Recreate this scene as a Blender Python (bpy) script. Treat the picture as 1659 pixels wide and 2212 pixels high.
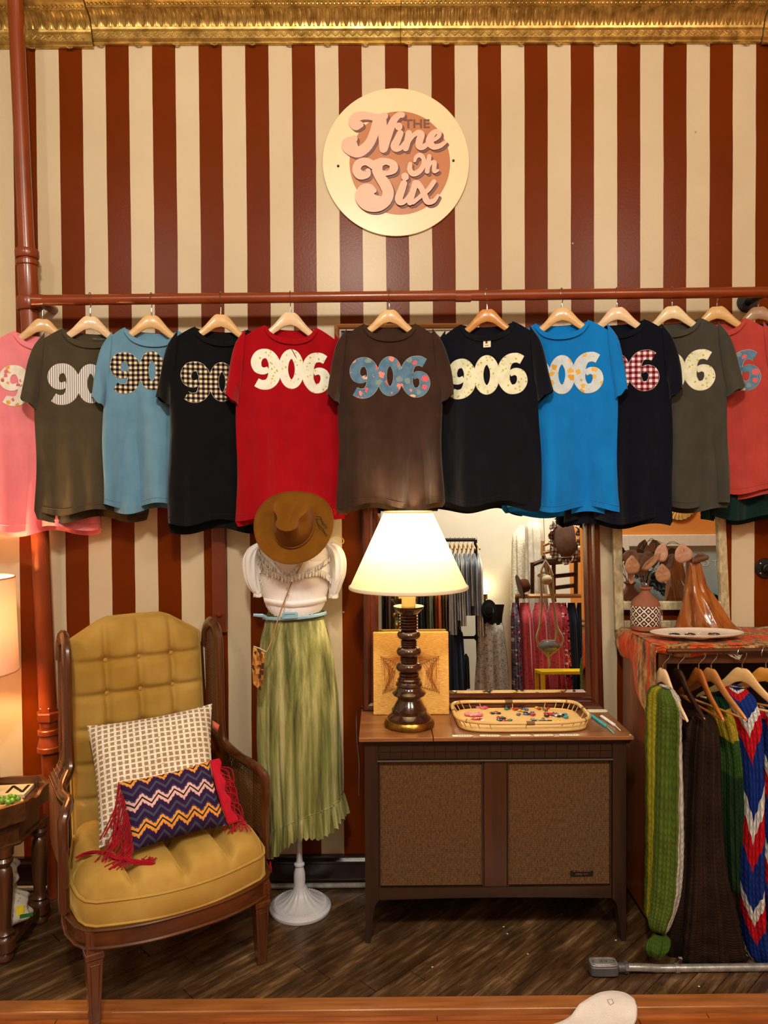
import bpy, math, random
from mathutils import Vector, Matrix
from math import sin, cos, pi, radians as RD, sqrt, exp
for o in list(bpy.data.objects): bpy.data.objects.remove(o)
random.seed(906)
SC = bpy.context.scene; COL = SC.collection
# ------------------------------------------------------------- camera
F = 1600.0; CAM = Vector((0, -3.0, 1.58))
pit, yaw, rol = RD(-1.1), RD(0.3), RD(0.35)
FW = Vector((sin(yaw)*cos(pit), cos(yaw)*cos(pit), sin(pit)))
R0 = FW.cross(Vector((0, 0, 1))).normalized(); U0 = R0.cross(FW)
RR = R0*cos(rol) - U0*sin(rol); UU = U0*cos(rol) + R0*sin(rol)
cd = bpy.data.cameras.new('camera'); cam = bpy.data.objects.new('camera', cd); COL.objects.link(cam)
cd.sensor_fit = 'VERTICAL'; cd.sensor_height = 36.0; cd.lens = F/2212*36.0; cd.clip_start = .05
m = Matrix((RR, UU, -FW)).transposed().to_4x4(); m.translation = CAM; cam.matrix_world = m
SC.camera = cam
def P(px, py, Y):
    d = FW + RR*((px-829.5)/F) - UU*((py-1106)/F)
    return CAM + d*((Y-CAM.y)/d.y)
def G(px, py, z=0.0):
    d = FW + RR*((px-829.5)/F) - UU*((py-1106)/F)
    return CAM + d*((z-CAM.z)/d.z)
TILT = RD(4.5); MP0 = Vector((0, -.093, .745)); MN = Vector((0, -cos(TILT), sin(TILT)))   # plane of the leaning mirror
def MIR(px, py, Yv, tilt=True):
    p = P(px, py, Yv)
    if not tilt: p.y = -.10-Yv; return p
    return p - MN*2*(p-MP0).dot(MN)
# ------------------------------------------------------------- world and room lights
SC.view_settings.view_transform = 'Standard'; SC.view_settings.look = 'None'
SC.view_settings.exposure = 0.0; SC.view_settings.gamma = 1.0; SC.view_settings.use_curve_mapping = False
w = bpy.data.worlds.new('world'); SC.world = w; w.use_nodes = True
w.node_tree.nodes['Background'].inputs[0].default_value = (1, .86, .68, 1)
w.node_tree.nodes['Background'].inputs[1].default_value = .12
def area(name, loc, tgt, size, power, col):
    l = bpy.data.lights.new(name, 'AREA'); l.shape = 'DISK'; l.size = size; l.energy = power; l.color = col
    o = bpy.data.objects.new(name, l); COL.objects.link(o); o.location = loc
    o.rotation_euler = (Vector(tgt)-Vector(loc)).to_track_quat('-Z', 'Y').to_euler(); return o
area('ceiling_spot_light', (-.15, -3.2, 3.45), (-.1, 0, 1.9), .28, 67, (1, .90, .75))
area('ceiling_spot_light', (-1.9, -3.6, 3.6), (-.6, 0, 1.5), .35, 18, (1, .90, .75))
area('ceiling_spot_light', (2.0, -3.5, 3.6), (.7, 0, 1.6), .35, 24, (1, .90, .75))
area('mirror_view_fill_light', (1.5, -3.25, 3.75), (1.8, -4.6, 1.3), .8, 125, (1, .93, .80))  # added fill, no real fixture: brightens the room reflected in the mirrors
def point(name, loc, power, col, r=.03):
    l = bpy.data.lights.new(name, 'POINT'); l.energy = power; l.color = col; l.shadow_soft_size = r
    o = bpy.data.objects.new(name, l); COL.objects.link(o); o.location = loc; return o
# ------------------------------------------------------------- object helpers
def tag(o, label=None, cat=None, group=None, kind=None):
    for k, v in (('label', label), ('category', cat), ('group', group), ('kind', kind)):
        if v: o[k] = v
    return o
def thing(name, loc, label, cat, rz=0, group=None):
    o = bpy.data.objects.new(name, None); COL.objects.link(o); o.empty_display_size = .05
    o.location = loc; o.rotation_euler = (0, 0, rz); return tag(o, label, cat, group)
def link(name, me, parent=None, loc=None, rot=None):
    o = bpy.data.objects.new(name, me); COL.objects.link(o)
    if parent: o.parent = parent
    if loc is not None: o.location = loc
    if rot is not None: o.rotation_euler = rot
    return o
def chain(o):
    mm = Matrix.Identity(4); p = o
    while p is not None:
        mm = (Matrix.Translation(p.location) @ p.rotation_euler.to_matrix().to_4x4()) @ mm; p = p.parent
    return mm
class MB:
    def __init__(s): s.v = []; s.f = []
    def add(s, vs, fs):
        n = len(s.v); s.v += [Vector(a) for a in vs]; s.f += [tuple(i+n for i in q) for q in fs]; return s
    def box(s, a, b, bev=0):
        x0, y0, z0 = [min(a[i], b[i]) for i in range(3)]; x1, y1, z1 = [max(a[i], b[i]) for i in range(3)]
        return s.add([(x0,y0,z0),(x1,y0,z0),(x1,y1,z0),(x0,y1,z0),(x0,y0,z1),(x1,y0,z1),(x1,y1,z1),(x0,y1,z1)],
            [(0,3,2,1),(4,5,6,7),(0,1,5,4),(1,2,6,5),(2,3,7,6),(3,0,4,7)])
    def lathe(s, prof, n=32, c=(0,0,0), sx=1, sy=1, cap=True, mod=None):
        vs = []; fs = []
        for (r, z) in prof:
            for i in range(n):
                a = 2*pi*i/n; q = r*(mod(a, r, z) if mod else 1)
                vs.append((c[0]+q*cos(a)*sx, c[1]+q*sin(a)*sy, c[2]+z))
        for j in range(len(prof)-1):
            for i in range(n): k = (i+1) % n; fs.append((j*n+i, j*n+k, (j+1)*n+k, (j+1)*n+i))
        if cap:
            fs.append(tuple(range(n))[::-1]); fs.append(tuple((len(prof)-1)*n+i for i in range(n)))
        return s.add(vs, fs)
    def tube(s, pts, r, n=8, closed=False, flat=None):
        pts = [Vector(p) for p in pts]; m_ = len(pts); rs = r if isinstance(r, (list, tuple)) else [r]*m_
        vs = []; fs = []; up = None
        for i, p in enumerate(pts):
            if closed: t = pts[(i+1) % m_]-pts[i-1]
            else: t = pts[min(i+1, m_-1)]-pts[max(i-1, 0)]
            t.normalize()
            if up is None:
                up = Vector((0, 0, 1)) if abs(t.z) < .9 else Vector((0, 1, 0))
            sd = t.cross(up)
            if sd.length < 1e-4: sd = t.cross(Vector((1, 0, 0)))
            sd.normalize(); u2 = sd.cross(t).normalized(); up = u2
            for k in range(n):
                a = 2*pi*k/n; ra = rs[i]; fl = flat or (1, 1)
                vs.append(p + sd*cos(a)*ra*fl[0] + u2*sin(a)*ra*fl[1])
        for i in range(m_ if closed else m_-1):
            j = (i+1) % m_
            for k in range(n): q = (k+1) % n; fs.append((i*n+k, i*n+q, j*n+q, j*n+k))
        if not closed: fs.append(tuple(range(n))[::-1]); fs.append(tuple((m_-1)*n+k for k in range(n)))
        return s.add(vs, fs)
    def grid(s, nu, nv, fn, cu=False, cv=False):
        vs = [fn(i/(nu if cu else nu-1), j/(nv if cv else nv-1)) for j in range(nv) for i in range(nu)]; fs = []
        for j in range(nv if cv else nv-1):
            for i in range(nu if cu else nu-1):
                a, b = (i+1) % nu, (j+1) % nv; fs.append((j*nu+i, j*nu+a, b*nu+a, b*nu+i))
        return s.add(vs, fs)
    def prism(s, poly, d, fn):          # poly 2D, depth d ; fn(x,y,t)->3D
        n = len(poly); vs = [fn(x, y, 0) for x, y in poly]+[fn(x, y, d) for x, y in poly]
        fs = [tuple(range(n)), tuple(range(2*n-1, n-1, -1))]+[((i+1) % n, i, n+i, n+(i+1) % n) for i in range(n)]
        return s.add(vs, fs)
    def sphere(s, c, r, n=12, m_=8, sc=(1,1,1)):
        pr = [(sin(pi*i/m_)*r*.999+1e-5, -cos(pi*i/m_)*r) for i in range(m_+1)]
        b = MB().lathe(pr, n, cap=False)
        return s.add([(c[0]+v.x*sc[0], c[1]+v.y*sc[1], c[2]+v.z*sc[2]) for v in b.v], b.f)
    def mesh(s, name, mat, smooth=True, bevel=0):
        me = bpy.data.meshes.new(name); me.from_pydata([tuple(v) for v in s.v], [], s.f)
        me.validate(); me.update()
        if mat: me.materials.append(mat)
        if smooth: me.shade_smooth()
        return me
    def build(s, name, mat, parent=None, smooth=True, world=False, bev=0, sol=0, sub=0, auto=35, loc=None):
        if world and parent is not None:
            inv = chain(parent).inverted(); s.v = [inv @ v for v in s.v]
        me = s.mesh(name, mat, smooth); o = link(name, me, parent, loc)
        if smooth and auto and not sub:
            try: me.set_sharp_from_angle(angle=RD(auto))
            except Exception: pass
        if sol: md = o.modifiers.new('s', 'SOLIDIFY'); md.thickness = sol; md.offset = 0
        if bev: md = o.modifiers.new('b', 'BEVEL'); md.width = bev; md.segments = 2; md.limit_method = 'ANGLE'
        if sub: md = o.modifiers.new('u', 'SUBSURF'); md.levels = sub; md.render_levels = sub
        return o
def spl(pts, n=8, closed=False):        # Catmull-Rom through tuples of any length
    out = []; L = len(pts)
    rng = range(L) if closed else range(L-1)
    for i in rng:
        p = [pts[(i+k-1) % L] if closed else pts[min(max(i+k-1, 0), L-1)] for k in range(4)]
        for j in range(n):
            t = j/n
            out.append(tuple(.5*(2*p[1][k]+(p[2][k]-p[0][k])*t+(2*p[0][k]-5*p[1][k]+4*p[2][k]-p[3][k])*t*t+(3*p[1][k]-p[0][k]-3*p[2][k]+p[3][k])*t**3) for k in range(len(pts[0]))))
    if not closed: out.append(tuple(pts[-1]))
    return out
def sm(a, b, x):
    t = max(0, min(1, (x-a)/(b-a))); return t*t*(3-2*t)
def piece(x, tab):
    if x <= tab[0][0]: return tab[0][1]
    for (a, va), (b, vb) in zip(tab, tab[1:]):
        if x <= b: return va+(vb-va)*(x-a)/(b-a)
    return tab[-1][1]
# ------------------------------------------------------------- materials
def lin(c):
    r = [(q/255)/12.92 if q <= 10.3 else ((q/255+.055)/1.055)**2.4 for q in c[:3]]; return (*r, 1)
class NT:
    def __init__(s, name, rough=.6, metal=0, coat=0, spec=.5):
        s.m = bpy.data.materials.new(name); s.m.use_nodes = True; s.t = s.m.node_tree; s.n = s.t.nodes; s.l = s.t.links
        s.b = s.n['Principled BSDF']; s.b.inputs['Roughness'].default_value = rough; s.b.inputs['Metallic'].default_value = metal
        s.b.inputs['Coat Weight'].default_value = coat; s.b.inputs['Coat Roughness'].default_value = .15
        s.b.inputs['Specular IOR Level'].default_value = spec
        s.tc = s.n.new('ShaderNodeTexCoord'); s.o = s.tc.outputs['Object']
        sp = s.n.new('ShaderNodeSeparateXYZ'); s.l.new(s.o, sp.inputs[0]); s.x, s.y, s.z = sp.outputs
    def inp(s, sock, v):
        if hasattr(v, 'is_linked'): s.l.new(v, sock)
        elif isinstance(v, (tuple, list)) and len(v) > 3 or not isinstance(v, (tuple, list)): sock.default_value = v
        else: sock.default_value = v
    def m2(s, op, a, b=0.0, c=None):
        n = s.n.new('ShaderNodeMath'); n.operation = op; s.inp(n.inputs[0], a); s.inp(n.inputs[1], b)
        if c is not None: s.inp(n.inputs[2], c)
        return n.outputs[0]
    def mapv(s, sc=(1,1,1), rot=(0,0,0), src=None):
        n = s.n.new('ShaderNodeMapping'); n.inputs['Scale'].default_value = sc; n.inputs['Rotation'].default_value = rot
        s.l.new(src or s.o, n.inputs[0]); return n.outputs[0]
    def noise(s, scale, det=4, v=None, rough=.55):
        n = s.n.new('ShaderNodeTexNoise'); n.inputs['Scale'].default_value = scale; n.inputs['Detail'].default_value = det
        n.inputs['Roughness'].default_value = rough; s.l.new(v or s.o, n.inputs['Vector']); return n.outputs[0]
    def vor(s, scale, v=None, feat='F1'):
        n = s.n.new('ShaderNodeTexVoronoi'); n.inputs['Scale'].default_value = scale; n.feature = feat
        s.l.new(v or s.o, n.inputs['Vector']); return n.outputs['Distance'], n.outputs.get('Color')
    def ramp(s, f, stops, const=False):
        n = s.n.new('ShaderNodeValToRGB'); r = n.color_ramp; r.interpolation = 'CONSTANT' if const else 'LINEAR'
        while len(r.elements) < len(stops): r.elements.new(.5)
        for e, (p, c) in zip(r.elements, sorted(stops, key=lambda q: q[0])): e.position = p
        for e, (p, c) in zip(r.elements, sorted(stops, key=lambda q: q[0])): e.color = lin(c) if len(c) == 3 else c
        s.l.new(f, n.inputs[0]); return n.outputs[0]
    def mix(s, f, a, b, op='MIX'):
        n = s.n.new('ShaderNodeMix'); n.data_type = 'RGBA'; n.blend_type = op
        s.inp(n.inputs[0], f)
        for k, q in ((6, a), (7, b)):
            if isinstance(q, tuple): n.inputs[k].default_value = lin(q) if len(q) == 3 else q
            else: s.l.new(q, n.inputs[k])
        return n.outputs[2]
    def sw(s, v, period, duty=.5, off=0.0):      # square wave 1 inside duty
        f = s.m2('FRACT', s.m2('ADD', s.m2('DIVIDE', v, period), off)); return s.m2('LESS_THAN', f, duty)
    def tri(s, v, period):
        return s.m2('PINGPONG', v, period/2)
    def col(s, c):
        if isinstance(c, tuple): s.b.inputs['Base Color'].default_value = lin(c)
        else: s.l.new(c, s.b.inputs['Base Color'])
        return s
    def bump(s, h, st=.3, dist=.002):
        n = s.n.new('ShaderNodeBump'); n.inputs['Strength'].default_value = st; n.inputs['Distance'].default_value = dist
        s.l.new(h, n.inputs['Height']); s.l.new(n.outputs[0], s.b.inputs['Normal']); return s
def simple(name, c, c2=None, rough=.6, metal=0, sc=20, st=(1,1,1), bs=None, bst=.2, bd=.002, coat=0, spec=.5, sheen=0, det=4):
    t = NT(name, rough, metal, coat, spec); v = t.mapv(st)
    c2 = c2 or tuple(int(q*.82) for q in c)
    n = t.noise(sc, det, v); t.col(t.ramp(n, [(.3, c2), (.7, c)]))
    t.bump(t.noise(bs or sc*6, 3, v), bst, bd)
    if sheen: t.b.inputs['Sheen Weight'].default_value = sheen; t.b.inputs['Sheen Roughness'].default_value = .4
    return t.m
def cloth(name, c, c2=None, sheen=.15): return simple(name, c, c2, .95, sc=14, bs=900, bst=.35, bd=.0006, spec=.15, sheen=sheen)
def wood(name, c, c2, ax='x', rough=.35, coat=.3, sc=14, rat=12):
    st = {'x': (1, rat, rat), 'y': (rat, 1, rat), 'z': (rat, rat, 1)}[ax]
    return simple(name, c, c2, rough, sc=sc*.25, st=st, bs=sc, bst=.12, bd=.001, coat=coat, det=7)
W_DARK = wood('walnut', (92, 50, 26), (52, 26, 12), 'x'); W_DARKZ = wood('walnut_upright', (84, 44, 22), (46, 22, 10), 'z')
W_RED = wood('mahogany', (90, 36, 18), (48, 16, 8), 'z', .22, .6); W_REDX = wood('mahogany_rail', (90, 36, 18), (48, 16, 8), 'x', .22, .6)
W_BEECH = wood('beech', (226, 186, 128), (205, 160, 100), 'x', .4); W_PALE = wood('pale_beech', (232, 205, 168), (214, 178, 132), 'x', .45)
CHROME = simple('steel_wire', (200, 196, 190), (160, 156, 150), .22, 1.0)
BRASS = simple('aged_brass', (170, 130, 62), (110, 80, 30), .28, 1.0, sc=30)
BLACK = simple('black_metal', (26, 25, 26), (16, 16, 17), .45, .3)
WHITE = simple('white_paint', (225, 222, 216), (205, 202, 196), .4, sc=8, bs=40, bst=.15)
CARD = simple('card_paper', (236, 226, 200), (226, 214, 186), .8)
PIPE = simple('painted_pipe', (138, 58, 18), (116, 46, 12), .33, sc=6, bs=60, bst=.12, coat=.25)
def text(body, size, mat, parent, loc, rot=(pi/2, 0, 0), ext=.0004, name='lettering', shear=0, sx=1, bold=0, flip=False):
    c = bpy.data.curves.new(name, 'FONT'); c.body = body; c.size = size; c.align_x = 'CENTER'; c.align_y = 'CENTER'
    c.extrude = ext; c.shear = shear; c.offset = bold; c.resolution_u = 3
    t = bpy.data.objects.new('tmp', c); COL.objects.link(t)
    me = bpy.data.meshes.new_from_object(t.evaluated_get(bpy.context.evaluated_depsgraph_get()))
    bpy.data.objects.remove(t); me.materials.clear(); me.materials.append(mat)
    for v in me.vertices: v.co.x *= sx*(-1 if flip else 1)
    o = link(name, me, parent, loc, rot); return o
def ribbon(pts, fn, na=2, capr=True, n=8):   # flat stroke with width; pts (x,y,w) ; fn(x,y,t)
    s_ = spl(pts, n); b = MB(); L = []; N_ = len(s_)
    for i, (x, y, w_) in enumerate(s_):
        a = s_[max(i-1, 0)]; c = s_[min(i+1, N_-1)]; tx, ty = c[0]-a[0], c[1]-a[1]; q = math.hypot(tx, ty) or 1
        L.append((x, y, w_, tx/q, ty/q, i/(N_-1)))
    vs = [fn(x-ty*w_*(k/na-.5), y+tx*w_*(k/na-.5), t) for x, y, w_, tx, ty, t in L for k in range(na+1)]; fs = []
    for i in range(N_-1):
        for k in range(na): j = i*(na+1)+k; fs.append((j, j+1, j+na+2, j+na+1))
    b.add(vs, fs)
    if capr:
        for (x, y, w_, tx, ty, t), sg in ((L[0], -1), (L[-1], 1)):
            b.add([fn(x+w_/2*(cos(a)*tx*sg-sin(a)*ty), y+w_/2*(cos(a)*ty*sg+sin(a)*tx), t) for a in [pi*(i/10-.5) for i in range(11)]], [tuple(range(11))])
    return b
# ============================================================= STRUCTURE
XL, XR, ZC = -2.6, 4.1, 3.95
x834 = P(834.5, 620, 0).x; pair = (P(1437, 620, 0).x-P(238.5, 620, 0).x)/12.0
t = NT('striped_wall_paint', 0.28, spec=.11)
wob = t.m2('MULTIPLY', t.m2('SUBTRACT', t.noise(2.0, 3, t.mapv((.6, 1, 1.6))), .5), .006)
mk = t.sw(t.m2('ADD', t.m2('SUBTRACT', t.x, x834-40*pair), wob), pair, .5)
nz = t.noise(3, 5)
red = t.ramp(nz, [(.3, (98, 37, 0)), (.7, (108, 42, 2))]); cream = t.ramp(nz, [(.3, (200, 182, 152)), (.7, (208, 191, 162))])
t.col(t.mix(mk, cream, red)); t.bump(t.m2('ADD', t.noise(90, 4), t.m2('MULTIPLY', mk, .6)), .22, .0012)
MB().box((XL, 0, -.02), (XR, .1, ZC)).build('wall_back', t.m, smooth=False)['kind'] = 'structure'
PLASTER = simple('cream_plaster', (222, 214, 196), (212, 204, 186), .8, sc=3, bs=60)
ORANGE = simple('orange_wall_paint', (214, 140, 62), (204, 130, 54), .7, sc=3, bs=60)
MB().box((XL-.1, -7.6, -.2), (XL, .1, ZC)).build('wall_left', PLASTER, smooth=False)['kind'] = 'structure'
MB().box((XR, -7.6, -.2), (XR+.1, .1, ZC)).build('wall_right', ORANGE, smooth=False)['kind'] = 'structure'
MB().box((XL-.1, -7.7, -.2), (XR+.1, -7.6, ZC)).build('wall_front', PLASTER, smooth=False)['kind'] = 'structure'
MB().box((XL-.1, -7.7, ZC), (XR+.1, .1, ZC+.1)).build('ceiling', simple('ceiling_tin', (170, 150, 110), (150, 130, 90), .5), smooth=False)['kind'] = 'structure'
# floor of the display area: diagonal worn planks, border board, then orange boards
YE = G(830, 2154, 0).y; YN = G(830, 2181, 0).y
SUB = simple('floor_underlay', (26, 18, 12), rough=.9)
fl = MB().box((XL, YE, -.05), (XR, 0, -.012)).build('floor', SUB, smooth=False); fl['kind'] = 'structure'
def plankmat(name, a, b, c, ang, rough=.32, sc=3.2):
    t = NT(name, rough, 0, .12); r0_ = t.mapv((1, 1, 1), (0, 0, -ang)); v = t.mapv((1.1, 11, 1), src=r0_); v2 = t.mapv((1.6, 4.5, 1), src=r0_)
    oi = t.n.new('ShaderNodeObjectInfo'); n1 = t.noise(sc, 9, v, .7); n2 = t.noise(2.2, 5, v2, .6)
    g = t.ramp(n1, [(.36, a), (.52, b), (.68, c)]); g = t.mix(t.ramp(n2, [(.42, (0, 0, 0)), (.62, (255, 255, 255))]), t.mix(.75, g, a), g)
    g = t.mix(t.m2('MULTIPLY', oi.outputs['Random'], .35), g, a); t.col(g); t.bump(n1, .5, .002)
    t.l.new(t.ramp(n2, [(.3, (110, 110, 110)), (.7, (175, 175, 175))]), t.b.inputs['Roughness']); return t.m
PLK = plankmat('worn_plank', (52, 34, 20), (104, 74, 46), (172, 138, 98), RD(45))
def clip(poly, ax, val, keep_less):
    out = []
    for i in range(len(poly)):
        a, b = poly[i], poly[(i+1) % len(poly)]; ia = (a[ax] <= val) == keep_less; ib = (b[ax] <= val) == keep_less
        if ia: out.append(a)
        if ia != ib:
            k = (val-a[ax])/(b[ax]-a[ax]); out.append((a[0]+(b[0]-a[0])*k, a[1]+(b[1]-a[1])*k))
    return out
def poly_area(p): return abs(sum(p[i-1][0]*p[i][1]-p[i][0]*p[i-1][1] for i in range(len(p))))/2
def planks(ang, wd, lens, x0, x1, y0, y1, mat, parent, top=0.0, gap=.0032):
    c, s = cos(ang), sin(ang); R = 6
    k = -int(R/wd); us = random.random()
    for k in range(-int(R/wd), int(R/wd)):
        v = k*wd; us = -R+random.random()*lens[1]
        while us < R:
            ln = random.uniform(*lens); q = []
            for (u_, v_) in ((us, v), (us+ln-gap, v), (us+ln-gap, v+wd-gap), (us, v+wd-gap)):
                q.append((u_*c-v_*s, u_*s+v_*c))
            us += ln
            for ax, val, kl in ((0, x0, False), (0, x1, True), (1, y0, False), (1, y1, True)):
                q = clip(q, ax, val, kl)
                if not q: break
            if len(q) < 3 or poly_area(q) < 2e-4: continue
            dz = top-random.uniform(0, .0022)
            MB().prism(q[::-1] if False else q, .012, lambda x, y, t_: (x, y, dz-t_)).build('plank', mat, parent, smooth=False)
planks(RD(44), .076, (.7, 1.6), -1.75, 1.75, YE+.001, -.022, PLK, fl)
NOSE = wood('border_board', (172, 108, 56), (134, 78, 36), 'x', .3, .4, 18)
b = MB(); n_ = 7
prof = [(YE, -.03), (YE, .0005)]+[(YN+.006-.006*sin(a), -.0055+.006*cos(a)) for a in [i*pi/2/5 for i in range(6)]]+[(YN, -.05)]
b.prism([(y, z) for y, z in prof], XR-XL, lambda y, z, t_: (XL+t_, y, z)); tr = b.build('trim_1', NOSE, smooth=True, auto=30); tr['kind'] = 'structure'
OB = wood('orange_floorboard', (176, 100, 40), (128, 62, 22), 'x', .28, .4, 16)
f2 = MB().box((XL, -7.6, -.2), (XR, YN-.0005, -.032)).build('floor_front', wood('floor_far', (150, 84, 36), (110, 56, 22), 'x'), smooth=False); f2['kind'] = 'structure'
random.seed(5); planks(0, .085, (.55, 1.3), -1.5, 1.5, YN-.35, YN-.001, OB, f2, top=-.018)
# baseboard
BBM = simple('dark_baseboard', (46, 20, 14), (30, 12, 8), .25, sc=4, coat=.5)
zb = P(700, 1850, -.02).z
b = MB().prism([(0, 0), (-.018, 0), (-.018, zb-.035), (-.022, zb-.03), (-.022, zb-.022), (-.012, zb-.010), (-.018, zb-.006), (-.018, zb), (0, zb)], XR-XL, lambda y, z, t_: (XL+t_, y, z+.001))
b.build('baseboard_back', BBM, smooth=False)['kind'] = 'structure'
# pressed tin cornice
GOLD = NT('gold_tin', .34, .75); g = GOLD.noise(26, 6); g2 = GOLD.noise(3, 3)
GOLD.col(GOLD.mix(g2, GOLD.ramp(g, [(.3, (134, 108, 50)), (.7, (206, 174, 100))]), GOLD.ramp(g, [(.3, (156, 122, 54)), (.7, (230, 194, 116))]), )); GOLD.bump(g, .25, .002); GOLD = GOLD.m
zb0 = P(830, 95, -.01).z
def cz(py, Y): return P(830, py, Y).z-zb0
prof = [(0, 0), (.010, 0), (.014, .003), (.014, .007), (.010, .010), (.016, .013), (.020, .018), (.022, .020), (.024, .042), (.028, .045), (.030, .048)]
cove = [(.031+.055*(1-cos(a)), .050+.05*sin(a)) for a in [i*pi/2/9 for i in range(10)]]
prof2 = cove+[(.089, .101), (.092, .105), (.089, .109), (.094, .112), (.110, .118), (.113, .123), (.15, .130), (.154, .136), (.26, .20), (.36, .235), (.37, .5)]
full = prof+prof2
X0, X1 = P(205, 90, 0).x, P(1640, 90, 0).x
def cornice(name, xa, xb, dz, dy, flutes=True):
    b = MB(); b.prism([(-.0, .5)]+[(0, 0)]+full[1:], xb-xa, lambda d, z, t_: (xa+t_, -d-dy, zb0+z+dz)); 
    root = b.build(name, GOLD, smooth=True, auto=50); root['kind'] = 'structure'
    if not flutes: return root
    b = MB(); step = .0365; x = xa+.02
    while x < xb-.02:                     # gadroon lobes over the cove, tongue ridges between
        vs = []; 
        for i, (d, z) in enumerate(cove[1:-1]):
            e = sin(pi*(i+.6)/8.2)**.5
            for k in range(5):
                a = pi*k/4; vs.append((x-.0105*cos(a)*e, -d-dy-.0065*sin(a)*e, zb0+z+dz-.003*sin(a)*e))
        fs = [(r*5+k, r*5+k+1, r*5+k+6, r*5+k+5) for r in range(7) for k in range(4)]
        b.add(vs, fs)
        b.tube([(x+step/2, -d-dy-.001, zb0+z+dz) for d, z in cove[1:-1]], .0035, 5)
        x += step
    o = b.build('gadroon_relief', GOLD, root); o['kind'] = 'stuff'
    b = MB(); x = xa+.01; s = .034; k = 0
    while x < xb-.04:
        za, zc = (.024, .040) if k % 2 == 0 else (.040, .024)
        b.tube([(x, -.0235-dy, zb0+za+dz), (x+s/2, -.0235-dy, zb0+zc+dz)], .0026, 5)
        if k % 2 == 0: b.sphere((x+s/2, -.0225-dy, zb0+.025+dz), .004, 6, 4); b.sphere((x, -.0235-dy, zb0+.039+dz), .004, 6, 4)
        x += s/2; k += 1
    o = b.build('zigzag_relief', GOLD, root); o['kind'] = 'stuff'
    b = MB(); x = xa+.006
    while x < xb-.01: b.sphere((x, -.093-dy, zb0+.105+dz), .0045, 6, 4); b.sphere((x+.008, -.130-dy, zb0+.126+dz), .007, 8, 4, (1, 1, .5)); x += .0165
    o = b.build('bead_relief', GOLD, root); o['kind'] = 'stuff'
    b = MB(); x = xa+.03
    while x < xb: b.tube([(x-.014, -.016-dy, zb0-.001+dz), (x, -.017-dy, zb0-.006+dz), (x+.012, -.016-dy, zb0-.002+dz)], .0035, 6); x += .15
    o = b.build('nailing_lip', GOLD, root); o['kind'] = 'stuff'
    return root
cornice('trim_2', X0, P(865, 90, 0).x-.001, 0, 0); cornice('trim_3', P(865, 90, 0).x+.001, X1, 0, .001)
cornice('trim_4', XL, X0-.003, -.012, .002); cornice('trim_5', X1+.003, XR, -.008, .012)
# ------------------------------------------------------------- standpipe at the left
Yp = -.118
a0, a1 = P(33, 5, Yp), P(117, 1960, Yp)
top = P(23, -220, -.135); bot = P(122, 1925, -.045); bot.z = 0.0
def onp(py):
    t_ = (P(60, py, Yp).z-bot.z)/(top.z-bot.z); return bot+(top-bot)*t_
tp = thing('standpipe', bot, 'tall terracotta-painted iron pipe standing against the left of the striped wall', 'pipe')
pp = [bot+(top-bot)*(i/24) for i in range(25)]
b = MB().tube(pp, [.0285 if p.z > P(60, 560, Yp).z else .0335 for p in pp], 16); b.build('pipe', PIPE, tp, world=True)
def coll(pya, pyb, r, name, n=20, hexa=False):
    p, q = onp(pya), onp(pyb); bb = MB().tube([p, p+(q-p)*.15, p+(q-p)*.85, q], [r*.93, r, r, r*.93], 6 if hexa else n)
    bb.build(name, PIPE, tp, world=True, smooth=not hexa)
for a_ in ((537, 556, .044, 'collar', 20), (556, 640, .0375, 'coupling', 20), (640, 668, .046, 'collar', 20), (560, 572, .043, 'collar', 20),
           (1545, 1566, .046, 'union_nut', 6, True), (1534, 1545, .036, 'collar', 8, True), (1566, 1582, .034, 'collar'), (1583, 1596, .042, 'collar'), (1620, 1634, .047, 'collar')):
    coll(*a_[:4], hexa=len(a_) > 5)
p, q = onp(1590), onp(1630); MB().tube([p+(q-p)*i/8 for i in range(9)], [.034+.012*sm(0, 1, i/8) for i in range(9)], 20).build('coupling', PIPE, tp, world=True)
# hanging rail
YR = -.15
ra, rb = P(78, 649, YR), P(1668, 631, YR)
tr_ = thing('clothes_rail', ra, 'long rust-painted pipe rail fixed along the striped wall, shirts hanging on it', 'rail')
MB().tube([ra, rb], .0205, 16).build('rail', PIPE, tr_, world=True)
c_ = P(1000, 640, YR); MB().tube([c_-Vector((.03, 0, 0)), c_+Vector((.03, 0, 0))], .0222, 16).build('coupling', PIPE, tr_, world=True)
MB().tube([ra-Vector((.012, 0, 0)), ra+Vector((.03, 0, 0))], [.026, .021], 16).build('elbow', PIPE, tr_, world=True)
MB().tube([ra+Vector((.004, 0, 0)), Vector((ra.x+.004, -.003, ra.z))], .0165, 12).build('bracket', PIPE, tr_, world=True)
q = P(1654, 632, YR)
MB().tube([q, Vector((q.x, -.004, q.z))], .014, 12).tube([Vector((q.x, -.012, q.z)), Vector((q.x, -.001, q.z))], .04, 20).build('bracket', BLACK, tr_, world=True)
def rail_z(X): return ra.z+(rb.z-ra.z)*(X-ra.x)/(rb.x-ra.x)
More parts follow.
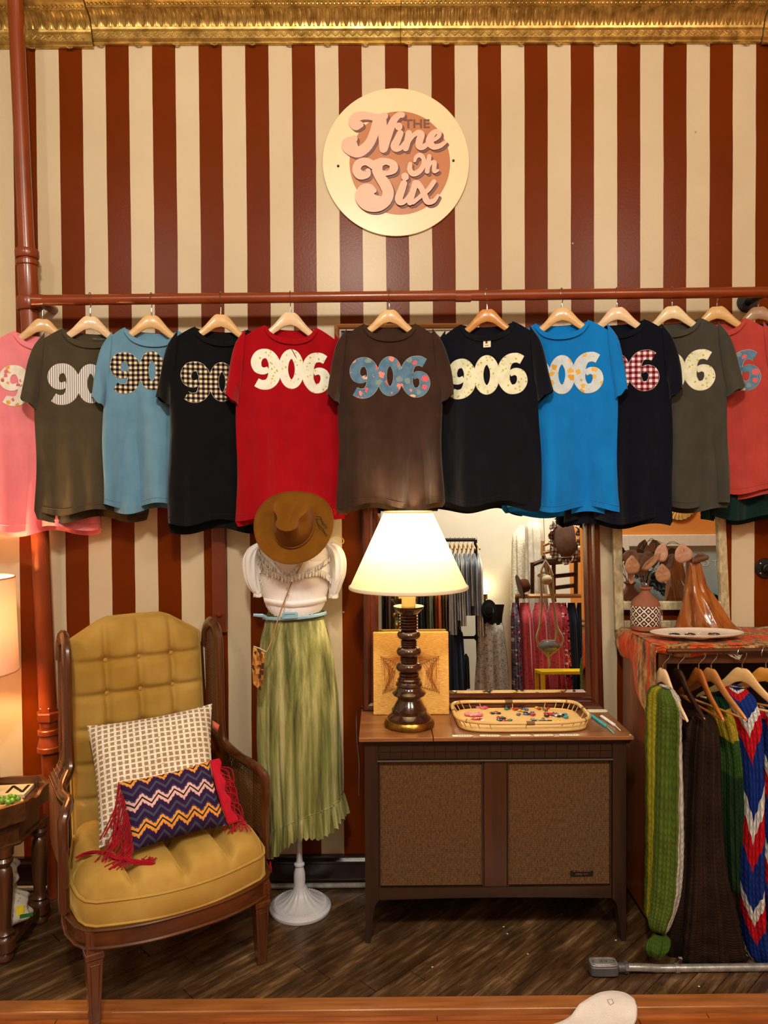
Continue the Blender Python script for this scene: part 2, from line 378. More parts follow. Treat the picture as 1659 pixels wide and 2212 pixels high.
# painted cover panel with bolt
p0, p1 = P(455, 1150-230, -.012), P(490, 1366, -.012)
tw = thing('cover_panel', Vector(((p0.x+p1.x)/2, 0, p1.z)), 'narrow rust-painted cover board bolted to the wall above the armchair', 'panel')
MB().box((p0.x, -.022, p1.z), (p1.x, -.001, p0.z)).build('board', simple('painted_board', (118, 48, 20), (104, 42, 18), .35, coat=.2), tw, smooth=False, world=True, bev=.004)
c_ = P(474, 1327, -.022); MB().add([v+c_ for v in MB().lathe([(.011, 0), (.011, .006), (.006, .009)], 6).v], []) 
bb = MB().lathe([(.012, 0), (.012, .005), (.007, .009)], 6); bb.v = [Vector((v.x, -v.z, v.y))+c_ for v in bb.v]; bb.build('bolt', PIPE, tw, smooth=False, world=True)
# thin steel conduit along the foot of the wall
GALV = simple('galvanised_steel', (176, 176, 172), (130, 130, 128), .32, .55, sc=40)
MBc = MB().tube([(-1.6, -.032, .013), (1.0, -.032, .013)], .0105, 10)
tag(MBc.build('conduit', GALV), 'thin grey steel conduit running along the foot of the baseboard', 'conduit')
# wall paint blemishes: nail heads
for px, py in ((1502, 285), (1237, 526), (742, 1322)):
    c_ = P(px, py, 0); o = MB().sphere((0, 0, 0), .004, 8, 5, (1, .5, 1)).build('nail_head', simple('nail_paint', (190, 170, 130)), None, loc=(c_.x, -.0012, c_.z))
    tag(o, {1502: 'painted-over nail head on a cream stripe, high at the right', 1237: 'painted-over nail head beside a rust stripe, above the blue shirt', 742: 'old nail head on the cream stripe beside the green skirt'}[px], 'nail')
# ============================================================= SIGN
sc_ = 4.608
sgc = P(855.3, 348.4, -.02); k_ = P(856.3, 348.4, -.02).x-sgc.x
def S2(x, y, d=0.0): return Vector(((x-808)/sc_*k_, -.012-d, -(y-868)/sc_*k_*1.0))
tsg = thing('shop_sign', Vector((sgc.x, 0, sgc.z)), 'round cream shop sign with pink retro script lettering, high on the wall', 'sign')
SGN = simple('sign_cream', (236, 214, 170), (230, 206, 160), .35, coat=.3, sc=4, bs=200, bst=.05)
SBR = simple('sign_caramel', (186, 112, 54), (178, 104, 48), .4, sc=5); SPK = simple('sign_pink', (238, 182, 158), (232, 176, 150), .45, sc=5); SDK = simple('sign_plum', (112, 60, 48), (104, 54, 44), .45, sc=5)
rr = 732/sc_*k_
bb = MB().lathe([(rr-.001, 0), (rr, .001), (rr, .010), (rr-.001, .0115)], 96); bb.v = [Vector((v.x, -.0005-v.z, v.y)) for v in bb.v]; bb.build('disc', SGN, tsg, auto=30)
b = MB(); c_ = S2(847, 878, .0006); b.add([c_]+[S2(847+502*cos(i*pi/36), 878+511*sin(i*pi/36), .0006) for i in range(72)], [(0, (i+1) % 72+1, i+1) for i in range(72)]); b.build('caramel_circle', SBR, tsg, smooth=False)
LET = [ # N
 [(455,500,70),(410,505,110),(395,455,115),(450,415,95),(540,415,80),(640,435,80),(700,415,70)],
 [(395,640,70),(345,700,170),(420,770,120),(500,735,110),(560,660,100),(600,560,100),(635,460,100),(700,425,60)],
 [(662,450,110),(672,520,105),(680,600,98),(682,700,88),(682,745,78)],
 [(690,740,80),(715,650,88),(750,550,86),(790,460,78),(840,410,64),(872,408,62)],
 # i
 [(838,520,78),(838,526,78)],[(852,590,70),(820,660,80),(795,715,85),(815,740,74),(860,730,50),(905,670,38)],
 # n
 [(938,590,68),(925,660,72),(905,738,66)],[(925,690,44),(975,620,46),(1030,585,60),(1062,605,72),(1045,660,78),(1040,715,74),(1075,728,60),(1130,690,46)],
 # e
 [(1130,660,50),(1190,655,40),(1235,620,46),(1238,585,50),(1200,578,56),(1160,620,72),(1145,680,84),(1185,725,64),(1250,715,52),(1300,682,36)],
 # O h
 [(995,865,30),(1010,825,40),(1050,808,50),(1085,850,46),(1075,920,52),(1030,975,58),(975,990,60),(945,950,56),(950,895,44)],
 [(1140,820,46),(1130,880,52),(1118,970,50)],[(1130,935,30),(1160,885,34),(1192,880,44),(1188,930,48),(1190,970,42),(1225,960,28)],
 # S
 [(530,960,50),(520,1000,70),(450,1000,100),(415,950,90),(440,890,90),(510,870,80),(590,910,90)],
 [(640,950,70),(640,890,100),(710,870,70),(780,900,80),(780,950,90),(730,985,50),(650,985,70)],
 [(620,890,90),(622,960,110),(660,1040,110),(700,1100,120),(728,1180,120),(700,1260,120),(620,1310,120),(520,1290,140),(460,1215,130),(480,1140,90),(545,1125,70),(590,1160,50)],
 [(500,1210,180),(560,1260,160),(640,1270,120)],
 # i x
 [(898,1020,78),(898,1026,78)],[(885,1090,70),(860,1160,80),(835,1235,84),(850,1275,70),(900,1260,50),(950,1190,36)],
 [(1000,1090,70),(975,1170,64),(945,1280,60)],[(1020,1090,66),(1060,1140,62),(1090,1210,66),(1120,1270,66),(1180,1265,50),(1225,1210,32)],
 [(1185,1075,50),(1130,1150,50),(1050,1220,44),(975,1280,44)],
]
b = MB(); b2 = MB(); b3 = MB()
for i, q in enumerate(LET):
    q = [(x, y, w_*.94) for x, y, w_ in q]
    b.add(*(lambda z: (z.v, z.f))(ribbon(q, lambda x, y, t_: S2(x, y, .004+i*.0004+t_*.0003), 2)))
    for kk in range(3):
        o_ = 8+7*kk; z = ribbon([(x+o_, y+o_*.85, w_) for x, y, w_ in q], lambda x, y, t_: S2(x, y, .0016+i*.00004+kk*.0006+t_*.00003), 2); b2.add(z.v, z.f)
b2.build('letter_shadow', SDK, tsg, smooth=False); b.build('script_lettering', SPK, tsg, smooth=False)
text('THE', .0475, SDK, tsg, S2(1020, 495, .001)+Vector((0, 0, 0)), name='small_lettering', bold=.0012, sx=1.18)
for px, py in ((232, 905), (1382, 856)):
    z = MB().lathe([(.005, 0), (.005, .003), (.003, .005)], 10); z.v = [Vector((v.x, -v.z, v.y))+S2(px, py, 0) for v in z.v]; z.build('screw', BLACK, tsg)
# ============================================================= FABRIC PATTERNS
def gingham(name, dark, lite, per=.0185):
    t = NT(name, .95, spec=.1); a = t.sw(t.x, per, .5); b_ = t.sw(t.z, per, .5)
    mid = tuple(int((p*.62+q*.38)) for p, q in zip(dark, lite)); s_ = t.m2('MULTIPLY', t.m2('ADD', a, b_), .5)
    t.col(t.ramp(s_, [(0, lite), (.3, mid), (.8, dark)], True)); t.bump(t.noise(900, 2), .4, .0006); return t.m
def ticking(name, base, line, per=.0075):
    t = NT(name, .95, spec=.1); t.col(t.mix(t.sw(t.x, per, .34), base, line)); t.bump(t.noise(900, 2), .4, .0006); return t.m
def floral(name, base, base2, spots, scale=55, rad=.33, leaf=None):
    t = NT(name, .95, spec=.1); v = t.mapv((1, .01, 1)); c0 = t.ramp(t.noise(30, 3, v), [(.35, base2), (.6, base)])
    if leaf:
        d2, _ = t.vor(scale*1.6, t.mapv((1, .01, 1), (0, .7, 0))); c0 = t.mix(t.m2('LESS_THAN', t.m2('ADD', d2, t.m2('MULTIPLY', t.noise(260, 2, v), .3)), rad*.95), c0, leaf)
    d, cc = t.vor(scale, v); pt = t.m2('ADD', d, t.m2('MULTIPLY', t.noise(scale*2.2, 5, v, .65), .8))
    sp = t.n.new('ShaderNodeSeparateColor'); t.l.new(cc, sp.inputs[0])
    st = [(i/len(spots), s_) for i, s_ in enumerate(spots)]
    rad += .13
    t.col(t.mix(t.m2('LESS_THAN', pt, rad+.36), c0, t.ramp(sp.outputs[0], st, True))); t.bump(t.noise(900, 2), .4, .0006); return t.m
F_PINKROSE = floral('rose_print', (240, 232, 220), (228, 218, 204), [(214, 120, 130), (226, 170, 80), (200, 90, 110)], 38, .2, (110, 130, 70))
F_YEL = floral('yellow_sprig_print', (238, 238, 226), (228, 230, 214), [(196, 190, 60), (176, 184, 50), (210, 200, 90)], 62, .13)
F_YEL2 = floral('yellow_sprig_print_soft', (232, 232, 206), (214, 216, 184), [(180, 184, 60), (166, 174, 60), (196, 190, 80)], 64, .15)
F_BLUE = floral('blue_rose_print', (96, 132, 160), (78, 112, 140), [(226, 140, 130), (232, 190, 150), (214, 100, 106), (130, 150, 150)], 27, .24, (64, 106, 104))
F_GOLD = floral('gold_rose_print', (206, 218, 224), (188, 204, 214), [(214, 160, 60), (226, 180, 90), (226, 176, 80)], 30, .24, (150, 170, 130))
G_BLK = gingham('black_gingham', (16, 15, 16), (232, 214, 180)); G_RED = gingham('red_gingham', (104, 10, 34), (236, 224, 220), .021)
T_STR = ticking('blue_ticking', (226, 222, 216), (110, 112, 132))
BOW = [(1.0, .37, .23), (.87, .43, .25), (.70, .40, .27), (.585, .26, .31), (.55, .06, .32), (.565, -.16, .30), (.70, -.345, .255), (.90, -.325, .26), (1.0, -.16, .27), (.965, .02, .24), (.83, .085, .19), (.70, .03, .15)]
SIX = [((x-.78)*1.0, y, w_*.92) for x, y, w_ in BOW]
NINE = [(-x, -y, w_) for x, y, w_ in SIX]
ZERO = [(.2*sin(a), .375*cos(a), .225) for a in [2*pi*i/12 for i in range(-1, 15)]]
# ============================================================= HANGERS
HANG_TOP = [(0, 0), (.016, .001), (.028, -.006), (.045, -.026), (.062, -.047), (.085, -.068), (.13, -.100), (.155, -.118), (.170, -.132)]
HANG_BOT = [(0, -.046), (.02, -.051), (.045, -.070), (.07, -.088), (.10, -.106), (.14, -.124), (.155, -.132), (.170, -.139)]
def hanger(loc, mat, label, rz, hook=.040, barwood=True, group='wooden hangers on the clothes rail', ht=True, hx=0.0):
    """origin = top of the arch; hook rises above"""
    h = thing('wooden_hanger', loc, label, 'hanger', rz, group)
    xs = [-.165+.33*i/40 for i in range(41)]; tb = 0.0046
    b = MB(); vs = []
    for x in xs:
        zt, zb_ = piece(abs(x), HANG_TOP), piece(abs(x), HANG_BOT); y0 = .006*0-.02*(x/.2)**2
        for (yy, zz) in ((-tb, zt-.004), (-tb*.4, zt), (tb*.4, zt), (tb, zt-.004), (tb, zb_+.004), (tb*.4, zb_), (-tb*.4, zb_), (-tb, zb_+.004)): vs.append((x, yy+y0*.0, zz))
    n = len(xs); fs = [(i*8+k, i*8+(k+1) % 8, (i+1)*8+(k+1) % 8, (i+1)*8+k) for i in range(n-1) for k in range(8)]+[tuple(range(8))[::-1], tuple((n-1)*8+k for k in range(8))]
    b.add(vs, fs); b.build('hanger_body', mat, h, auto=50)
    if barwood: MB().tube([(-.15, 0, -.131), (.15, 0, -.131)], .0045, 8).build('trouser_bar', mat, h)
    r = .0235; cz_ = hook; pts = [(0, 0, -.005), (0, 0, hook-r-.012)]
    pts += [(r*cos(a)*1.0, 0, cz_+r*sin(a)) for a in [RD(-60)+RD(250)*i/12 for i in range(13)]]
    q = [Matrix.Rotation(RD(78), 3, 'Z') @ Vector(p) for p in pts]
    hk = MB().tube(q, .0016, 6).build('hook', CHROME, h)
    MB().tube([(0, 0, -.002), (0, 0, .012)], .003, 8).build('ferrule', CHROME, h)
    return h
# ============================================================= T-SHIRTS
def tee(px, dz, hem, mat, pm, yawd, label, seed, tw=.19, slv=(1, 1), digz=-.205, digs=('9', '0', '6'), nd=.055, Lback=.02, kink=0, cat='t-shirt', grp='printed t-shirts on the clothes rail', Y=None, hs=1.0, dscale=.152, dtilt=(0, 0, 0)):
    rnd = random.Random(seed); X = P(px, 655, YR).x; zr = rail_z(X)
    Yy = Y if Y is not None else YR
    zap = zr-.042-dz                         # hanger arch top
    z0 = zap-.052                            # neck corner level
    L = z0-P(px, hem, YR).z
    s = thing('t_shirt', (X, Yy, z0), label, cat, RD(yawd), grp)
    nw, hw = .094, tw+.012
    ph = [rnd.uniform(0, 6.28) for _ in range(8)]; fr = [rnd.uniform(10, 15), rnd.uniform(20, 27), rnd.uniform(34, 44)]
    def ztop(x, front):
        ax = abs(x)
        if ax < nw: return -(nd if front else .012)*(1-(ax/nw)**2.2)**.6
        return -.062*((ax-nw)/(tw-nw))**1.25
    def width(v): return tw*(1-.0*v) + (hw-tw)*(1-v)+.004*sin(v*9+ph[0])
    def fold(x, q, front):                   # q 0 top .. 1 hem
        A = .004+.031*q**1.2; k = 1 if front else .8; W = lambda t: sin(t+.55*sin(t))
        return k*A*(W(fr[0]*x*1.6+ph[1]+(.4*q))+.55*W(fr[1]*x*1.6+ph[2]-.6*q)+.3*sin(fr[2]*x+ph[3]))+.003*sin(9*q+6*x+ph[4])
    def surf(u, v, front):
        x = width(v)*u
        zt = ztop(tw*u, front); z = -L+v*(zt+L); 
        if not front: z -= Lback*(1-v)**3
        z += -.012*(1-v)**4*sin(5*u+ph[5])
        q = min(1, max(0, -z/L)); sd = sqrt(max(0, 1-u*u)); 
        neck = .020*(1-min(1, abs(u*tw)/nw)**2) if abs(u*tw) < nw else 0
        d = (.006+.018*sm(0, .5, q))*sd+.002 + (neck if front else neck*.5)*v**6
        y = (-d-fold(x, q, True)*sd**.5*(1-v**4)) if front else (d+.004-fold(x+.1, q, False)*sd**.5*(1-v**4))
        if abs(u) > .999: y = -.003*sin(12*q+ph[6]) 
        return (x, y, z)
    nu, nv = 33, 26; vs = []; fs = []; ring = []
    us = [-cos(pi*i/(nu-1)) *.35 + .65*(-1+2*i/(nu-1)) for i in range(nu)]
    for j in range(nv):
        v = j/(nv-1)
        if j == 0: v = 0
        row = [surf(u, v, True) for u in us]+[surf(u, v, False) for u in us[::-1][1:-1]]; vs += row
    n = 2*nu-2
    fs = [(j*n+i, j*n+(i+1) % n, (j+1)*n+(i+1) % n, (j+1)*n+i) for j in range(nv-1) for i in range(n)]
    tp_ = (nv-1)*n
    for i in range(nu-1):                     # close the shoulders
        xm = tw*(us[i]+us[i+1])/2
        if abs(xm) > nw:
            bi = lambda q: tp_+((n-q) % n if q not in (0, nu-1) else q)
            f = [tp_+i, tp_+i+1, bi(i+1), bi(i)]; f2_ = []
            for k in f:
                if k not in f2_: f2_.append(k)
            if len(f2_) > 2: fs.append(tuple(f2_))
    b = MB().add(vs, fs); b.build('shirt_body', mat, s, auto=80)
    def yfront(x, z):
        u = max(-1, min(1, x/tw)); zt = ztop(x, True); v = (z+L)/(zt+L); return surf(x/width(v), v, True)[1]
    # collar rib
    b = MB(); nn = 24
    for front in (True, False):
        vs = []
        for i in range(nn+1):
            x = -nw*1.04+2.08*nw*i/nn; u = x/tw
            a = surf(max(-1, min(1, u)), 1, front); sg = -1 if front else 1
            for (dz_, dy_) in ((.0015, 0), (.0015, .0025), (-.019, .003), (-.0195, .0)):
                zz = a[2]+dz_; vs.append((x*(1+(-dz_)*1.1), a[1]+sg*(dy_+.0004)-(.004*(-dz_/.02) if front else -.003*(-dz_/.02)), zz))
        b.add(vs, [(i*4+k, i*4+k+1, i*4+k+5, i*4+k+4) for i in range(nn) for k in range(3)])
    b.build('collar', mat, s, auto=60)
    # sleeves
    for side, on in ((-1, slv[0]), (1, slv[1])):
        if not on: continue
        spread = on; sr = rnd.uniform(-.01, .01)
        O = [(tw-.030, -.018), (tw+.006, -.070), (tw+.024*spread, -.130), (tw+.037*spread, -.200), (tw+.046*spread+sr, -.268)]
        I = [(tw-.012, -.225), (tw-.008, -.240), (tw-.004, -.262), (tw-.002, -.285), (tw+.000*spread, -.306)]
        O, I = spl(O, 3), spl(I, 3); vs = []; m_ = 18
        for i, (o_, i_) in enumerate(zip(O, I)):
            t_ = i/(len(O)-1); d = .010+.020*t_
            for k in range(m_):
                a = 2*pi*k/m_; c_ = cos(a); w1 = (1+c_)/2
                x = o_[0]*w1+i_[0]*(1-w1); z = o_[1]*w1+i_[1]*(1-w1)
                y = d*sin(a)*(1+.25*sin(3*a+ph[2])*t_)-.004+.004*sin(7*t_+ph[1])
                z -= .004*sin(4*a+ph[3])*t_*(t_ > .8)
                vs.append((side*x, y, z))
        fs = [(j*m_+i, j*m_+(i+1) % m_, (j+1)*m_+(i+1) % m_, (j+1)*m_+i) for j in range(len(O)-1) for i in range(m_)]
        if side > 0: fs = [f[::-1] for f in fs]
        b = MB().add(vs, fs); b.build('sleeve', mat, s, auto=80)
    # hem stitching ridge
    b = MB()
    for front in (True, False):
        vs = []
        for i in range(41):
            u = -.985+1.97*i/40; sg = -1 if front else 1
            for vv, dd in ((.030, .0004), (.033, .0018), (.036, .0004)):
                q = surf(u, vv, front); vs.append((q[0], q[1]+sg*dd, q[2]))
        b.add(vs, [(i*3+k, i*3+k+1, i*3+k+4, i*3+k+3) for i in range(40) for k in range(2)])
    b.build('hem_stitching', mat, s)
    # number patches
    for ch, cx, dt in zip(('9', '0', '6'), (-.0985, 0, .0985), dtilt):
        if ch not in digs: continue
        pts = {'9': NINE, '0': ZERO, '6': SIX}[ch]
        sc = dscale; jz = rnd.uniform(-.004, .004)
        fn = lambda x, y, t_: ((x*sc+cx), yfront(x*sc+cx, digz+jz+y*sc+dt)-.0022-.0006*t_, digz+jz+y*sc+dt)
        b = ribbon([(x, y, w_) for x, y, w_ in pts], fn, 4, False, 6)
        st = ribbon([(x, y, w_*1.06) for x, y, w_ in pts], lambda x, y, t_: (x*sc+cx, yfront(x*sc+cx, digz+jz+y*sc+dt)-.0012-.0003*t_, digz+jz+y*sc+dt), 4, False, 6)
        tag(b.build('number_patch', pm, s, auto=60), 'fabric figure %s sewn on the chest' % {'9': 'nine', '0': 'zero', '6': 'six'}[ch])
        st.build('patch_edge', EDGE, s)
    return s, zap, X, yfront
EDGE = cloth('thread_edge', (214, 206, 192))
def jersey(name, c, c2):
    t = NT(name, .95, spec=.12); n = t.noise(14, 4); t.col(t.ramp(n, [(.3, c2), (.7, c)])); v = t.mapv((1, 1, .3), (0, RD(6), 0)); w = t.noise(8.5, 3, v, .45)
    t.bump(t.m2('ADD', w, t.m2('MULTIPLY', t.noise(900, 2), .012)), .75, .045); t.b.inputs['Sheen Weight'].default_value = .15; return t.m
TEES = [
 (88, .026, 1142, jersey('pink_cotton', (236, 138, 150), (226, 128, 140)), F_PINKROSE, 20, 'light pink t-shirt with a rose-print 906, cut off by the left edge', 'pale wooden hanger in the light pink t-shirt, first from the left end of the rail', W_BEECH, dict(Y=-.136, slv=(1, .5))),
 (197, .024, 1106, jersey('olive_cotton', (74, 66, 50), (66, 58, 44)), T_STR, 19, 'dark olive t-shirt with a blue ticking-stripe 906', 'pale wooden hanger in the olive t-shirt, beside the pink one', W_PALE, dict(slv=(1.15, .8), Lback=.03, Y=-.160)),
 (327, .020, 1092, jersey('sky_cotton', (104, 148, 176), (94, 138, 166)), G_BLK, 17, 'pale grey-blue t-shirt with a black gingham 906', 'wooden hanger in the pale grey-blue t-shirt', W_BEECH, dict(tw=.172, digz=-.165)),
 (477, .020, 1128, jersey('black_cotton', (13, 13, 17), (9, 9, 12)), G_BLK, 16, 'black t-shirt with a black-and-cream gingham 906, left of the red one', 'wooden hanger in the black t-shirt left of the red one', W_BEECH, dict(digz=-.208, Lback=.035)),
 (627, .016, 1118, jersey('red_cotton', (160, 3, 20), (148, 2, 16)), F_YEL, 13, 'bright red t-shirt with a white sprig-print 906, above the brown hat', 'pinkish pale wooden hanger in the bright red t-shirt', W_PALE, dict(tw=.2, digz=-.168, dtilt=(.004, 0, -.012))),
 (841, .016, 1092, jersey('brown_cotton', (62, 42, 32), (50, 33, 25)), F_BLUE, 0, 'dark brown t-shirt with a blue rose-print 906, above the white lampshade', 'yellowish wooden hanger in the dark brown t-shirt', W_BEECH, dict(tw=.192, slv=(1, 1.25), Y=-.176)),
 (1052, .012, 1088, jersey('navy_cotton', (12, 14, 26), (9, 10, 19)), F_YEL2, -13, 'blue-black t-shirt with a pale sprig-print 906 and a small chest tag', 'orange-toned wooden hanger in the blue-black t-shirt with the chest tag', wood('amber_beech', (214, 150, 74), (186, 122, 52), 'x', .35), dict(slv=(.8, 1.1))),
 (1214, .010, 1100, jersey('azure_cotton', (14, 124, 205), (10, 114, 194)), F_GOLD, -16, 'bright azure blue t-shirt with a gold rose-print 906', 'wooden hanger in the bright azure blue t-shirt', W_BEECH, dict(slv=(.8, .95), digz=-.21, tw=.196)),
 (1333, .010, 1126, jersey('midnight_cotton', (8, 12, 28), (6, 9, 20)), G_RED, -17, 'midnight blue t-shirt with a red gingham 6 showing', 'pinkish pale hanger in the midnight blue t-shirt beside the azure one', W_PALE, dict(slv=(.6, 1.1), digs=('0', '6'))),
 (1452, .008, 1092, jersey('charcoal_cotton', (68, 66, 58), (60, 58, 51)), F_YEL2, -19, 'charcoal grey t-shirt with a sprig-print 6 showing', 'pale wooden hanger in the charcoal grey t-shirt', wood('ivory_beech', (228, 206, 160), (210, 184, 134), 'x', .4), dict(slv=(.6, 1.25), digs=('0', '6'))),
 (1554, .006, 1062, jersey('rust_cotton', (180, 70, 62), (166, 60, 54)), F_BLUE, -20, 'rusty red t-shirt with a blue rose-print 6, cut off at the right', 'wooden hanger in the rusty red t-shirt', wood('honey_beech', (222, 176, 108), (200, 150, 84), 'x', .4), dict(slv=(.5, 1), digs=('0', '6'), Y=-.130)),
 (1650, .004, 1118, jersey('bottle_green_cotton', (12, 44, 40), (9, 36, 34)), F_YEL, -22, 'bottle green t-shirt, only its hem showing below the rusty red one', 'brown wooden hanger at the right edge of the photo', wood('brown_beech', (170, 128, 92), (146, 104, 70), 'x', .4), dict(digs=(), slv=(.4, 1), Y=-.108)),
]
TEE = {}
for i, (px, dz, hem, mt, pm, yw, lab, hl, hm, kw) in enumerate(TEES):
    s, zap, X, yf = tee(px, dz, hem, mt, pm, yw, lab, 40+i, **kw); TEE[px] = (s, yf)
    hook = rail_z(X)+.0205+.003-.0225-zap      # hook centre so it hooks over the rail
    hanger((X, s.location.y, zap), hm, hl, RD(yw), hook=hook)
s, yf = TEE[1052]
MB().box((-.012, yf(0, -.075)-.004, -.098), (.016, yf(0, -.075)-.0025, -.066)).build('chest_tag', CARD, s, smooth=False)
MB().box((-.006, yf(0, -.08)-.0048, -.092), (.008, yf(0, -.08)-.004, -.090)).box((-.004, yf(0, -.08)-.0048, -.084), (.004, yf(0, -.08)-.004, -.074)).build('tag_print', BLACK, s, smooth=False)
s, yf = TEE[197]
text('100% COTTON', .009, simple('grey_print', (120, 116, 104)), s, (.035, .009, -.03), name='neck_print')
s, yf = TEE[627]
MB().add([(-.004, yf(.01, -.1)-.004, -.085), (.002, yf(.01, -.1)-.006, -.092), (.02, yf(.02, -.12)-.006, -.125), (.014, yf(.02, -.12)-.005, -.118)], [(0, 1, 2, 3)]).build('swing_tag', cloth('dark_red_tag', (140, 30, 20)), s, smooth=False, sol=.001)
# ============================================================= CONSOLE
fL, fR = G(788, 2038, 0), G(1354, 2036, 0); YC = (fL.y+fR.y)/2
XA, XB = P(788, 1800, YC).x, P(1354, 1800, YC).x
def cx(px): return P(px, 1800, YC).x
def czz(py): return P(1070, py, YC).z
ZT = P(1070, 1592, YC-.02).z
con = thing('stereo_console', ((XA+XB)/2, YC/2, 0), 'dark walnut stereo console with two woven speaker grilles, standing against the wall', 'cabinet')
DK = wood('console_walnut', (50, 28, 14), (30, 16, 8), 'x', .4, .2); DKZ = wood('console_walnut_upright', (50, 28, 14), (30, 16, 8), 'z', .4, .2)
TOPW = wood('console_lid_walnut', (150, 98, 56), (112, 66, 34), 'x', .33, .35, 20)
YB = -.035
def cb(name, a, b_, mt, bev=.002, smooth=False, **k): return MB().box(a, b_).build(name, mt, con, world=True, smooth=smooth, bev=bev, **k)
xs_ = cx(936)
ovh = .022
cb('lid', (XA-.018, YC-ovh, ZT-.014), (xs_-.0012, YB+.01, ZT), TOPW); cb('lid', (xs_+.0012, YC-ovh, ZT-.014), (XB+.018, YB+.01, ZT), TOPW)
MB().prism([(YC-ovh+.002, ZT-.015), (YC+.004, ZT-.034), (YB, ZT-.034), (YB, ZT-.015)], XB-XA+.02, lambda y, z, t_: (XA-.01+t_, y, z)).build('lid_moulding', DK, con, smooth=False, world=True)
zr0, zr1, zr2, zr3 = czz(1601), czz(1641), czz(1918), czz(1944)
FY = YC+.004
tile = MB().box((0, 0, 0), (1, 1, 1)).mesh('tile', DK, False)
cb('frieze_board', (XA+.02, FY+.006, zr1-.002), (XB-.02, FY+.02, ZT-.030), DK, 0)
x0t, x1t = cx(820), cx(1322); nt_ = 21; tw_ = (x1t-x0t)/nt_; th_ = (ZT-.034-zr1-.002)/2
for i in range(nt_):
    for j in range(2):
        o = link('carved_tile', tile, con); o.location = Vector((x0t+i*tw_+.0008, FY+.001, zr1+.002+j*th_+.0005))-con.location; o.scale = (tw_-.0016, .006, th_-.0016)
MB().tube([(cx(816), FY-.003, zr1-.003), (cx(1324), FY-.003, zr1-.003)], .0045, 8).build('ledge_bead', DK, con, world=True)
cb('side_panel', (XA+.002, FY+.02, zr3), (XA+.022, YB, ZT-.03), DKZ); cb('side_panel', (XB-.022, FY+.02, zr3), (XB-.002, YB, ZT-.03), DKZ)
cb('back_panel', (XA+.02, YB-.01, zr3), (XB-.02, YB, ZT-.03), DK); cb('bottom_panel', (XA+.02, FY+.03, zr3+.004), (XB-.02, YB-.01, zr3+.016), DK)
for sx, xa in ((1, XA), (-1, XB)):
    w0, w1 = abs(cx(818)-cx(788)), .026
    poly = [(0, ZT-.030), (w0, ZT-.030), (w0, zr3-.003), (w0*.80, zr3-.012), (w0*.66, zr3-.03), (w0*.58, zr3-.06), (w1*.66, .0), (0.000, .0)]
    b = MB().prism([(xa+sx*x, z) for x, z in poly], .045, lambda x, z, t_: (x, FY+t_, z)); b.build('front_leg', DKZ, con, smooth=False, world=True, bev=.0015)
    b = MB().prism([(xa+sx*x, z) for x, z in [(0, zr3+.02), (.04, zr3+.02), (.04, zr3), (.03, zr3-.04), (.018, 0), (0, 0)]], .04, lambda x, z, t_: (x, YB-.045+t_, z)); b.build('rear_leg', DKZ, con, smooth=False, world=True)
n_ = 14; poly = [(cx(818), zr2), (cx(818), zr3)]+[(cx(818)+(cx(1322)-cx(818))*i/n_, zr3+.006*sin(pi*i/n_)) for i in range(1, n_)]+[(cx(1322), zr3), (cx(1322), zr2)]
MB().prism(poly, .02, lambda x, z, t_: (x, FY+.001+t_, z)).build('bottom_rail', DK, con, smooth=False, world=True)
cb('centre_stile', (cx(1046), FY+.002, zr2), (cx(1096), FY+.014, zr1-.004), wood('stile_walnut', (74, 38, 16), (54, 26, 10), 'z', .4, .2), .003)
GR = NT('grille_cloth', .85, spec=.2)
cell = .0105; hx = GR.m2('FRACT', GR.m2('DIVIDE', GR.x, cell)); rowp = GR.m2('FLOOR', GR.m2('DIVIDE', GR.z, cell*.8)); par = GR.m2('MODULO', GR.m2('ABSOLUTE', GR.m2('ADD', GR.m2('FLOOR', GR.m2('DIVIDE', GR.x, cell)), rowp)), 2.0)
strand = GR.m2('SINE', GR.m2('MULTIPLY', GR.x, 2*pi/.0035)); cross = GR.m2('SINE', GR.m2('MULTIPLY', GR.z, 2*pi/.0042))
h_ = GR.m2('ADD', GR.m2('MULTIPLY', par, GR.m2('ABSOLUTE', strand)), GR.m2('MULTIPLY', GR.m2('SUBTRACT', 1.0, par), GR.m2('ABSOLUTE', cross)))
nn_ = GR.noise(190, 3, GR.mapv((1, 1, .3))); hh = GR.m2('ADD', GR.m2('MULTIPLY', h_, .6), GR.m2('MULTIPLY', nn_, .75))
GR.col(GR.ramp(hh, [(.25, (24, 13, 6)), (.62, (72, 46, 25)), (1.0, (136, 100, 64))])); GR.bump(h_, .8, .002)
for a_, b_ in ((820, 1044), (1098, 1321)):
    g_ = MB().box((cx(a_), FY+.010, zr2+.004), (cx(b_), FY+.014, zr1-.008)).build('speaker_grille', GR.m, con, smooth=False, world=True)
    for q in ((cx(a_)-.002, zr2, cx(a_)+.003, zr1-.006), (cx(b_)-.003, zr2, cx(b_)+.002, zr1-.006)): cb('grille_moulding', (q[0], FY+.003, q[1]), (q[2], FY+.013, q[3]), DK, 0)
bc = Vector((cx(1258), FY+.007, czz(1893)))
bd = cb('badge', (cx(1234), FY+.006, czz(1898)), (cx(1283), FY+.0095, czz(1886)), BLACK, .001)
CHR = simple('badge_letter', (176, 160, 136), (150, 130, 110), .3, .9)
text('Emerson', .0165, CHR, bd, Vector((cx(1258), FY+.004, czz(1884)))-con.location, name='badge_script', shear=.4, sx=1.05, ext=.001)
text('STEREO  HI-FI', .0072, CHR, bd, Vector((cx(1258), FY+.0055, czz(1893)))-con.location, name='badge_print', ext=.0005)
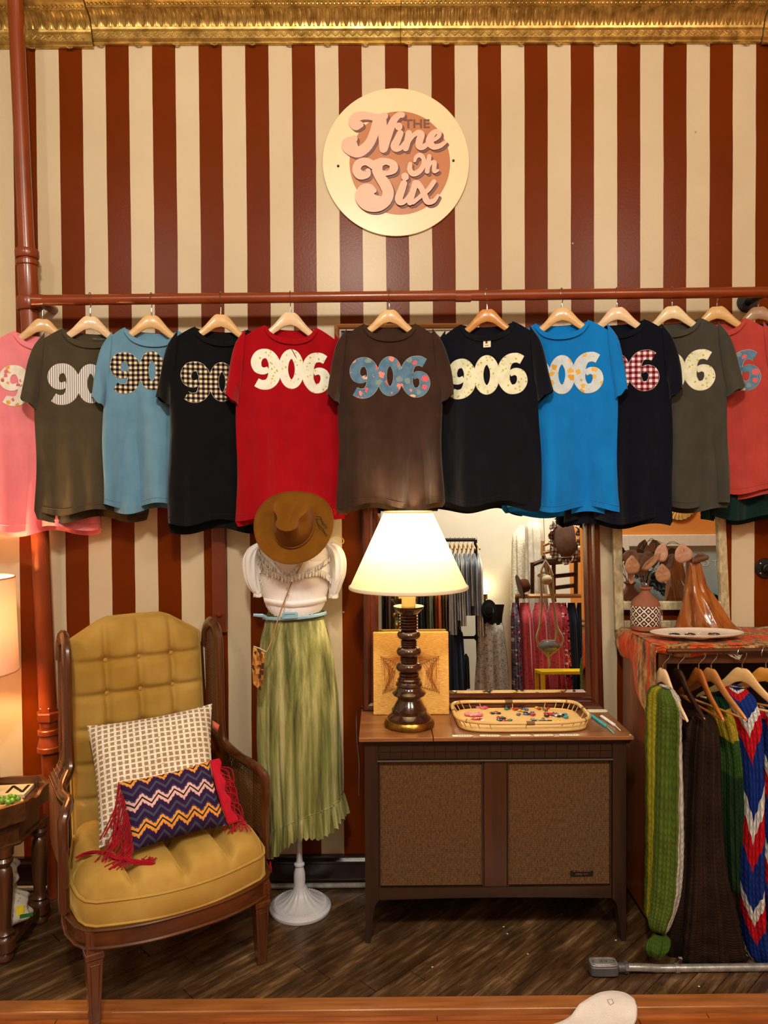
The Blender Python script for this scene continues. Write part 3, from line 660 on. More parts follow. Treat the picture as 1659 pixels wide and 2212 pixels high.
MB().sphere((0, 0, 0), .004, 6, 4, (1.3, 1, .3)).build('sticker_scrap', WHITE, con, loc=Vector((XB+.008, YC-.012, ZT+.001))-con.location)
# ============================================================= WALL MIRROR ON THE CONSOLE
def frame(parent, x0, x1, z0, z1, yb, prof, mats, name='frame_rail'):
    """prof: list of (inset from outer edge, forward) ; four mitred members"""
    for side in range(4):
        vs = []
        for ins, fw in prof:
            a = (x0+ins, x1-ins, z0+ins, z1-ins)
            pa, pb = {0: ((a[0], a[2]), (a[1], a[2])), 1: ((a[1], a[2]), (a[1], a[3])), 2: ((a[1], a[3]), (a[0], a[3])), 3: ((a[0], a[3]), (a[0], a[2]))}[side]
            vs += [(pa[0], yb-fw, pa[1]), (pb[0], yb-fw, pb[1])]
        n = len(prof); fs = [(2*i, 2*i+1, 2*((i+1) % n)+1, 2*((i+1) % n)) for i in range(n)]+[tuple(2*i for i in range(n))[::-1], tuple(2*i+1 for i in range(n))]
        MB().add(vs, fs).build(name, mats[side % 2], parent, world=True, smooth=True, auto=25)
MIRM = NT('mirror_glass', .0, 1.0); MIRM.col((232, 234, 230)); MIRM = MIRM.m
Ym = -.045
x0, x1, z0 = P(784, 1500, -.06).x, P(1297, 1500, -.06).x, ZT+.001; z1 = P(1000, 975, -.06).z
mr = thing('framed_mirror', ((x0+x1)/2, -.03, z0), 'large dark mahogany-framed mirror standing on the console behind the lamp', 'mirror'); mr.location = ((x0+x1)/2, -.0755, z0)
fp = [(0, .002), (0, .034), (.006, .040), (.022, .042), (.030, .036), (.034, .030), (.042, .030), (.050, .034), (.058, .028), (.066, .018), (.066, .002)]
frame(mr, x0, x1, z0, z1, -.040, fp, (W_REDX, W_RED))
gx0, gx1, gz0, gz1 = x0+.062, x1-.062, z0+.062, z1-.062
MB().box((gx0, -.058, gz0), (gx1, -.054, gz1)).build('backing_board', BLACK, mr, world=True, smooth=False)
bv = .014; yg = -.0635
MB().add([(gx0+bv, yg, gz0+bv), (gx1-bv, yg, gz0+bv), (gx1-bv, yg, gz1-bv), (gx0+bv, yg, gz1-bv)], [(0, 1, 2, 3)]).build('mirror_glass', MIRM, mr, world=True, smooth=False, auto=0)
vs = [(gx0+bv, yg, gz0+bv), (gx1-bv, yg, gz0+bv), (gx1-bv, yg, gz1-bv), (gx0+bv, yg, gz1-bv), (gx0, yg+.0035, gz0), (gx1, yg+.0035, gz0), (gx1, yg+.0035, gz1), (gx0, yg+.0035, gz1)]
MB().add(vs, [(4, 5, 1, 0), (5, 6, 2, 1), (6, 7, 3, 2), (7, 4, 0, 3)]).build('bevelled_edge', MIRM, mr, world=True, smooth=False, auto=0)
mr.rotation_euler = (-TILT, 0, 0); mr.location.y = -.105
# framed patchwork behind the brown shirt
x0, x1, z1 = P(722, 700, -.03).x, P(1002, 700, -.03).x, P(860, 698, -.03).z; z0 = z1-.47
fq = thing('framed_patchwork', ((x0+x1)/2, -.005, z0), 'oak-framed quilt patchwork of triangles on the wall behind the brown t-shirt', 'picture')
OAK = wood('oak_frame', (150, 98, 52), (110, 68, 32), 'x', .4)
frame(fq, x0, x1, z0, z1, -.004, [(0, 0), (0, .02), (.006, .024), (.014, .02), (.02, .012), (.026, .012), (.026, 0)], (OAK, OAK))
MB().box((x0+.02, -.008, z0+.02), (x1-.02, -.005, z1-.02)).build('backing', cloth('calico', (214, 204, 186)), fq, world=True, smooth=False)
qc = [cloth('quilt_maroon', (108, 28, 46)), cloth('quilt_slate', (84, 98, 122)), cloth('quilt_cream', (216, 204, 184)), cloth('quilt_tan', (150, 128, 104)), cloth('quilt_navy', (40, 44, 62))]
random.seed(3); s_ = (x1-x0-.052)/5
for i in range(5):
    for j in range(int((z1-z0-.052)/s_)):
        a, b_ = x0+.026+i*s_, z1-.026-(j+1)*s_; g_ = .0007
        cs = [(a+g_, b_+g_), (a+s_-g_, b_+g_), (a+s_-g_, b_+s_-g_), (a+g_, b_+s_-g_)]
        d_ = (i+j) % 2; tr_1, tr_2 = ((0, 1, 2), (0, 2, 3)) if d_ else ((0, 1, 3), (1, 2, 3))
        for t_ in (tr_1, tr_2):
            MB().prism([cs[k] for k in t_], .0016, lambda x, z, q: (x, -.0082-q, z)).build('patch', random.choice(qc), fq, world=True, smooth=False)
# ============================================================= TABLE LAMP
YLp = -.285; LX = P(884, 1550, YLp).x
def lz(py): return P(884, py, YLp).z
k_ = P(885, 1450, YLp).x-P(884, 1450, YLp).x
lamp = thing('table_lamp', (LX, YLp, ZT), 'large table lamp with ringed dark wood column and glowing white cone shade', 'lamp')
LW = wood('lamp_wood', (70, 34, 18), (34, 14, 8), 'z', .16, .7, 10)
def lathe_px(name, pr, mt, parent, n=36, **k): return MB().lathe([(r*k_, lz(y)-ZT) for y, r in pr], n).build(name, mt, parent, **k)
zofs = 1566
MB().lathe([(51*k_, 0), (54*k_, .003), (54.5*k_, .010), (52*k_, .020), (50*k_, .026), (47*k_, .028)], 40).build('brass_foot', BRASS, lamp)
pr = [(1533, 46), (1528, 47), (1524, 43), (1520, 38), (1512, 38), (1508, 34), (1500, 30), (1492, 25), (1486, 26), (1482, 35), (1478, 37), (1475, 34), (1470, 28), (1464, 26), (1461, 29), (1456, 28), (1453, 24), (1449, 26), (1446, 23)]
pr = [(y+18, r) for y, r in pr]
zz = [(47*k_, .0275)]+[(r*k_, lz(y)-ZT-.0) for y, r in pr if lz(y)-ZT > .029]
MB().lathe(zz, 40).build('turned_base', LW, lamp)
def ringcol(y0, y1, r, n, e=2.5):
    out = []
    for i in range(n):
        a = y0+(y1-y0)*i/n; b_ = y0+(y1-y0)*(i+1)/n
        out += [(a, r-e), (a+(b_-a)*.25, r), (a+(b_-a)*.75, r), (b_, r-e)]
    return out
def ball(yc, r, h): return [(yc+h*cos(a), r-12+12*sin(a)) for a in [pi*i/8 for i in range(9)]]
col_ = ringcol(1465, 1452, 22, 2)+ball(1440, 28.5, 11)+ringcol(1428, 1418, 19, 3)+ball(1407, 27, 11)+ringcol(1395, 1382, 18, 3)+ball(1371, 25.5, 10)+ringcol(1360, 1328, 20, 5)+[(1326, 20), (1320, 26), (1315, 31), (1312, 33), (1309, 33), (1309, 28)]
MB().lathe([(r*k_, lz(y)-ZT) for y, r in col_], 36).build('ringed_column', LW, lamp)
q = Vector((-(22)*k_, -.008, lz(1350)-ZT)); MB().tube([q+Vector((.012, .004, 0)), q], .003, 8).sphere(tuple(q-Vector((.005, 0, 0))), .0105, 14, 8, (.8, 1, 1)).build('switch_knob', BRASS, lamp)
CAND = NT('candle_sleeve', .6); CAND.col((238, 214, 140)); CAND.b.inputs['Subsurface Weight'].default_value = .1
MB().lathe([(15*k_, lz(1310)-ZT), (15*k_, lz(1255)-ZT)], 20).build('candle_sleeve', CAND.m, lamp)
def shade_mat(name, c, tr=.55):
    t = NT(name, .8, spec=.1); t.col(c); n = t.n; dif = t.b
    tl = n.new('ShaderNodeBsdfTranslucent'); tl.inputs[0].default_value = lin(c); mx = n.new('ShaderNodeMixShader'); mx.inputs[0].default_value = tr
    t.l.new(dif.outputs[0], mx.inputs[1]); t.l.new(tl.outputs[0], mx.inputs[2]); t.l.new(mx.outputs[0], n['Material Output'].inputs[0]); t.bump(t.noise(400, 2), .15, .0005); return t.m
SH = shade_mat('cream_shade', (240, 228, 196), .42)
zs0, zs1 = lz(1268)-ZT, lz(1106)-ZT
r0, r1 = 127*k_, 52*k_
MB().grid(64, 12, lambda u, v: ((r0+(r1-r0)*v)*cos(2*pi*u), (r0+(r1-r0)*v)*sin(2*pi*u), zs0+(zs1-zs0)*v), cu=True).build('lamp_shade', SH, lamp)
MB().tube([(r0*cos(a), r0*sin(a), zs0) for a in [2*pi*i/64 for i in range(64)]], .0065, 8, True, (.6, 1)).build('shade_trim', shade_mat('trim_tape', (236, 226, 206), .2), lamp)
MB().tube([(r1*cos(a), r1*sin(a), zs1) for a in [2*pi*i/48 for i in range(48)]], .004, 8, True, (.6, 1)).build('shade_trim', shade_mat('trim_tape_top', (236, 220, 170), .3), lamp)
b = MB()
for i in range(3): a = 2*pi*i/3; b.tube([(0, 0, zs1-.02), (r1*cos(a), r1*sin(a), zs1-.002)], .0015, 5)
b.build('shade_spider', BRASS, lamp)
MB().lathe([(.013, lz(1255)-ZT), (.013, lz(1235)-ZT)], 14).build('bulb_socket', BRASS, lamp)
BULB = NT('bulb_glass', .3); BULB.b.inputs['Emission Color'].default_value = (1, .8, .5, 1); BULB.b.inputs['Emission Strength'].default_value = 12
MB().sphere((0, 0, lz(1205)-ZT), .028, 16, 10, (1, 1, 1.25)).build('bulb', BULB.m, lamp)
point('lamp_bulb_light', (LX, YLp, lz(1175)), 8.5, (1, .82, .56), .035)
pts = [(783, 1530, -.06), (776, 1532, -.10), (770, 1545, -.2), (771, 1600, -.25), (778, 1650, -.3), (785, 1690, -.33), (789, 1720, -.35)]
cp = [P(a, b_, c) for a, b_, c in pts]
for p_ in cp[1:]: p_.x = min(p_.x, XA-.022)
tag(MB().tube([tuple(p_) for p_ in spl([tuple(p_) for p_ in cp], 6)], .0022, 6).build('lamp_cord', BLACK), 'thin dark lamp cord looping down the left side of the console', 'cord')
# ============================================================= STRING ART BOARD
x0, x1 = P(807, 1528, -.10).x, P(968, 1528, -.10).x; z1 = P(890, 1362, -.085).z
hb = z1-ZT
sa = thing('string_art_board', ((x0+x1)/2, -.148, ZT+.001), 'burlap string-art square with brass pins leaning on the mirror behind the lamp', 'artwork')
BUR = NT('burlap', .95, spec=.1); bn = BUR.noise(60, 5, BUR.mapv((1, 1, 6))); BUR.col(BUR.ramp(bn, [(.3, (206, 146, 70)), (.7, (236, 192, 112))])); BUR.bump(BUR.noise(500, 2, BUR.mapv((1, 1, 2.5))), .5, .001)
tl = .03
def sap(u, v, d=0): return ((u-.5)*(x1-x0), tl*v-.009-d, v*hb)
b = MB().prism([(0, 0), (1, 0), (1, 1), (0, 1)], 1, lambda u, v, t_: sap(u, v, -.016*t_ if t_ else 0)); b.build('board', BUR.m, sa, smooth=False, bev=.003)
def cq(x, y): return ((x-192)/(652-192), 1-(y-812)/(1283-812))
pin = []
for (a, b_), n in ((((240, 950), (322, 1030)), 7), (((322, 1045), (250, 1155)), 8), (((590, 950), (515, 1030)), 7), (((515, 1045), (590, 1155)), 8), (((240, 950), (340, 990)), 8), (((590, 950), (490, 990)), 8), (((250, 1155), (345, 1125)), 8), (((590, 1155), (490, 1125)), 8), (((340, 990), (415, 900)), 6), (((490, 990), (415, 900)), 6)):
    pin.append([cq(a[0]+(b_[0]-a[0])*i/(n-1), a[1]+(b_[1]-a[1])*i/(n-1)) for i in range(n)])
b = MB()
for l in pin:
    for u, v in l: p = sap(u, v, .006); b.tube([sap(u, v), p], .0009, 5).sphere(p, .0022, 6, 4)
b.build('pins', BRASS, sa)['kind'] = 'stuff'
COP = simple('copper_thread', (190, 100, 40), (160, 80, 30), .5); b = MB()
for A, B in ((pin[0], pin[1]), (pin[2], pin[3]), (pin[4], pin[1]), (pin[5], pin[3]), (pin[0], pin[6]), (pin[2], pin[7]), (pin[4], pin[8]), (pin[5], pin[9]), (pin[0], pin[8]), (pin[2], pin[9]), (pin[6], pin[1]), (pin[7], pin[3])):
    for i in range(len(A)):
        for k in (i, (i*3+2)):
            p, q = A[i], B[k % len(B)]; b.tube([sap(p[0], p[1], .004), sap(q[0], q[1], .004)], .0004, 3)
b.build('threads', COP, sa)['kind'] = 'stuff'
# ============================================================= BAMBOO TRAY WITH EARRINGS
pa, pb = G(1120, 1584, ZT), G(1120, 1533, ZT); tyc = (pa.y+pb.y)/2-.004; hy = (pb.y-pa.y)/2-.010
xa_, xb_ = P(984, 1560, tyc).x, P(1258, 1560, tyc).x; hx_ = (xb_-xa_)/2
tyc = max(tyc, YC+hy+.015) if False else tyc
tray = thing('bamboo_tray', ((xa_+xb_)/2, tyc, ZT+.001), 'oval bamboo tray holding earrings on the right of the console top', 'tray')
BAM = wood('bamboo', (226, 190, 122), (190, 146, 80), 'x', .3, .4); RAT = NT('woven_rattan', .6)
rv = RAT.n.new('ShaderNodeTexChecker'); rv.inputs['Scale'].default_value = 150; RAT.l.new(RAT.o, rv.inputs[0]); RAT.col(RAT.mix(RAT.noise(12, 4), RAT.ramp(rv.outputs['Fac'], [(.3, (206, 166, 100)), (.7, (228, 190, 126))]), (214, 176, 112))); RAT.bump(rv.outputs['Fac'], .4, .0008)
def rr_(k, n=56, e=.42):
    out = []
    for i in range(n):
        a = 2*pi*i/n; c, s = cos(a), sin(a); out.append((hx_*k*abs(c)**e*(1 if c > 0 else -1), hy*k*abs(s)**e*(1 if s > 0 else -1)))
    return out
o_ = rr_(.965); MB().prism(o_, .005, lambda x, y, t_: (x, y, .004+t_)).build('woven_base', RAT.m, tray, smooth=False)
MB().tube([(x, y, .006) for x, y in rr_(.97)], .006, 8, True).build('lower_ring', BAM, tray)
MB().tube([(x, y, .034+.006*abs(x/hx_)**3) for x, y in rr_(1.03)], .0068, 8, True).build('rim', BAM, tray)
A, B = rr_(.97), rr_(1.03)
for i in range(0, 56, 2): MB().tube([(A[i][0], A[i][1], .008), (B[i][0], B[i][1], .032)], .0018, 5).build('rim_post', BAM, tray)
b = MB()
for i in range(0, 56, 7):
    p, q = B[i], B[(i+1) % 56]; q = (p[0]+(q[0]-p[0])*.3, p[1]+(q[1]-p[1])*.3); b.tube([(p[0], p[1], .034+.006*abs(p[0]/hx_)**3), (q[0], q[1], .034+.006*abs(q[0]/hx_)**3)], .0078, 8)
b.build('wrapped_joints', simple('bamboo_node', (120, 84, 40)), tray)
glass = {}
def gm(c):
    if c not in glass:
        t = NT('bead', .12, 0, .6); t.col(t.ramp(t.noise(80, 2), [(.3, tuple(int(q*.8) for q in c)), (.7, c)])); glass[c] = t.m
    return glass[c]
RED, PNK, YLW, TEA, BLU, GRN, WHT, BLK = (190, 30, 36), (232, 120, 150), (226, 190, 60), (60, 150, 160), (60, 110, 180), (50, 120, 80), (232, 228, 216), (30, 28, 34)
ER = [((1043, 1530), (PNK, PNK, (216, 80, 120)), 'pink petal earrings at the back of the bamboo tray', .007), ((1024, 1545), (PNK, (240, 160, 180), PNK), 'large pink earrings at the left of the tray', .009),
 ((1026, 1556), (RED, WHT, (200, 60, 60)), 'red and white earrings at the front left of the tray', .006), ((1072, 1541), (GRN, BLK, (210, 120, 100)), 'dark green and coral bead earrings left of the tray centre', .005),
 ((1108, 1532), (GRN, RED, BLK), 'green, red and black bead earrings at the back centre of the tray', .006), ((1130, 1534), (YLW, BLU, RED), 'yellow, blue and red bead earrings at the tray centre', .006),
 ((1136, 1543), (BLU, RED, BLK), 'blue and red earrings below the yellow ones on the tray', .006), ((1092, 1554), (BLK, GRN, RED), 'black and red bead earrings at the front centre of the tray', .006),
 ((1172, 1532), (RED, YLW, (40, 110, 80)), 'red and yellow earrings at the back right of the tray', .006), ((1192, 1545), (RED, WHT, BLK), 'red and white disc earrings at the right of the tray', .007),
 ((1212, 1547), (TEA, BLK, BLU), 'teal and black drop earrings near the right rim of the tray', .007), ((1168, 1557), (BLK, (150, 150, 140), BLK), 'black hoop earrings at the front of the tray', .006), ((1206, 1560), (YLW, RED, (240, 120, 60)), 'yellow and red earrings at the front right of the tray', .005)]
random.seed(8)
for (px, py), cs, lab, r in ER:
    g_ = G(px, py, ZT+.012); e = thing('earrings', (g_.x, g_.y, ZT+.0105), lab, 'earrings', 0, 'earrings on the bamboo tray')
    r *= 1.5
    for k in range(8):
        a = random.random()*6.28; d_ = random.uniform(.004, .028); c_ = cs[k % 3]
        MB().sphere((d_*cos(a)*1.2, d_*sin(a), r*.45), r*random.uniform(.7, 1.15), 8, 6, (1, 1, .45)).build('bead', gm(c_), e)
    MB().tube([(.012*cos(a), .012*sin(a), .0012) for a in [i*.5 for i in range(12)]], .0007, 5).build('wire', CHROME, e)
ink = simple('ink', (60, 50, 60))
for i, px in enumerate((999, 1058, 1124, 1174, 1229)):
    g_ = G(px, 1586, ZT+.001); g_.y = YC-.010; w_ = .037
    c_ = thing('price_card', (g_.x, g_.y, ZT+.0006), ['first cream price tag from the left along the console front edge', 'second cream price tag along the console front edge', 'middle cream price tag of the five along the console front edge', 'fourth cream price tag along the console front edge', 'last cream price tag on the right of the five along the console edge'][i], 'tag', random.uniform(-.05, .05), 'price tags along the console edge')
    MB().prism([(-w_, -.008), (w_*.7, -.008), (w_, 0), (w_*.7, .010), (-w_, .010)], .0014, lambda x, y, t_: (x, y, t_)).build('card', CARD, c_, smooth=False)
    b = MB(); 
    for k in range(5): b.box((-w_*.5+k*.009, -.001, .0014), (-w_*.5+k*.009+.005, .003, .0017))
    b.build('scribble', ink, c_, smooth=False)
g_ = G(1290, 1536, ZT); c_ = thing('price_card', (g_.x, g_.y, ZT+.0006), 'cream octagonal tag at the back right of the console top', 'tag')
MB().prism([(-.038, -.012), (-.032, -.018), (.032, -.018), (.038, -.012), (.038, .012), (.032, .018), (-.032, .018), (-.038, .012)], .0016, lambda x, y, t_: (x, y, t_)).build('card', CARD, c_, smooth=False)
g_ = G(928, 1532, ZT); MBt = MB().prism([(-.02, -.012), (.012, -.012), (.02, 0), (.012, .012), (-.02, .012)], .0014, lambda x, y, t_: (x, y, t_)).build('price_card', CARD, None, smooth=False, loc=(g_.x+.01, g_.y-.015, ZT+.0006)); MBt.rotation_euler = (0, 0, -.8); tag(MBt, 'small cream tag lying behind the right of the lamp foot', 'tag')
for (a, b_, c0, lab) in (((1276, 1545), (1322, 1578), (60, 176, 184), 'turquoise spiral tassel clip at the right end of the console'), ((1300, 1548), (1338, 1574), (236, 230, 226), 'white spiral tassel clip beside the turquoise one')):
    p, q = G(*a, ZT+.006), G(*b_, ZT+.006); d = q-p; cl = thing('tassel_clip', (p.x, p.y, ZT), lab, 'hair clip'); b = MB(); mt = simple('clip_'+lab[:5], c0, rough=.3)
    for i in range(9):
        t_ = i/9; c_ = Vector((d.x*t_*.8, d.y*t_*.8, .007)); b.sphere(tuple(c_), .0065, 8, 5, (1.1, .7, .9))
    b.build('twisted_bar', mt, cl)
    b = MB(); 
    for i in range(12): b.tube([(d.x*.78, d.y*.78, .007), (d.x*(1+random.uniform(-.06, .05)), d.y*(1+random.uniform(-.12, .12))+random.uniform(-.006, .006), .003)], .0017, 4)
    b.build('tassel', mt, cl)
# ============================================================= DRESS FORM AND ITS CLOTHES
YD = -.175; DX = P(640, 1700, YD).x
def dz_(py, Y=YD): return P(640, py, Y).z
kd = P(641, 1500, YD).x-P(640, 1500, YD).x
def dxp(px, Y=YD): return P(px, 1500, Y).x-DX
BX = dxp(645)
df = thing('dress_form', (DX, YD, 0), 'white-footed dress form wearing the lace blouse and green skirt, between armchair and console', 'mannequin')
IVORY = simple('white_cast_iron', (206, 206, 212), (186, 186, 192), .35, sc=8, bs=50, bst=.15)
def scal(a, r, z): return 1+.035*cos(16*a)*(1 if .03 < r < .085 else 0)
Rb = .118
MB().lathe([(Rb-.002, 0), (Rb, .004), (Rb, .012), (Rb-.004, .016), (Rb-.010, .019), (Rb-.012, .023), (Rb-.020, .026), (Rb-.026, .027), (.078, .032), (.066, .038), (.052, .047), (.040, .058), (.031, .070), (.026, .080), (.024, .086)], 96, (BX, 0, 0), mod=scal).build('cast_base', IVORY, df)
b = MB()
for i in range(64): a = 2*pi*i/64; b.sphere((BX+(Rb-.021)*cos(a), (Rb-.021)*sin(a), .027), .0028, 5, 3)
b.build('beaded_rim', IVORY, df)['kind'] = 'stuff'
zc_ = [(.024, .084), (.021, .092), (.0225, .12), (.0215, .14), (.0165, .160), (.014, .166), (.020, .170), (.020, .176), (.0135, .182), (.0118, .20), (.0118, .62)]
MB().lathe(zc_, 24, (BX*.8, 0, 0)).build('pole', IVORY, df)
SKIN = cloth('form_cover', (206, 172, 128), (196, 162, 118), .1)
zW, zB, zS = dz_(1325), dz_(1235), dz_(1172)
def tors(z):      # half width, half depth
    t = [(zW-.30, .105), (zW-.12, .105), (zW, .088), (zW+.10, .120), (zB, .128), (zS-.055, .125), (zS-.02, .118), (zS, .080), (zS+.015, .045), (zS+.06, .040)]
    return piece(z, t), piece(z, [(zW-.30, .07), (zW-.1, .07), (zW, .066), (zB, .102), (zS-.05, .085), (zS, .06), (zS+.015, .045), (zS+.06, .042)])
zl = [zW-.30+(zS+.06-zW+.30)*i/30 for i in range(31)]
MB().lathe([(1, z) for z in zl], 36).v
def tl(grow, z0, z1, n, nu=60, extra=None, cx_=0):
    b = MB()
    def fn(u, v):
        z = z0+(z1-z0)*v; w_, d_ = tors(z); a = 2*pi*u; w_ += grow; d_ += grow; x, y = w_*cos(a), d_*sin(a)
        if y < 0 and abs(z-zB) < .08: y -= .018*exp(-((z-zB+.01)/.035)**2)*exp(-((abs(x)-.06)/.035)**2)
        if extra: x, y, z = extra(x, y, z, a, v)
        return (x+cx_, y, z)
    return b.grid(nu, n, fn, cu=True)
b = tl(0, zl[0], zl[-1], 34); b.f.append(tuple(range(60))[::-1]); b.f.append(tuple(33*60+i for i in range(60))); b.build('torso', SKIN, df)
MB().lathe([(.038, zS+.055), (.03, zS+.062), (.012, zS+.066), (.010, zS+.075)], 20).build('neck_cap', W_DARK, df)
# blouse
BL = NT('white_gauze', .9, spec=.1); BL.col((252, 250, 250)); BL.bump(BL.noise(70, 5), .35, .003); BL.b.inputs['Subsurface Weight'].default_value = .0; BLM = BL.m
LACE = simple('lace', (252, 248, 242), (224, 214, 202), .9, sc=260, bs=320, bst=.9, bd=.003, spec=.1)
blz = thing('lace_blouse', (DX, YD, zW), 'white puff-sleeved lace blouse with small buttons on the dress form', 'blouse')
def bex(x, y, z, a, v):
    q = .006*sin(9*x/.13+3*v)+.004*sin(31*a)*(.3 if v > .3 else 1); k = 1+q*3*(1-v)
    if v < .12: k *= 1-.08*(.12-v)/.12
    if y < 0: z += -.012*sin(pi*(x+.12)/.24)*(v < .2)*(1-v/.2)
    return x*k, y*k-.000, z
zb1 = dz_(1207)
b = tl(.012, zW+.005, zb1, 26, 90, bex)
b.build('bodice', BLM, blz, world=False, loc=(0, 0, -zW))
def vneck(x): return zb1-.0+(-.062*max(0, 1-abs(x+.02)/.045)) 
b = MB()                                      # yoke from bodice top to shoulders, open V at the front
def yoke(u, v):
    a = 2*pi*u; z0_ = zb1-.004; z1_ = zS+.004; w0, d0 = tors(z0_); w1, d1 = tors(z1_); 
    z = z0_+(z1_-z0_)*v; w_, d_ = tors(z); w_ += .013; d_ += .013; return (w_*cos(a), d_*sin(a), z)
b.grid(72, 8, yoke, cu=True); fs = []
for f in b.f:
    c_ = sum((b.v[i] for i in f), Vector())/4
    if c_.y < 0 and abs(c_.x+.022) < .004+.95*(c_.z-(zb1-.03)): continue
    fs.append(f)
b.f = fs; b.build('lace_yoke', LACE, blz, loc=(0, 0, -zW))
def onfront(x, z, g=.016):
    w_, d_ = tors(z); w_ += g; d_ += g; x2 = max(-.98, min(.98, x/w_)); y = -d_*sqrt(1-x2*x2)
    if abs(z-zB) < .08: y -= .018*exp(-((z-zB+.01)/.035)**2)*exp(-((abs(x)-.06)/.035)**2)
    return Vector((x, y, z))
def fp_(px, py, g=.018): return onfront(dxp(px, YD-.1), dz_(py, YD-.1), g)
def ruffle(pts, w_, parent, mt, name='lace_ruffle', amp=.006, fr=60, off=(0, 0, 0), dn=(0, 0, -1)):
    s_ = spl([tuple(p) for p in pts], 10); b = MB(); n = len(s_); ln = 0; acc = [0]
    for i in range(1, n): ln += (Vector(s_[i])-Vector(s_[i-1])).length; acc.append(ln)
    d0 = Vector(dn)
    def fn(u, v):
        i = min(n-1, int(round(u*(n-1)))); p = Vector(s_[i]); k = v
        return p+d0*w_*k+Vector((.002*sin(acc[i]*fr*9), -amp*k*(1+sin(acc[i]*fr*6.28))-.002, .0015*sin(acc[i]*fr*12)))
    b.grid(n, 5, fn); return b.build(name, mt, parent, sol=.0012)
inv = Vector((0, 0, -zW))
def rf(l, w_=.018): return ruffle([fp_(a, b_)+inv for a, b_ in l], w_*1.35, blz, LACE, amp=.009, fr=75)
rf([(556, 1205), (566, 1222), (582, 1230), (600, 1234), (618, 1241), (626, 1243)]); rf([(626, 1243), (650, 1236), (672, 1232), (690, 1232), (706, 1240), (714, 1252)])
rf([(553, 1186), (562, 1200), (580, 1214), (600, 1228)], .014); rf([(722, 1186), (712, 1206), (696, 1218), (668, 1228)], .014)
rf([(566, 1222), (562, 1240), (566, 1262)], .010); rf([(590, 1205), (604, 1222), (622, 1238)], .006); rf([(658, 1205), (645, 1222), (628, 1238)], .006)
for py in (1254, 1269, 1284):
    c_ = fp_(623, py, .020)+inv; MB().sphere(tuple(c_), .0042, 10, 6, (1, .6, 1)).build('button', simple('pearl_button', (226, 220, 210), rough=.2), blz)
# gathered under-bust band
b = MB(); b.grid(60, 5, lambda u, v: tuple(fp_(568+(704-568)*u, 1300+12*v-8*sin(pi*u)*0+6*abs(2*u-1)*-1, .020+.004*sin(pi*v))+inv)); b.build('waist_band', BLM, blz)
GZ = NT('puff_sleeve', .9, spec=.1); GZ.col((252, 250, 250)); GZ.bump(GZ.noise(40, 5, GZ.mapv((2, 2, .6))), .5, .004)
tl_ = GZ.n.new('ShaderNodeBsdfTransparent'); mx = GZ.n.new('ShaderNodeMixShader'); mx.inputs[0].default_value = .22
GZ.l.new(GZ.b.outputs[0], mx.inputs[1]); GZ.l.new(tl_.outputs[0], mx.inputs[2]); GZ.l.new(mx.outputs[0], GZ.n['Material Output'].inputs[0])
for sd, pts in ((-1, [(566, 1174, .020), (553, 1186, .036), (546, 1206, .042), (546, 1232, .040), (549, 1256, .034), (556, 1274, .026), (561, 1280, .022)]), (1, [(712, 1174, .020), (724, 1186, .036), (731, 1208, .042), (731, 1238, .041), (727, 1262, .034), (724, 1278, .026), (722, 1284, .021)])):
    P_ = [(dxp(a), 0, dz_(b_)-zW, r) for a, b_, r in pts]; s_ = spl(P_, 5)
    b = MB(); n = len(s_)
    def fn(u, v):
        i = min(n-1, int(round(v*(n-1)))); c_ = s_[i]; a = 2*pi*u; k = c_[3]*(1+.07*sin(7*a+4*v)+.05*sin(11*a+sd))
        return (c_[0]+k*cos(a)*.72, c_[1]+k*sin(a)*1.15, c_[2]+.004*sin(5*a))
    b.grid(40, n, fn, cu=True).build('puff_sleeve', GZ.m, blz)
    c_ = s_[-1]; ring = [(c_[0]+c_[3]*.8*cos(2*pi*i/16), c_[1]+c_[3]*sin(2*pi*i/16), c_[2]+.002) for i in range(17)]
    ruffle(ring, .016, blz, LACE, 'cuff_ruffle', amp=.003)
# skirt
SK = NT('green_satin', .42, spec=.5); v = SK.mapv((1, 1, .05)); n1 = SK.noise(26, 6, v, .6); n2 = SK.noise(5, 4, SK.mapv((1, 1, .45)))
SK.col(SK.mix(n2, SK.ramp(n1, [(.36, (52, 56, 18)), (.48, (108, 112, 52)), (.62, (160, 158, 96))]), SK.ramp(n1, [(.36, (86, 88, 42)), (.52, (150, 150, 88)), (.66, (206, 198, 150))]))); SK.bump(SK.noise(60, 6, SK.mapv((1, 1, .14))), 1.0, .012)
SK.b.inputs['Sheen Weight'].default_value = .1
skt = thing('green_skirt', (DX, YD, zW), 'long crinkled olive-green satin skirt with a ruffled hem on the dress form', 'skirt')
def hemz(a): # angle: cos=+1 right
    return dz_(1778, YD-.1)-.062*(-cos(a))*1.0+.010*sin(3*a)
def skw(px0, px1): return (dxp(px1)-dxp(px0))/2, (dxp(px1)+dxp(px0))/2
tabw = [(1312, 583, 693), (1330, 579, 698), (1345, 572, 704), (1380, 563, 714), (1430, 557, 722), (1500, 554, 730), (1600, 554, 734), (1700, 558, 736), (1800, 562, 740)]
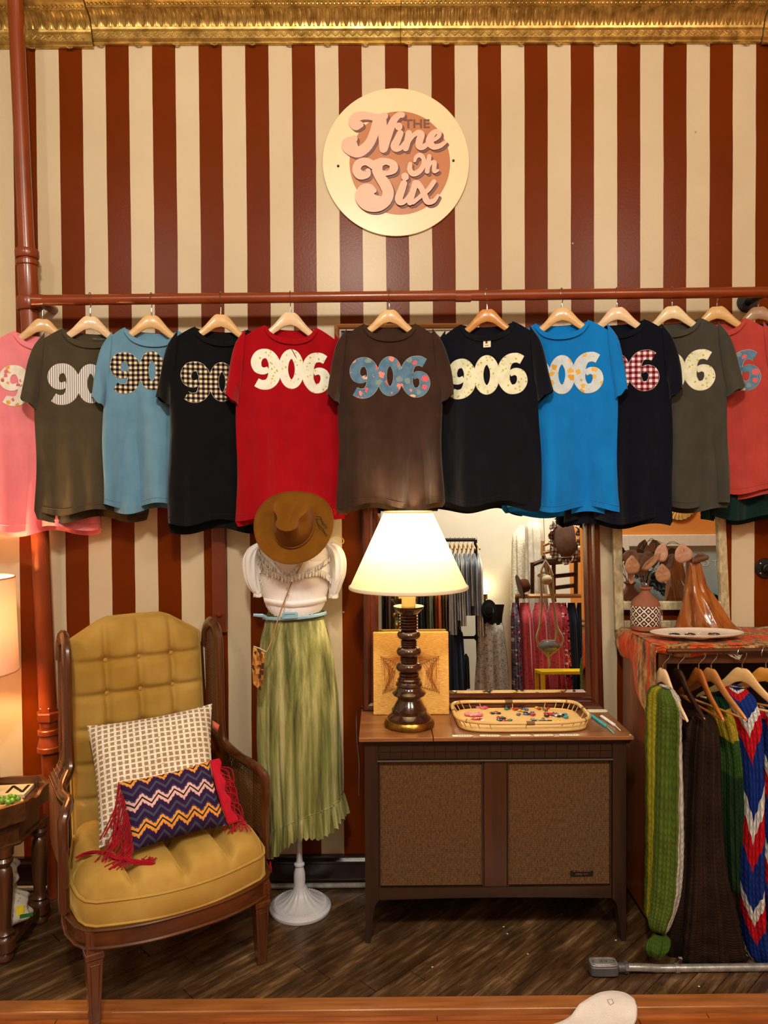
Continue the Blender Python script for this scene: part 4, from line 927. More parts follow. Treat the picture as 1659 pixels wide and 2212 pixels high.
def skirt_pt(a, z, extra=0):
    tz = [(dz_(y), skw(l, r)) for y, l, r in tabw][::-1]
    hw = piece(z, [(q[0], q[1][0]) for q in tz]); c_ = piece(z, [(q[0], q[1][1]) for q in tz]); t_ = max(0, min(1, (zW-.02-z)/.8))
    hd = min(.080+.10*t_, .125); f = .006+.034*t_**.6*(1-.0*t_)
    k = 1-f*.8+f*(sin(17*a+1.3*sin(z*3))+.6*sin(29*a+2*z)+.35*sin(47*a-3*z))*.8
    return Vector((c_+hw*cos(a)*k*(1+extra), hd*sin(a)*k*(1+extra)+.01, z-zW))
zt = dz_(1306)
MB().grid(180, 50, lambda u, v: skirt_pt(2*pi*u, hemz(2*pi*u)+(zt-hemz(2*pi*u))*v), cu=True).build('skirt_panels', SK.m, skt)
def flo(u, v):
    a = 2*pi*u; z = hemz(a)+.006-.085*v*(1+.15*sin(5*a)); p = skirt_pt(a, hemz(a)); k = 1.03+.05*v+.065*v**.6*sin(46*a+2*sin(3*a))+.02*v*sin(83*a)
    return Vector((p.x*k, (p.y-.01)*k+.01, z-zW+.006*sin(46*a)*v))
MB().grid(260, 8, flo, cu=True).build('hem_ruffle', SK.m, skt)
b = MB(); b.grid(90, 3, lambda u, v: skirt_pt(2*pi*u, hemz(2*pi*u)+.004+.006*v, .012+.01*sin(pi*v)), cu=True).build('gathering_seam', SK.m, skt)
b = MB(); b.grid(120, 6, lambda u, v: (lambda p, a: Vector((p.x*(1.03+.012*sin(60*a)), (p.y-.01)*(1.03+.012*sin(60*a))+.01, p.z)))(skirt_pt(2*pi*u, dz_(1310)-(dz_(1310)-dz_(1336))*v), 2*pi*u), cu=True).build('gathered_waistband', simple('waistband', (92, 96, 34), (70, 74, 24), .6, sc=60), skt)
BELT = simple('sky_blue_leather', (150, 192, 212), (138, 180, 202), .35, coat=.3)
blt = thing('blue_belt', (DX, YD, zW), 'pale blue belt with a rounded buckle around the green skirt', 'belt')
def beltp(u, v):
    a = 2*pi*u; yy = 1331-4*cos(a)-(3 if sin(a) < 0 else 0); p = skirt_pt(a, dz_(yy)); q = Vector((p.x, p.y-.01, 0)); q = q*(1+.0105/q.length*1.0+.05)
    return Vector((q.x, q.y+.01, p.z+.0095*(v-.5)*1.4))
MB().grid(80, 4, beltp, cu=True).build('strap', BELT, blt, sol=.003)
p = beltp(.715, .5); q_ = beltp(.60, .5)
MB().tube([q_+Vector((-.0, -.006, .001)), Vector((dxp(572), q_.y+.015, dz_(1327)-zW)), Vector((dxp(552), q_.y+.012, dz_(1325)-zW))], [.008, .0075, .0055], 8, flat=(.35, 1)).build('loose_end', BELT, blt)
c_ = Vector((dxp(627, YD-.1), beltp(.70, .5).y-.008, dz_(1331, YD-.1)-zW))
rrp = lambda w_, h_, n=32: [(w_*abs(cos(a))**.4*(1 if cos(a) > 0 else -1), h_*abs(sin(a))**.4*(1 if sin(a) > 0 else -1)) for a in [2*pi*i/n for i in range(n)]]
MB().prism(rrp(.029, .0135), .007, lambda x, z, t_: (c_.x+x, c_.y-t_+.002, c_.z+z+x*.06)).build('buckle', BELT, blt, bev=.002)
MB().tube([(c_.x+x, c_.y-.007, c_.z+z+x*.06) for x, z in rrp(.021, .0085)], .0018, 6, True).build('buckle_ridge', BELT, blt)
# hat
HAT = simple('camel_felt', (128, 82, 24), (108, 66, 16), .95, sc=10, bs=300, bst=.3, bd=.0008, sheen=.05, spec=.08)
hc = P(636, 1137, -.36); kh = P(637, 1137, -.36).x-hc.x
hat = thing('felt_hat', hc, 'camel felt hat with pinched crown propped on the neck of the dress form', 'hat')
ax = Vector((-.04, -.87, .49)).normalized(); xx = Vector((1, 0, 0)); xx = (xx-ax*xx.dot(ax)).normalized(); yy = ax.cross(xx)      # yy points up the picture
HM = Matrix((xx, yy, ax)).transposed().to_4x4(); HM = Matrix.Translation(hc) @ HM @ Matrix.Rotation(RD(-8), 4, 'Z')
R1 = 86*kh
def brim(u, v):
    a = 2*pi*u; r = (.064+(R1-.064)*v); ex = 1.0 if True else 1
    z = .022*v**2*abs(cos(a))**1.5+.004*sin(3*a)*v-.012*v*v*(sin(a) < 0)*abs(sin(a)); return HM @ Vector((r*cos(a), r*sin(a)*(1.0+.02*v), z))
MB().grid(72, 12, brim, cu=True).build('brim', HAT, hat, world=True, sol=.003)
b = MB(); b.tube([brim(i/72, .985)+ax*.001 for i in range(72)], .0022, 6, True); b.build('brim_edge', HAT, hat, world=True)
def crown(u, v):
    a = 2*pi*u; s_ = sin(v*pi/2); h = .118; rx, ry = .071, .088
    prof = (1-.18*v)*(1-v**7)**.5 if v < 1 else 0
    x, y = rx*cos(a)*prof, ry*sin(a)*prof; z = h*min(1, v*1.12)**.8
    if v > .6: z = h*(.97+.03*(v-.6)/.4)
    # top teardrop dent (wide at the back = top of the picture, pointed at the front)
    wd = .030+.35*(y+.05)*.5; dd = exp(-(x/max(.012, wd*.75))**2)*exp(-((y-.004)/.045)**2)
    z -= .034*dd*sm(.55, .95, v)
    z += .012*sm(-.0, -.06, -y)*0
    # front side pinches
    pn = exp(-((y+.030)/.024)**2)*exp(-((v-.62)/.28)**2)
    x *= 1-.36*pn
    z += -.030*sm(.03, .09, y)*v+.006*sm(-.02, -.07, y)*0
    return HM @ Vector((x, y, max(0, z)))
MB().grid(72, 34, crown, cu=True).build('crown', HAT, hat, world=True)
lth = simple('dark_lace', (40, 34, 30), rough=.6)
MB().tube([HM @ Vector((.0715*cos(a), .0885*sin(a), .008)) for a in [2*pi*i/48 for i in range(48)]], .0035, 6, True).build('hat_band', HAT, hat, world=True)
def hp(px, py, d=.012):
    # point on the plane of the brim
    dd = (P(px, py, -.36)-CAM).normalized(); n_ = ax; o_ = hc+ax*d; t_ = (o_-CAM).dot(n_)/dd.dot(n_); return CAM+dd*t_
for l in ([(682, 1116), (692, 1117), (697, 1128), (704, 1134)], [(683, 1120), (688, 1134), (697, 1142), (701, 1150), (704, 1153)]):
    MB().tube([hp(a, b_, .020 if i < 2 else .022) for i, (a, b_) in enumerate(spl(l, 4))], .0017, 6).build('lace_tie', lth, hat, world=True)
    e_ = hp(*l[-1], .022); b = MB()
    for k in range(5): b.tube([e_, e_+xx*random.uniform(-.006, .006)-yy*random.uniform(.003, .010)], .001, 4)
    b.build('tie_tassel', lth, hat, world=True)
YC_ = simple('yellow_cord', (206, 180, 60))
b = MB().tube(spl([tuple(P(x_, y_, -.17)) for x_, y_ in ((722, 1160), (732, 1158), (742, 1166), (740, 1174), (728, 1166), (722, 1164))], 4), .0016, 5)
b.build('shoulder_cord', YC_, blz, world=True)
# crossbody bag
STR = simple('tan_strap', (176, 138, 84), (150, 112, 62), .6)
bag = thing('crossbody_bag', P(560, 1480, -.26), 'small tortoiseshell-chequered pouch bag hanging by a tan strap over the skirt', 'bag')
TO = NT('tortoise_patchwork', .35, coat=.3); ck = TO.n.new('ShaderNodeTexVoronoi'); ck.feature = 'F1'; ck.distance = 'CHEBYCHEV'; ck.inputs['Scale'].default_value = 85; TO.l.new(TO.mapv((1, .02, .7)), ck.inputs[0])
sp = TO.n.new('ShaderNodeSeparateColor'); TO.l.new(ck.outputs['Color'], sp.inputs[0]); TO.col(TO.ramp(sp.outputs[0], [(0, (60, 28, 10)), (.25, (176, 110, 40)), (.5, (202, 146, 66)), (.7, (104, 56, 20)), (.85, (150, 90, 36))], True)); TO.bump(TO.noise(200, 2), .2)
bp = [(548, 1396), (575, 1408), (572, 1450), (566, 1489), (548, 1476), (545, 1440)]
q = [P(a, b_, -.31) for a, b_ in bp]
MB().prism([(p.x, p.z) for p in q], .020, lambda x, z, t_: (x, -.325+t_+(x-q[0].x)*-.5, z)).build('pouch', TO.m, bag, smooth=False, world=True, bev=.003)
MB().tube([P(548, 1396, -.318), P(562, 1401, -.325), P(575, 1408, -.335)], .0022, 6).build('zip_edge', simple('cream_edge', (214, 196, 156)), bag, world=True)
st = [(574, 1410, -.330), (584, 1392, -.318), (598, 1345, -.305), (614, 1300, -.290), (632, 1255, -.300), (650, 1222, -.290), (654, 1214, -.27)]
MB().tube(spl([tuple(P(a, b_, c)) for a, b_, c in st], 5), .0026, 6).build('strap', STR, bag, world=True)
# ============================================================= ARMCHAIR
fl_, fr_ = G(200, 2206, -.018), G(573, 2092, 0)
O = Vector((-.632, -.672, 0)); O = Vector(((fl_.x+fr_.x)/2, (fl_.y+fr_.y)/2, 0)); CR = RD(31)
chw = wood('chair_walnut', (98, 52, 24), (60, 28, 12), 'z', .25, .5, 12); chx = wood('chair_walnut_rail', (98, 52, 24), (60, 28, 12), 'x', .25, .5, 12)
VEL = NT('gold_velvet', .85, spec=.15); vn = VEL.noise(5, 5); VEL.col(VEL.ramp(vn, [(.3, (162, 124, 50)), (.7, (194, 158, 84))])); VEL.b.inputs['Sheen Weight'].default_value = 1.0; VEL.b.inputs['Sheen Roughness'].default_value = .35; VEL.b.inputs['Sheen Tint'].default_value = lin((235, 205, 120)); VEL.bump(VEL.noise(500, 2), .15, .0005); VEL = VEL.m
ch = thing('armchair', O, 'gold velvet tufted high-back armchair with dark wood frame and cane wings', 'chair', CR)
SH_ = .285   # half distance of the front legs
def hw(y): return piece(y, [(-.07, .24), (0, .298), (.06, .318), (.14, .325), (.30, .305), (.45, .275), (.56, .25)])
def yf_(x): return -.062+.062*(abs(x)/.285)**2.4 if abs(x) < .285 else (abs(x)-.285)*3
outl = [(x, yf_(x)-.012) for x in [-.285+.57*i/20 for i in range(21)]]+[(.312, .03), (.328, .10), (.326, .18), (.306, .32), (.275, .46), (.25, .56), (0, .575), (-.25, .56), (-.275, .46), (-.306, .32), (-.326, .18), (-.328, .10), (-.312, .03)]
zA0, zA1 = .232, .292
def band(o, z0, z1, d0, d1, name, mt):
    n = len(o); cx_, cy_ = 0, .25; vs = []
    for (x, y) in o:
        L_ = math.hypot(x-cx_, y-cy_); ux, uy = (x-cx_)/L_, (y-cy_)/L_
        for dd, zz in ((d0, z0), (d0, z1), (-d1, z1), (-d1, z0)): vs.append((x+ux*dd, y+uy*dd, zz))
    fs = [(i*4+k, ((i+1) % n)*4+k, ((i+1) % n)*4+(k+1) % 4, i*4+(k+1) % 4) for i in range(n) for k in range(4)]
    return MB().add(vs, fs).build(name, mt, ch, auto=40, bev=.002)
band(outl, zA0, zA1, 0, .024, 'seat_apron', chx)
MB().tube([(x*1.008, (y-.25)*1.012+.25, zA0+.006) for x, y in outl], .0055, 6, True).build('apron_bead', chx, ch)
MB().tube([(x*1.004, (y-.25)*1.006+.25, zA1-.002) for x, y in outl], .0045, 6, True).build('apron_moulding', chx, ch)
def legc(x, y, z0, top, w0=.052, w1=.030):
    lw = MB(); t_ = w0/2; b_ = w1/2
    def sec(zz, h, cx2, cy2): return [(cx2-h, cy2-h, zz), (cx2+h, cy2-h, zz), (cx2+h, cy2+h, zz), (cx2-h, cy2+h, zz)]
    vs = []; lv = [(z0, b_*.92), (z0+.022, b_), (z0+.024, b_*1.05), (zA0-.036, t_*.92), (zA0-.030, t_*1.06), (zA0-.016, t_*1.06), (zA0-.012, t_*.98), (top, t_*.98)]
    for zz, h in lv: vs += sec(zz, h, x, y)
    n = len(lv); fs = [(i*4+k, i*4+(k+1) % 4, (i+1)*4+(k+1) % 4, (i+1)*4+k) for i in range(n-1) for k in range(4)]+[(3, 2, 1, 0), tuple((n-1)*4+k for k in range(4))]
    L = MB().add(vs, fs).build('leg', chw, ch, smooth=False, bev=.0015)
    g = MB()       # raised mouldings making the sunk panel
    for (za, ha), (zb2, hb2) in (((z0+.05, b_*1.02), (zA0-.05, t_*.93)),):
        for s_ in (-.55, .55):
            g.tube([(x+s_*ha, y-ha-.0005, za), (x+s_*hb2, y-hb2-.0005, zb2)], .0016, 4); g.tube([(x+ha+.0005, y+s_*ha, za), (x+hb2+.0005, y+s_*hb2, zb2)], .0016, 4)
        g.tube([(x-.55*hb2, y-hb2-.0005, zb2), (x+.55*hb2, y-hb2-.0005, zb2)], .0016, 4)
        g.tube([(x-.5*t_, y-t_-.0, zA0+.008), (x-.5*t_, y-t_, zA1-.012), (x+.5*t_, y-t_, zA1-.012), (x+.5*t_, y-t_, zA0+.008), (x-.5*t_, y-t_, zA0+.008)], .0014, 4)
    g.build('panel_moulding', chw, L)
lf = (fl_-O); half = math.hypot(lf.x, lf.y); 
legc(-.268, .006, -.018, zA1-.003); legc(.268, .006, 0, zA1-.003); legc(-.235, .515, 0, zA1-.003, .046, .03); legc(.235, .515, 0, zA1-.003, .046, .03)
# seat cushion
def cush(s, t_, top=True):
    x = s*.292; y0 = yf_(x)-.004; y1 = .50; y = y0+(y1-y0)*t_
    x = s*(hw(y)-.022)
    e = (1-abs(s)**9)**.5*(1-abs(2*t_-1)**12)**.5
    cl = [-.152, 0, .152]; g = min(abs(x-c) for c in cl); gy = min(abs(y-c) for c in (.19, .36))
    h = .366+.072*e-.040*e*exp(-(g/.017)**2)-.026*e*exp(-(gy/.016)**2)-.010*e*(exp(-((x/.45))**2)*0)
    return Vector((x, y, h))
zc0, zc1 = zA1+.0, .372
b = MB(); N_ = 68
b.grid(N_, N_, lambda u, v: cush(2*u-1, v)); b.build('seat_cushion', VEL, ch, auto=0)
edge = [cush(2*i/40-1, 0) for i in range(41)]+[cush(1, i/24) for i in range(1, 25)]+[cush(1-2*i/30, 1) for i in range(1, 31)]+[cush(-1, 1-i/24) for i in range(1, 24)]
n = len(edge); vs = []
for p in edge:
    d_ = Vector((p.x, p.y-.22, 0)).normalized()
    for k, (zz, o_) in enumerate(((zc0, .004), (zc0+.02, .009), (zc1-.02, .009), (zc1-.002, .004))): vs.append((p.x+d_.x*o_, p.y+d_.y*o_, zz))
MB().add(vs, [(i*4+k, ((i+1) % n)*4+k, ((i+1) % n)*4+k+1, i*4+k+1) for i in range(n) for k in range(3)]).build('boxing_band', VEL, ch)
for zz in (zc0+.004, zc1-.003):
    MB().tube([(p.x+(p.x)*.018, p.y-(.004 if p.y < .1 else 0), zz) for p in edge], .0048, 6, True).build('piping', VEL, ch)
# back
zt0, zt1 = .36, 1.105
def ybk(z): return .50+.10*(z-.36)/.75
def topz(x): return piece(abs(x), [(0, 1.132), (.10, 1.130), (.135, 1.118), (.19, 1.085), (.235, 1.058), (.25, 1.045)])
def bk(s, t_):
    x = .245*s; z = zt0+(topz(x)-zt0)*t_; e = (1-abs(s)**8)**.5*(1-abs(t_)**14)**.5
    g = min(abs(x-c) for c in (-.122, 0, .122)); gz = min(abs(z-c) for c in (.50, .62, .74, .86, .98))
    bt = exp(-(g*g+gz*gz)/.0006)
    h = .066*e-.020*exp(-(g/.012)**2)*e-.016*exp(-(gz/.011)**2)*e-.012*bt*e
    return Vector((x, ybk(z)-.004-h, z))
MB().grid(74, 100, lambda u, v: bk(2*u-1, v)).build('backrest', VEL, ch, auto=0)
vs = []; no = 40
ol = [(-.25, .33)]+[(-.25+.5*i/no, topz(-.25+.5*i/no)+.004) for i in range(no+1)]+[(.25, .33)]
MB().prism(ol, .028, lambda x, z, t_: (x, ybk(z)-.006+t_, z)).build('back_board', VEL, ch, auto=30)
btn = MB().sphere((0, 0, 0), .0085, 10, 6, (1, .5, 1)).mesh('tuft_button', VEL)
for zz in (.62, .74, .86, .98):
    for x in (-.122, 0, .122):
        link('tuft_button', btn, ch, (x, ybk(zz)-.004-.028, zz))
# wings and arms
for sd in (-1, 1):
    def wx(y, z): return sd*((.272 if z > .66 else .272+.050*sm(.66, .58, z))*1.0+.012*sm(.36, .12, y)*(1 if z < .72 else 0))
    path = [(.590, .995), (.575, 1.055), (.530, 1.088), (.475, 1.092), (.432, 1.060), (.415, 1.0), (.410, .90), (.406, .80), (.402, .715), (.386, .655), (.345, .618), (.29, .606), (.22, .612), (.165, .618), (.122, .600), (.108, .555), (.118, .48), (.120, .40), (.118, .30)]
    s_ = spl(path, 5); pts = [Vector((wx(y, z), y, z)) for y, z in s_]
    MB().tube(pts, .019, 10, flat=(.85, 1.15)).build('wing_frame', chw, ch)
    inn = [Vector((p.x-sd*.012, p.y, p.z)) for p in pts]
    c_ = Vector((0, .50, .78)); b = MB().tube([p+(Vector((p.x, min(.56, p.y+.045), p.z-.012 if p.z > 1 else p.z))-p)*.62 for p in inn[6:-2]], .0045, 6); pass
    b = MB(); step = .0115
    def yfront_(z):          # front boundary for height z
        best = .60
        for (y0, z0_), (y1, z1_) in zip(s_, s_[1:]):
            if (z0_-z)*(z1_-z) <= 0 and abs(z1_-z0_) > 1e-6 and y0+(y1-y0)*(z-z0_)/(z1_-z0_) < best+0: best = min(best, y0+(y1-y0)*(z-z0_)/(z1_-z0_))
        return best+.012
    z = .37
    while z < 1.08:
        y0, y1 = yfront_(z), ybk(z)+.01
        if y1 > y0: b.tube([(wx(y0+(y1-y0)*i/4, z), y0+(y1-y0)*i/4, z) for i in range(5)], .0017, 4)
        z += step
    y = .11
    while y < .60:
        zs = [zz for zz in [.36+.01*i for i in range(73)] if yfront_(zz) < y < ybk(zz)+.01]
        if zs:
            zz = [zs[0]+(zs[-1]-zs[0])*i/8 for i in range(9)]; b.tube([(wx(y, q), y, q) for q in (zs if y < .40 else zz)][:(next((i for i in range(1, len(zs)) if zs[i]-zs[i-1] > .015), len(zs)) if y < .40 else 99)], .0017, 4)
            # diagonals
            for dg in (1, -1):
                pl = [(y+dg*k*.012, zs[0]+k*.012) for k in range(80)]; pl = [(a, c) for a, c in pl if .36 < c < 1.08 and yfront_(c) < a < ybk(c)+.01]
                for (a, c), (a2, c2) in zip(pl, pl[1:]):
                    if abs(c2-c) < .013: b.tube([(wx(a, c), a, c), (wx(a2, c2), a2, c2)], .0012, 3)
        y += step
    b.build('cane_panel', wood('cane', (120, 74, 36), (84, 48, 22), 'z', .5), ch)['kind'] = 'stuff'
    MB().tube([(sd*.262, .575, .30), (sd*.262, .60, .70), (sd*.26, .612, 1.0)], .018, 8).build('back_post', chw, ch)
# ============================================================= CUSHIONS
def pillow(name, lab, cat, TL, TR, BL, BR, th, mt, bow=.03, n=40):
    c_ = (TL+TR+BL+BR)/4; t = thing(name, c_, lab, cat); ex = (TR-TL).normalized(); ey = (TL-BL).normalized(); nz = ex.cross(ey).normalized()
    if nz.y > 0: nz = -nz
    W_ = (TR-TL).length; H_ = (TL-BL).length
    def pt(u, v, side):
        p = (TL*(1-u)+TR*u)*v+(BL*(1-u)+BR*u)*(1-v); s, r = 2*u-1, 2*v-1
        p = p-ex*(s*(1-r*r)*bow*.6)-ey*(r*(1-s*s)*bow*.6)
        h = th*(max(0, (1-s**4))*max(0, (1-r**4)))**.6*(1+.05*sin(7*s+3*r)+.04*sin(11*r-4*s))
        return p+nz*h*side
    # material coordinates need the pillow's own frame: build in it
    M_ = Matrix((ex, nz.cross(ex)*-1 if False else ey-ex*ey.dot(ex), nz)); 
    eyo = (ey-ex*ey.dot(ex)).normalized(); R_ = Matrix((ex, -nz, eyo)).transposed(); 
    if R_.determinant() < 0: R_ = Matrix((ex, nz, eyo)).transposed()
    t.rotation_euler = R_.to_euler()
    b = MB(); b.grid(n, n, lambda u, v: pt(u, v, 1)); b2 = MB(); b2.grid(n, n, lambda u, v: pt(u, v, -1))
    b.add(b2.v, [f[::-1] for f in b2.f]); b.build('cover', mt, t, world=True, auto=0)
    return t, pt, ex, ey, nz
PC = NT('woven_check', .95, spec=.1); px_, pz_ = .0205, .0175
gx = PC.sw(PC.x, px_, .38); gz = PC.m2('MULTIPLY', PC.sw(PC.z, pz_, .34), 1.0); nn = PC.noise(260, 3, PC.mapv((.3, 1, 1.6)))
fine = PC.sw(PC.z, .0036, .5); base = PC.mix(fine, (138, 106, 74), (186, 162, 128)); gg = PC.m2('MAXIMUM', gx, gz)
PC.col(PC.mix(PC.m2('MULTIPLY', gg, PC.ramp(nn, [(.3, (120, 120, 120)), (.5, (255, 255, 255))])), base, (244, 238, 224))); PC.bump(PC.m2('ADD', gg, PC.m2('MULTIPLY', nn, .7)), .7, .0025)
p1, pt1, ex, ey, nz = pillow('check_pillow', 'square beige and cream woven-check pillow leaning on the armchair back', 'pillow', P(188, 1568, -.42), P(458, 1520, -.285), P(214, 1832, -.615), P(470, 1760, -.43), .075, PC.m, .02)
e_ = P(462, 1572, -.28); MB().add([P(459, 1556, -.28), P(474, 1566, -.285), P(470, 1583, -.285), P(458, 1572, -.28)], [(0, 1, 2, 3)]).build('fabric_tag', cloth('red_tag', (196, 40, 30), (226, 150, 120)), p1, world=True, sol=.001)
ZG = NT('zigzag_embroidery', .95, spec=.1); tr3 = ZG.tri(ZG.x, .052); u_ = ZG.m2('ADD', ZG.z, ZG.m2('MULTIPLY', tr3, .95)); ser = ZG.m2('MULTIPLY', ZG.tri(ZG.x, .0105), .9)
fr_1 = ZG.m2('FRACT', ZG.m2('DIVIDE', ZG.m2('ADD', u_, .0), .078)); fr_2 = ZG.m2('FRACT', ZG.m2('DIVIDE', ZG.m2('ADD', u_, ser), .078)); fr_3 = ZG.m2('FRACT', ZG.m2('DIVIDE', ZG.m2('SUBTRACT', u_, ser), .078))
NV = (50, 28, 66); GRY = (66, 72, 92); base = ZG.mix(ZG.sw(ZG.m2('ADD', u_, 0.0), .026, .35, .2), NV, GRY)
alt = ZG.sw(ZG.m2('ADD', u_, .0), .156, .5); colr = ZG.mix(alt, (226, 148, 62), (226, 176, 172))
inb = ZG.m2('MULTIPLY', ZG.m2('GREATER_THAN', fr_2, .33), ZG.m2('LESS_THAN', fr_3, .62)); c_ = ZG.mix(inb, base, colr)
ln = ZG.m2('MULTIPLY', ZG.m2('GREATER_THAN', fr_1, .445), ZG.m2('LESS_THAN', fr_1, .525)); c_ = ZG.mix(ln, c_, (30, 44, 40))
ZG.col(c_); ZG.bump(ZG.noise(400, 2, ZG.mapv((1, 1, 2))), .5, .001)
TLz, TRz, BLz, BRz = P(256, 1690, -.575), P(452, 1644, -.42), P(288, 1838, -.665), P(492, 1782, -.485)
p2, pt2, ex, ey, nz = pillow('zigzag_pillow', 'small purple and orange zigzag embroidered pillow with red fringe on the armchair seat', 'pillow', TLz, TRz, BLz, BRz, .045, ZG.m, .012)
CRI = cloth('crimson_yarn', (176, 20, 40), (150, 12, 30)); CRF = cloth('crimson_felt', (196, 28, 52), (176, 20, 42))
b = MB()                                            # red end band at the right
def endb(u, v):
    p = pt2(1, v, 1); q = ex*(.034*u*(1+.15*sin(v*22)))+nz*(.006+.016*sin(pi*min(1, u+.2))*sin(pi*v)); return p+q-nz*0
b.grid(8, 26, endb).build('felt_end', CRF, p2, world=True, sol=.004)
random.seed(21); b = MB()
for i in range(46):
    v = random.random(); p = pt2(0, v, 1)+nz*.004; L_ = random.uniform(.10, .17); dx = random.uniform(-.05, .03)
    mid = p+Vector((-.012+dx*.3, -.010, -L_*.45)); e2 = p+Vector((dx-.02, -.02-random.random()*.03, -L_))
    if e2.z < .435: e2.z = .437; e2.x -= .02*random.random(); e2.y -= .02
    if mid.z < .45: mid.z = .45
    b.tube(spl([tuple(p), tuple(mid), tuple(e2)], 4), .0019, 4)
sw_ = [P(300, 1850, -.70), P(258, 1846, -.68), P(225, 1838, -.64), P(190, 1846, -.62), P(166, 1866, -.63)]
for i in range(14):
    j = [p+Vector((random.uniform(-.006, .006), random.uniform(-.006, .006), random.uniform(0, .008))) for p in sw_]
    for p in j: p.z = max(.428, min(p.z, .448))
    b.tube(spl([tuple(p) for p in j], 4), .0019, 4)
for i in range(14):
    st_ = Vector((TLz.x+.05, BLz.y-.015, .44)); pts = [P(265, 1846, -.69), P(285+random.uniform(-8, 8), 1862+random.uniform(-6, 4), -.70), P(310+random.uniform(-20, 30), 1866+random.uniform(-9, 3), -.70), P(345+random.uniform(-50, 5), 1846+random.uniform(0, 16), -.68)]
    for p in pts: p.z = max(.432, min(p.z, .455))
    b.tube(spl([tuple(p) for p in pts], 4), .0019, 4)
for i in range(44):
    v = random.random(); p = pt2(1, v, 1)+ex*.03; L_ = random.uniform(.03, .16); a = random.uniform(-.3, 1)
    mid = p+ex*.035*(.3+a)+Vector((0, 0, -L_*.3)); e2 = p+ex*.045*a+Vector((.012, -.01, -L_-.0))
    if e2.z < .44: e2.z = .442; e2.y -= .025; e2.x += random.uniform(-.05, .03)
    if mid.z < .445: mid.z = .447
    b.tube(spl([tuple(p), tuple(mid), tuple(e2)], 4), .0019, 4)
b.build('red_fringe', CRI, p2, world=True)['kind'] = 'stuff'
b = MB(); c_ = P(584, 1868, -.40)
for i in range(10): b.tube([c_+Vector((0, 0, .012)), c_+Vector((random.uniform(-.006, .008), random.uniform(-.006, .0), -random.uniform(.010, .028)))], .0014, 4)
b.build('stray_tassel', CRI, p2, world=True)
# ============================================================= END TABLE, LEFT
ez = .492
ET = wood('oak_end_table', (92, 54, 28), (52, 28, 13), 'x', .3, .35, 12); ETZ = wood('oak_end_table_leg', (92, 54, 28), (52, 28, 13), 'z', .3, .35, 12)
xr = P(122, 1700, -.21).x; yf2 = -.555; yb2 = -.20; xl = xr-.60
et = thing('end_table', ((xl+xr)/2, (yf2+yb2)/2, 0), 'dark carved oak end table with raised tray rim and turned legs at the left edge', 'table')
oct_ = [(xl+.09, yf2), (xr-.085, yf2), (xr, yf2+.10), (xr, yb2-.07), (xr-.06, yb2), (xl+.06, yb2), (xl, yb2-.07), (xl, yf2+.10)]
cxm, cym = (xl+xr)/2, (yf2+yb2)/2
def ins(o, k): return [(cxm+(x-cxm)*(1-k/.3), cym+(y-cym)*(1-k/.18)) for x, y in o]
MB().prism(ins(oct_, .008), .016, lambda x, y, t_: (x, y, ez-.016+t_)).build('table_top', ET, et, smooth=False, world=True)
n = 8; vs = []; fs = []
o0, o1 = oct_, ins(oct_, .012)
for i in range(n):         # scalloped gallery rim
    p0_, p1_ = Vector((*oct_[i], 0)), Vector((*oct_[(i+1) % n], 0)); q0, q1 = Vector((*o1[i], 0)), Vector((*o1[(i+1) % n], 0)); b = MB(); L_ = (p1_-p0_).length; vs = []; m_ = 13
    for k in range(m_):
        u = k/(m_-1); hgt = (.030+.022*(abs(2*u-1))**2.2-.006*cos(4*pi*u)) if L_ > .15 else .046
        for base, zz in ((p0_+(p1_-p0_)*u, -.018), (p0_+(p1_-p0_)*u, hgt), (q0+(q1-q0)*u, hgt), (q0+(q1-q0)*u, -.018)): vs.append((base.x, base.y, ez+zz))
    b.add(vs, [(k*4+a, (k+1)*4+a, (k+1)*4+(a+1) % 4, k*4+(a+1) % 4) for k in range(m_-1) for a in range(4)]+[(3, 2, 1, 0), ((m_-1)*4, (m_-1)*4+1, (m_-1)*4+2, (m_-1)*4+3)]); b.build('tray_rim', ET, et, world=True, auto=30)
MB().prism(ins(oct_, .03), .085, lambda x, y, t_: (x, y, ez-.10+t_)).build('apron', ET, et, smooth=False, world=True)
MB().tube([(x, y, ez-.10) for x, y in ins(oct_, .027)], .007, 6, True).build('apron_bead', ET, et, world=True)
tl2 = [(.020, 0), (.026, .008), (.026, .018), (.018, .030), (.030, .036), (.034, .040), (.034, .075), (.026, .080), (.022, .088), (.030, .098), (.022, .108), (.021, .12), (.024, .16), (.027, .22), (.029, .29), (.026, .315), (.018, .325), (.028, .338), (.031, .348), (.024, .358), (.032, .366), (.033, .395)]
for lx, ly in ((xr-.065, yf2+.075), (xr-.05, yb2-.05), (xl+.06, yf2+.075), (xl+.05, yb2-.05)):
    MB().lathe(tl2, 20, (lx, ly, 0)).build('leg', ETZ, et, world=True)
for a, b_ in (((xr-.065, yf2+.075), (xr-.05, yb2-.05)), ((xl+.06, yf2+.075), (xl+.05, yb2-.05)), ((xl+.06, yf2+.075), (xr-.065, yf2+.075)), ((xl+.05, yb2-.05), (xr-.05, yb2-.05))):
    MB().box((min(a[0], b_[0])-.012, min(a[1], b_[1])-.010, .045), (max(a[0], b_[0])+.012, max(a[1], b_[1])+.010, .072)).build('stretcher', ET, et, smooth=False, world=True, bev=.003)
MB().box((xl+.06, yf2+.09, .050), (xr-.065, yb2-.06, .060)).build('lower_shelf', ET, et, smooth=False, world=True)
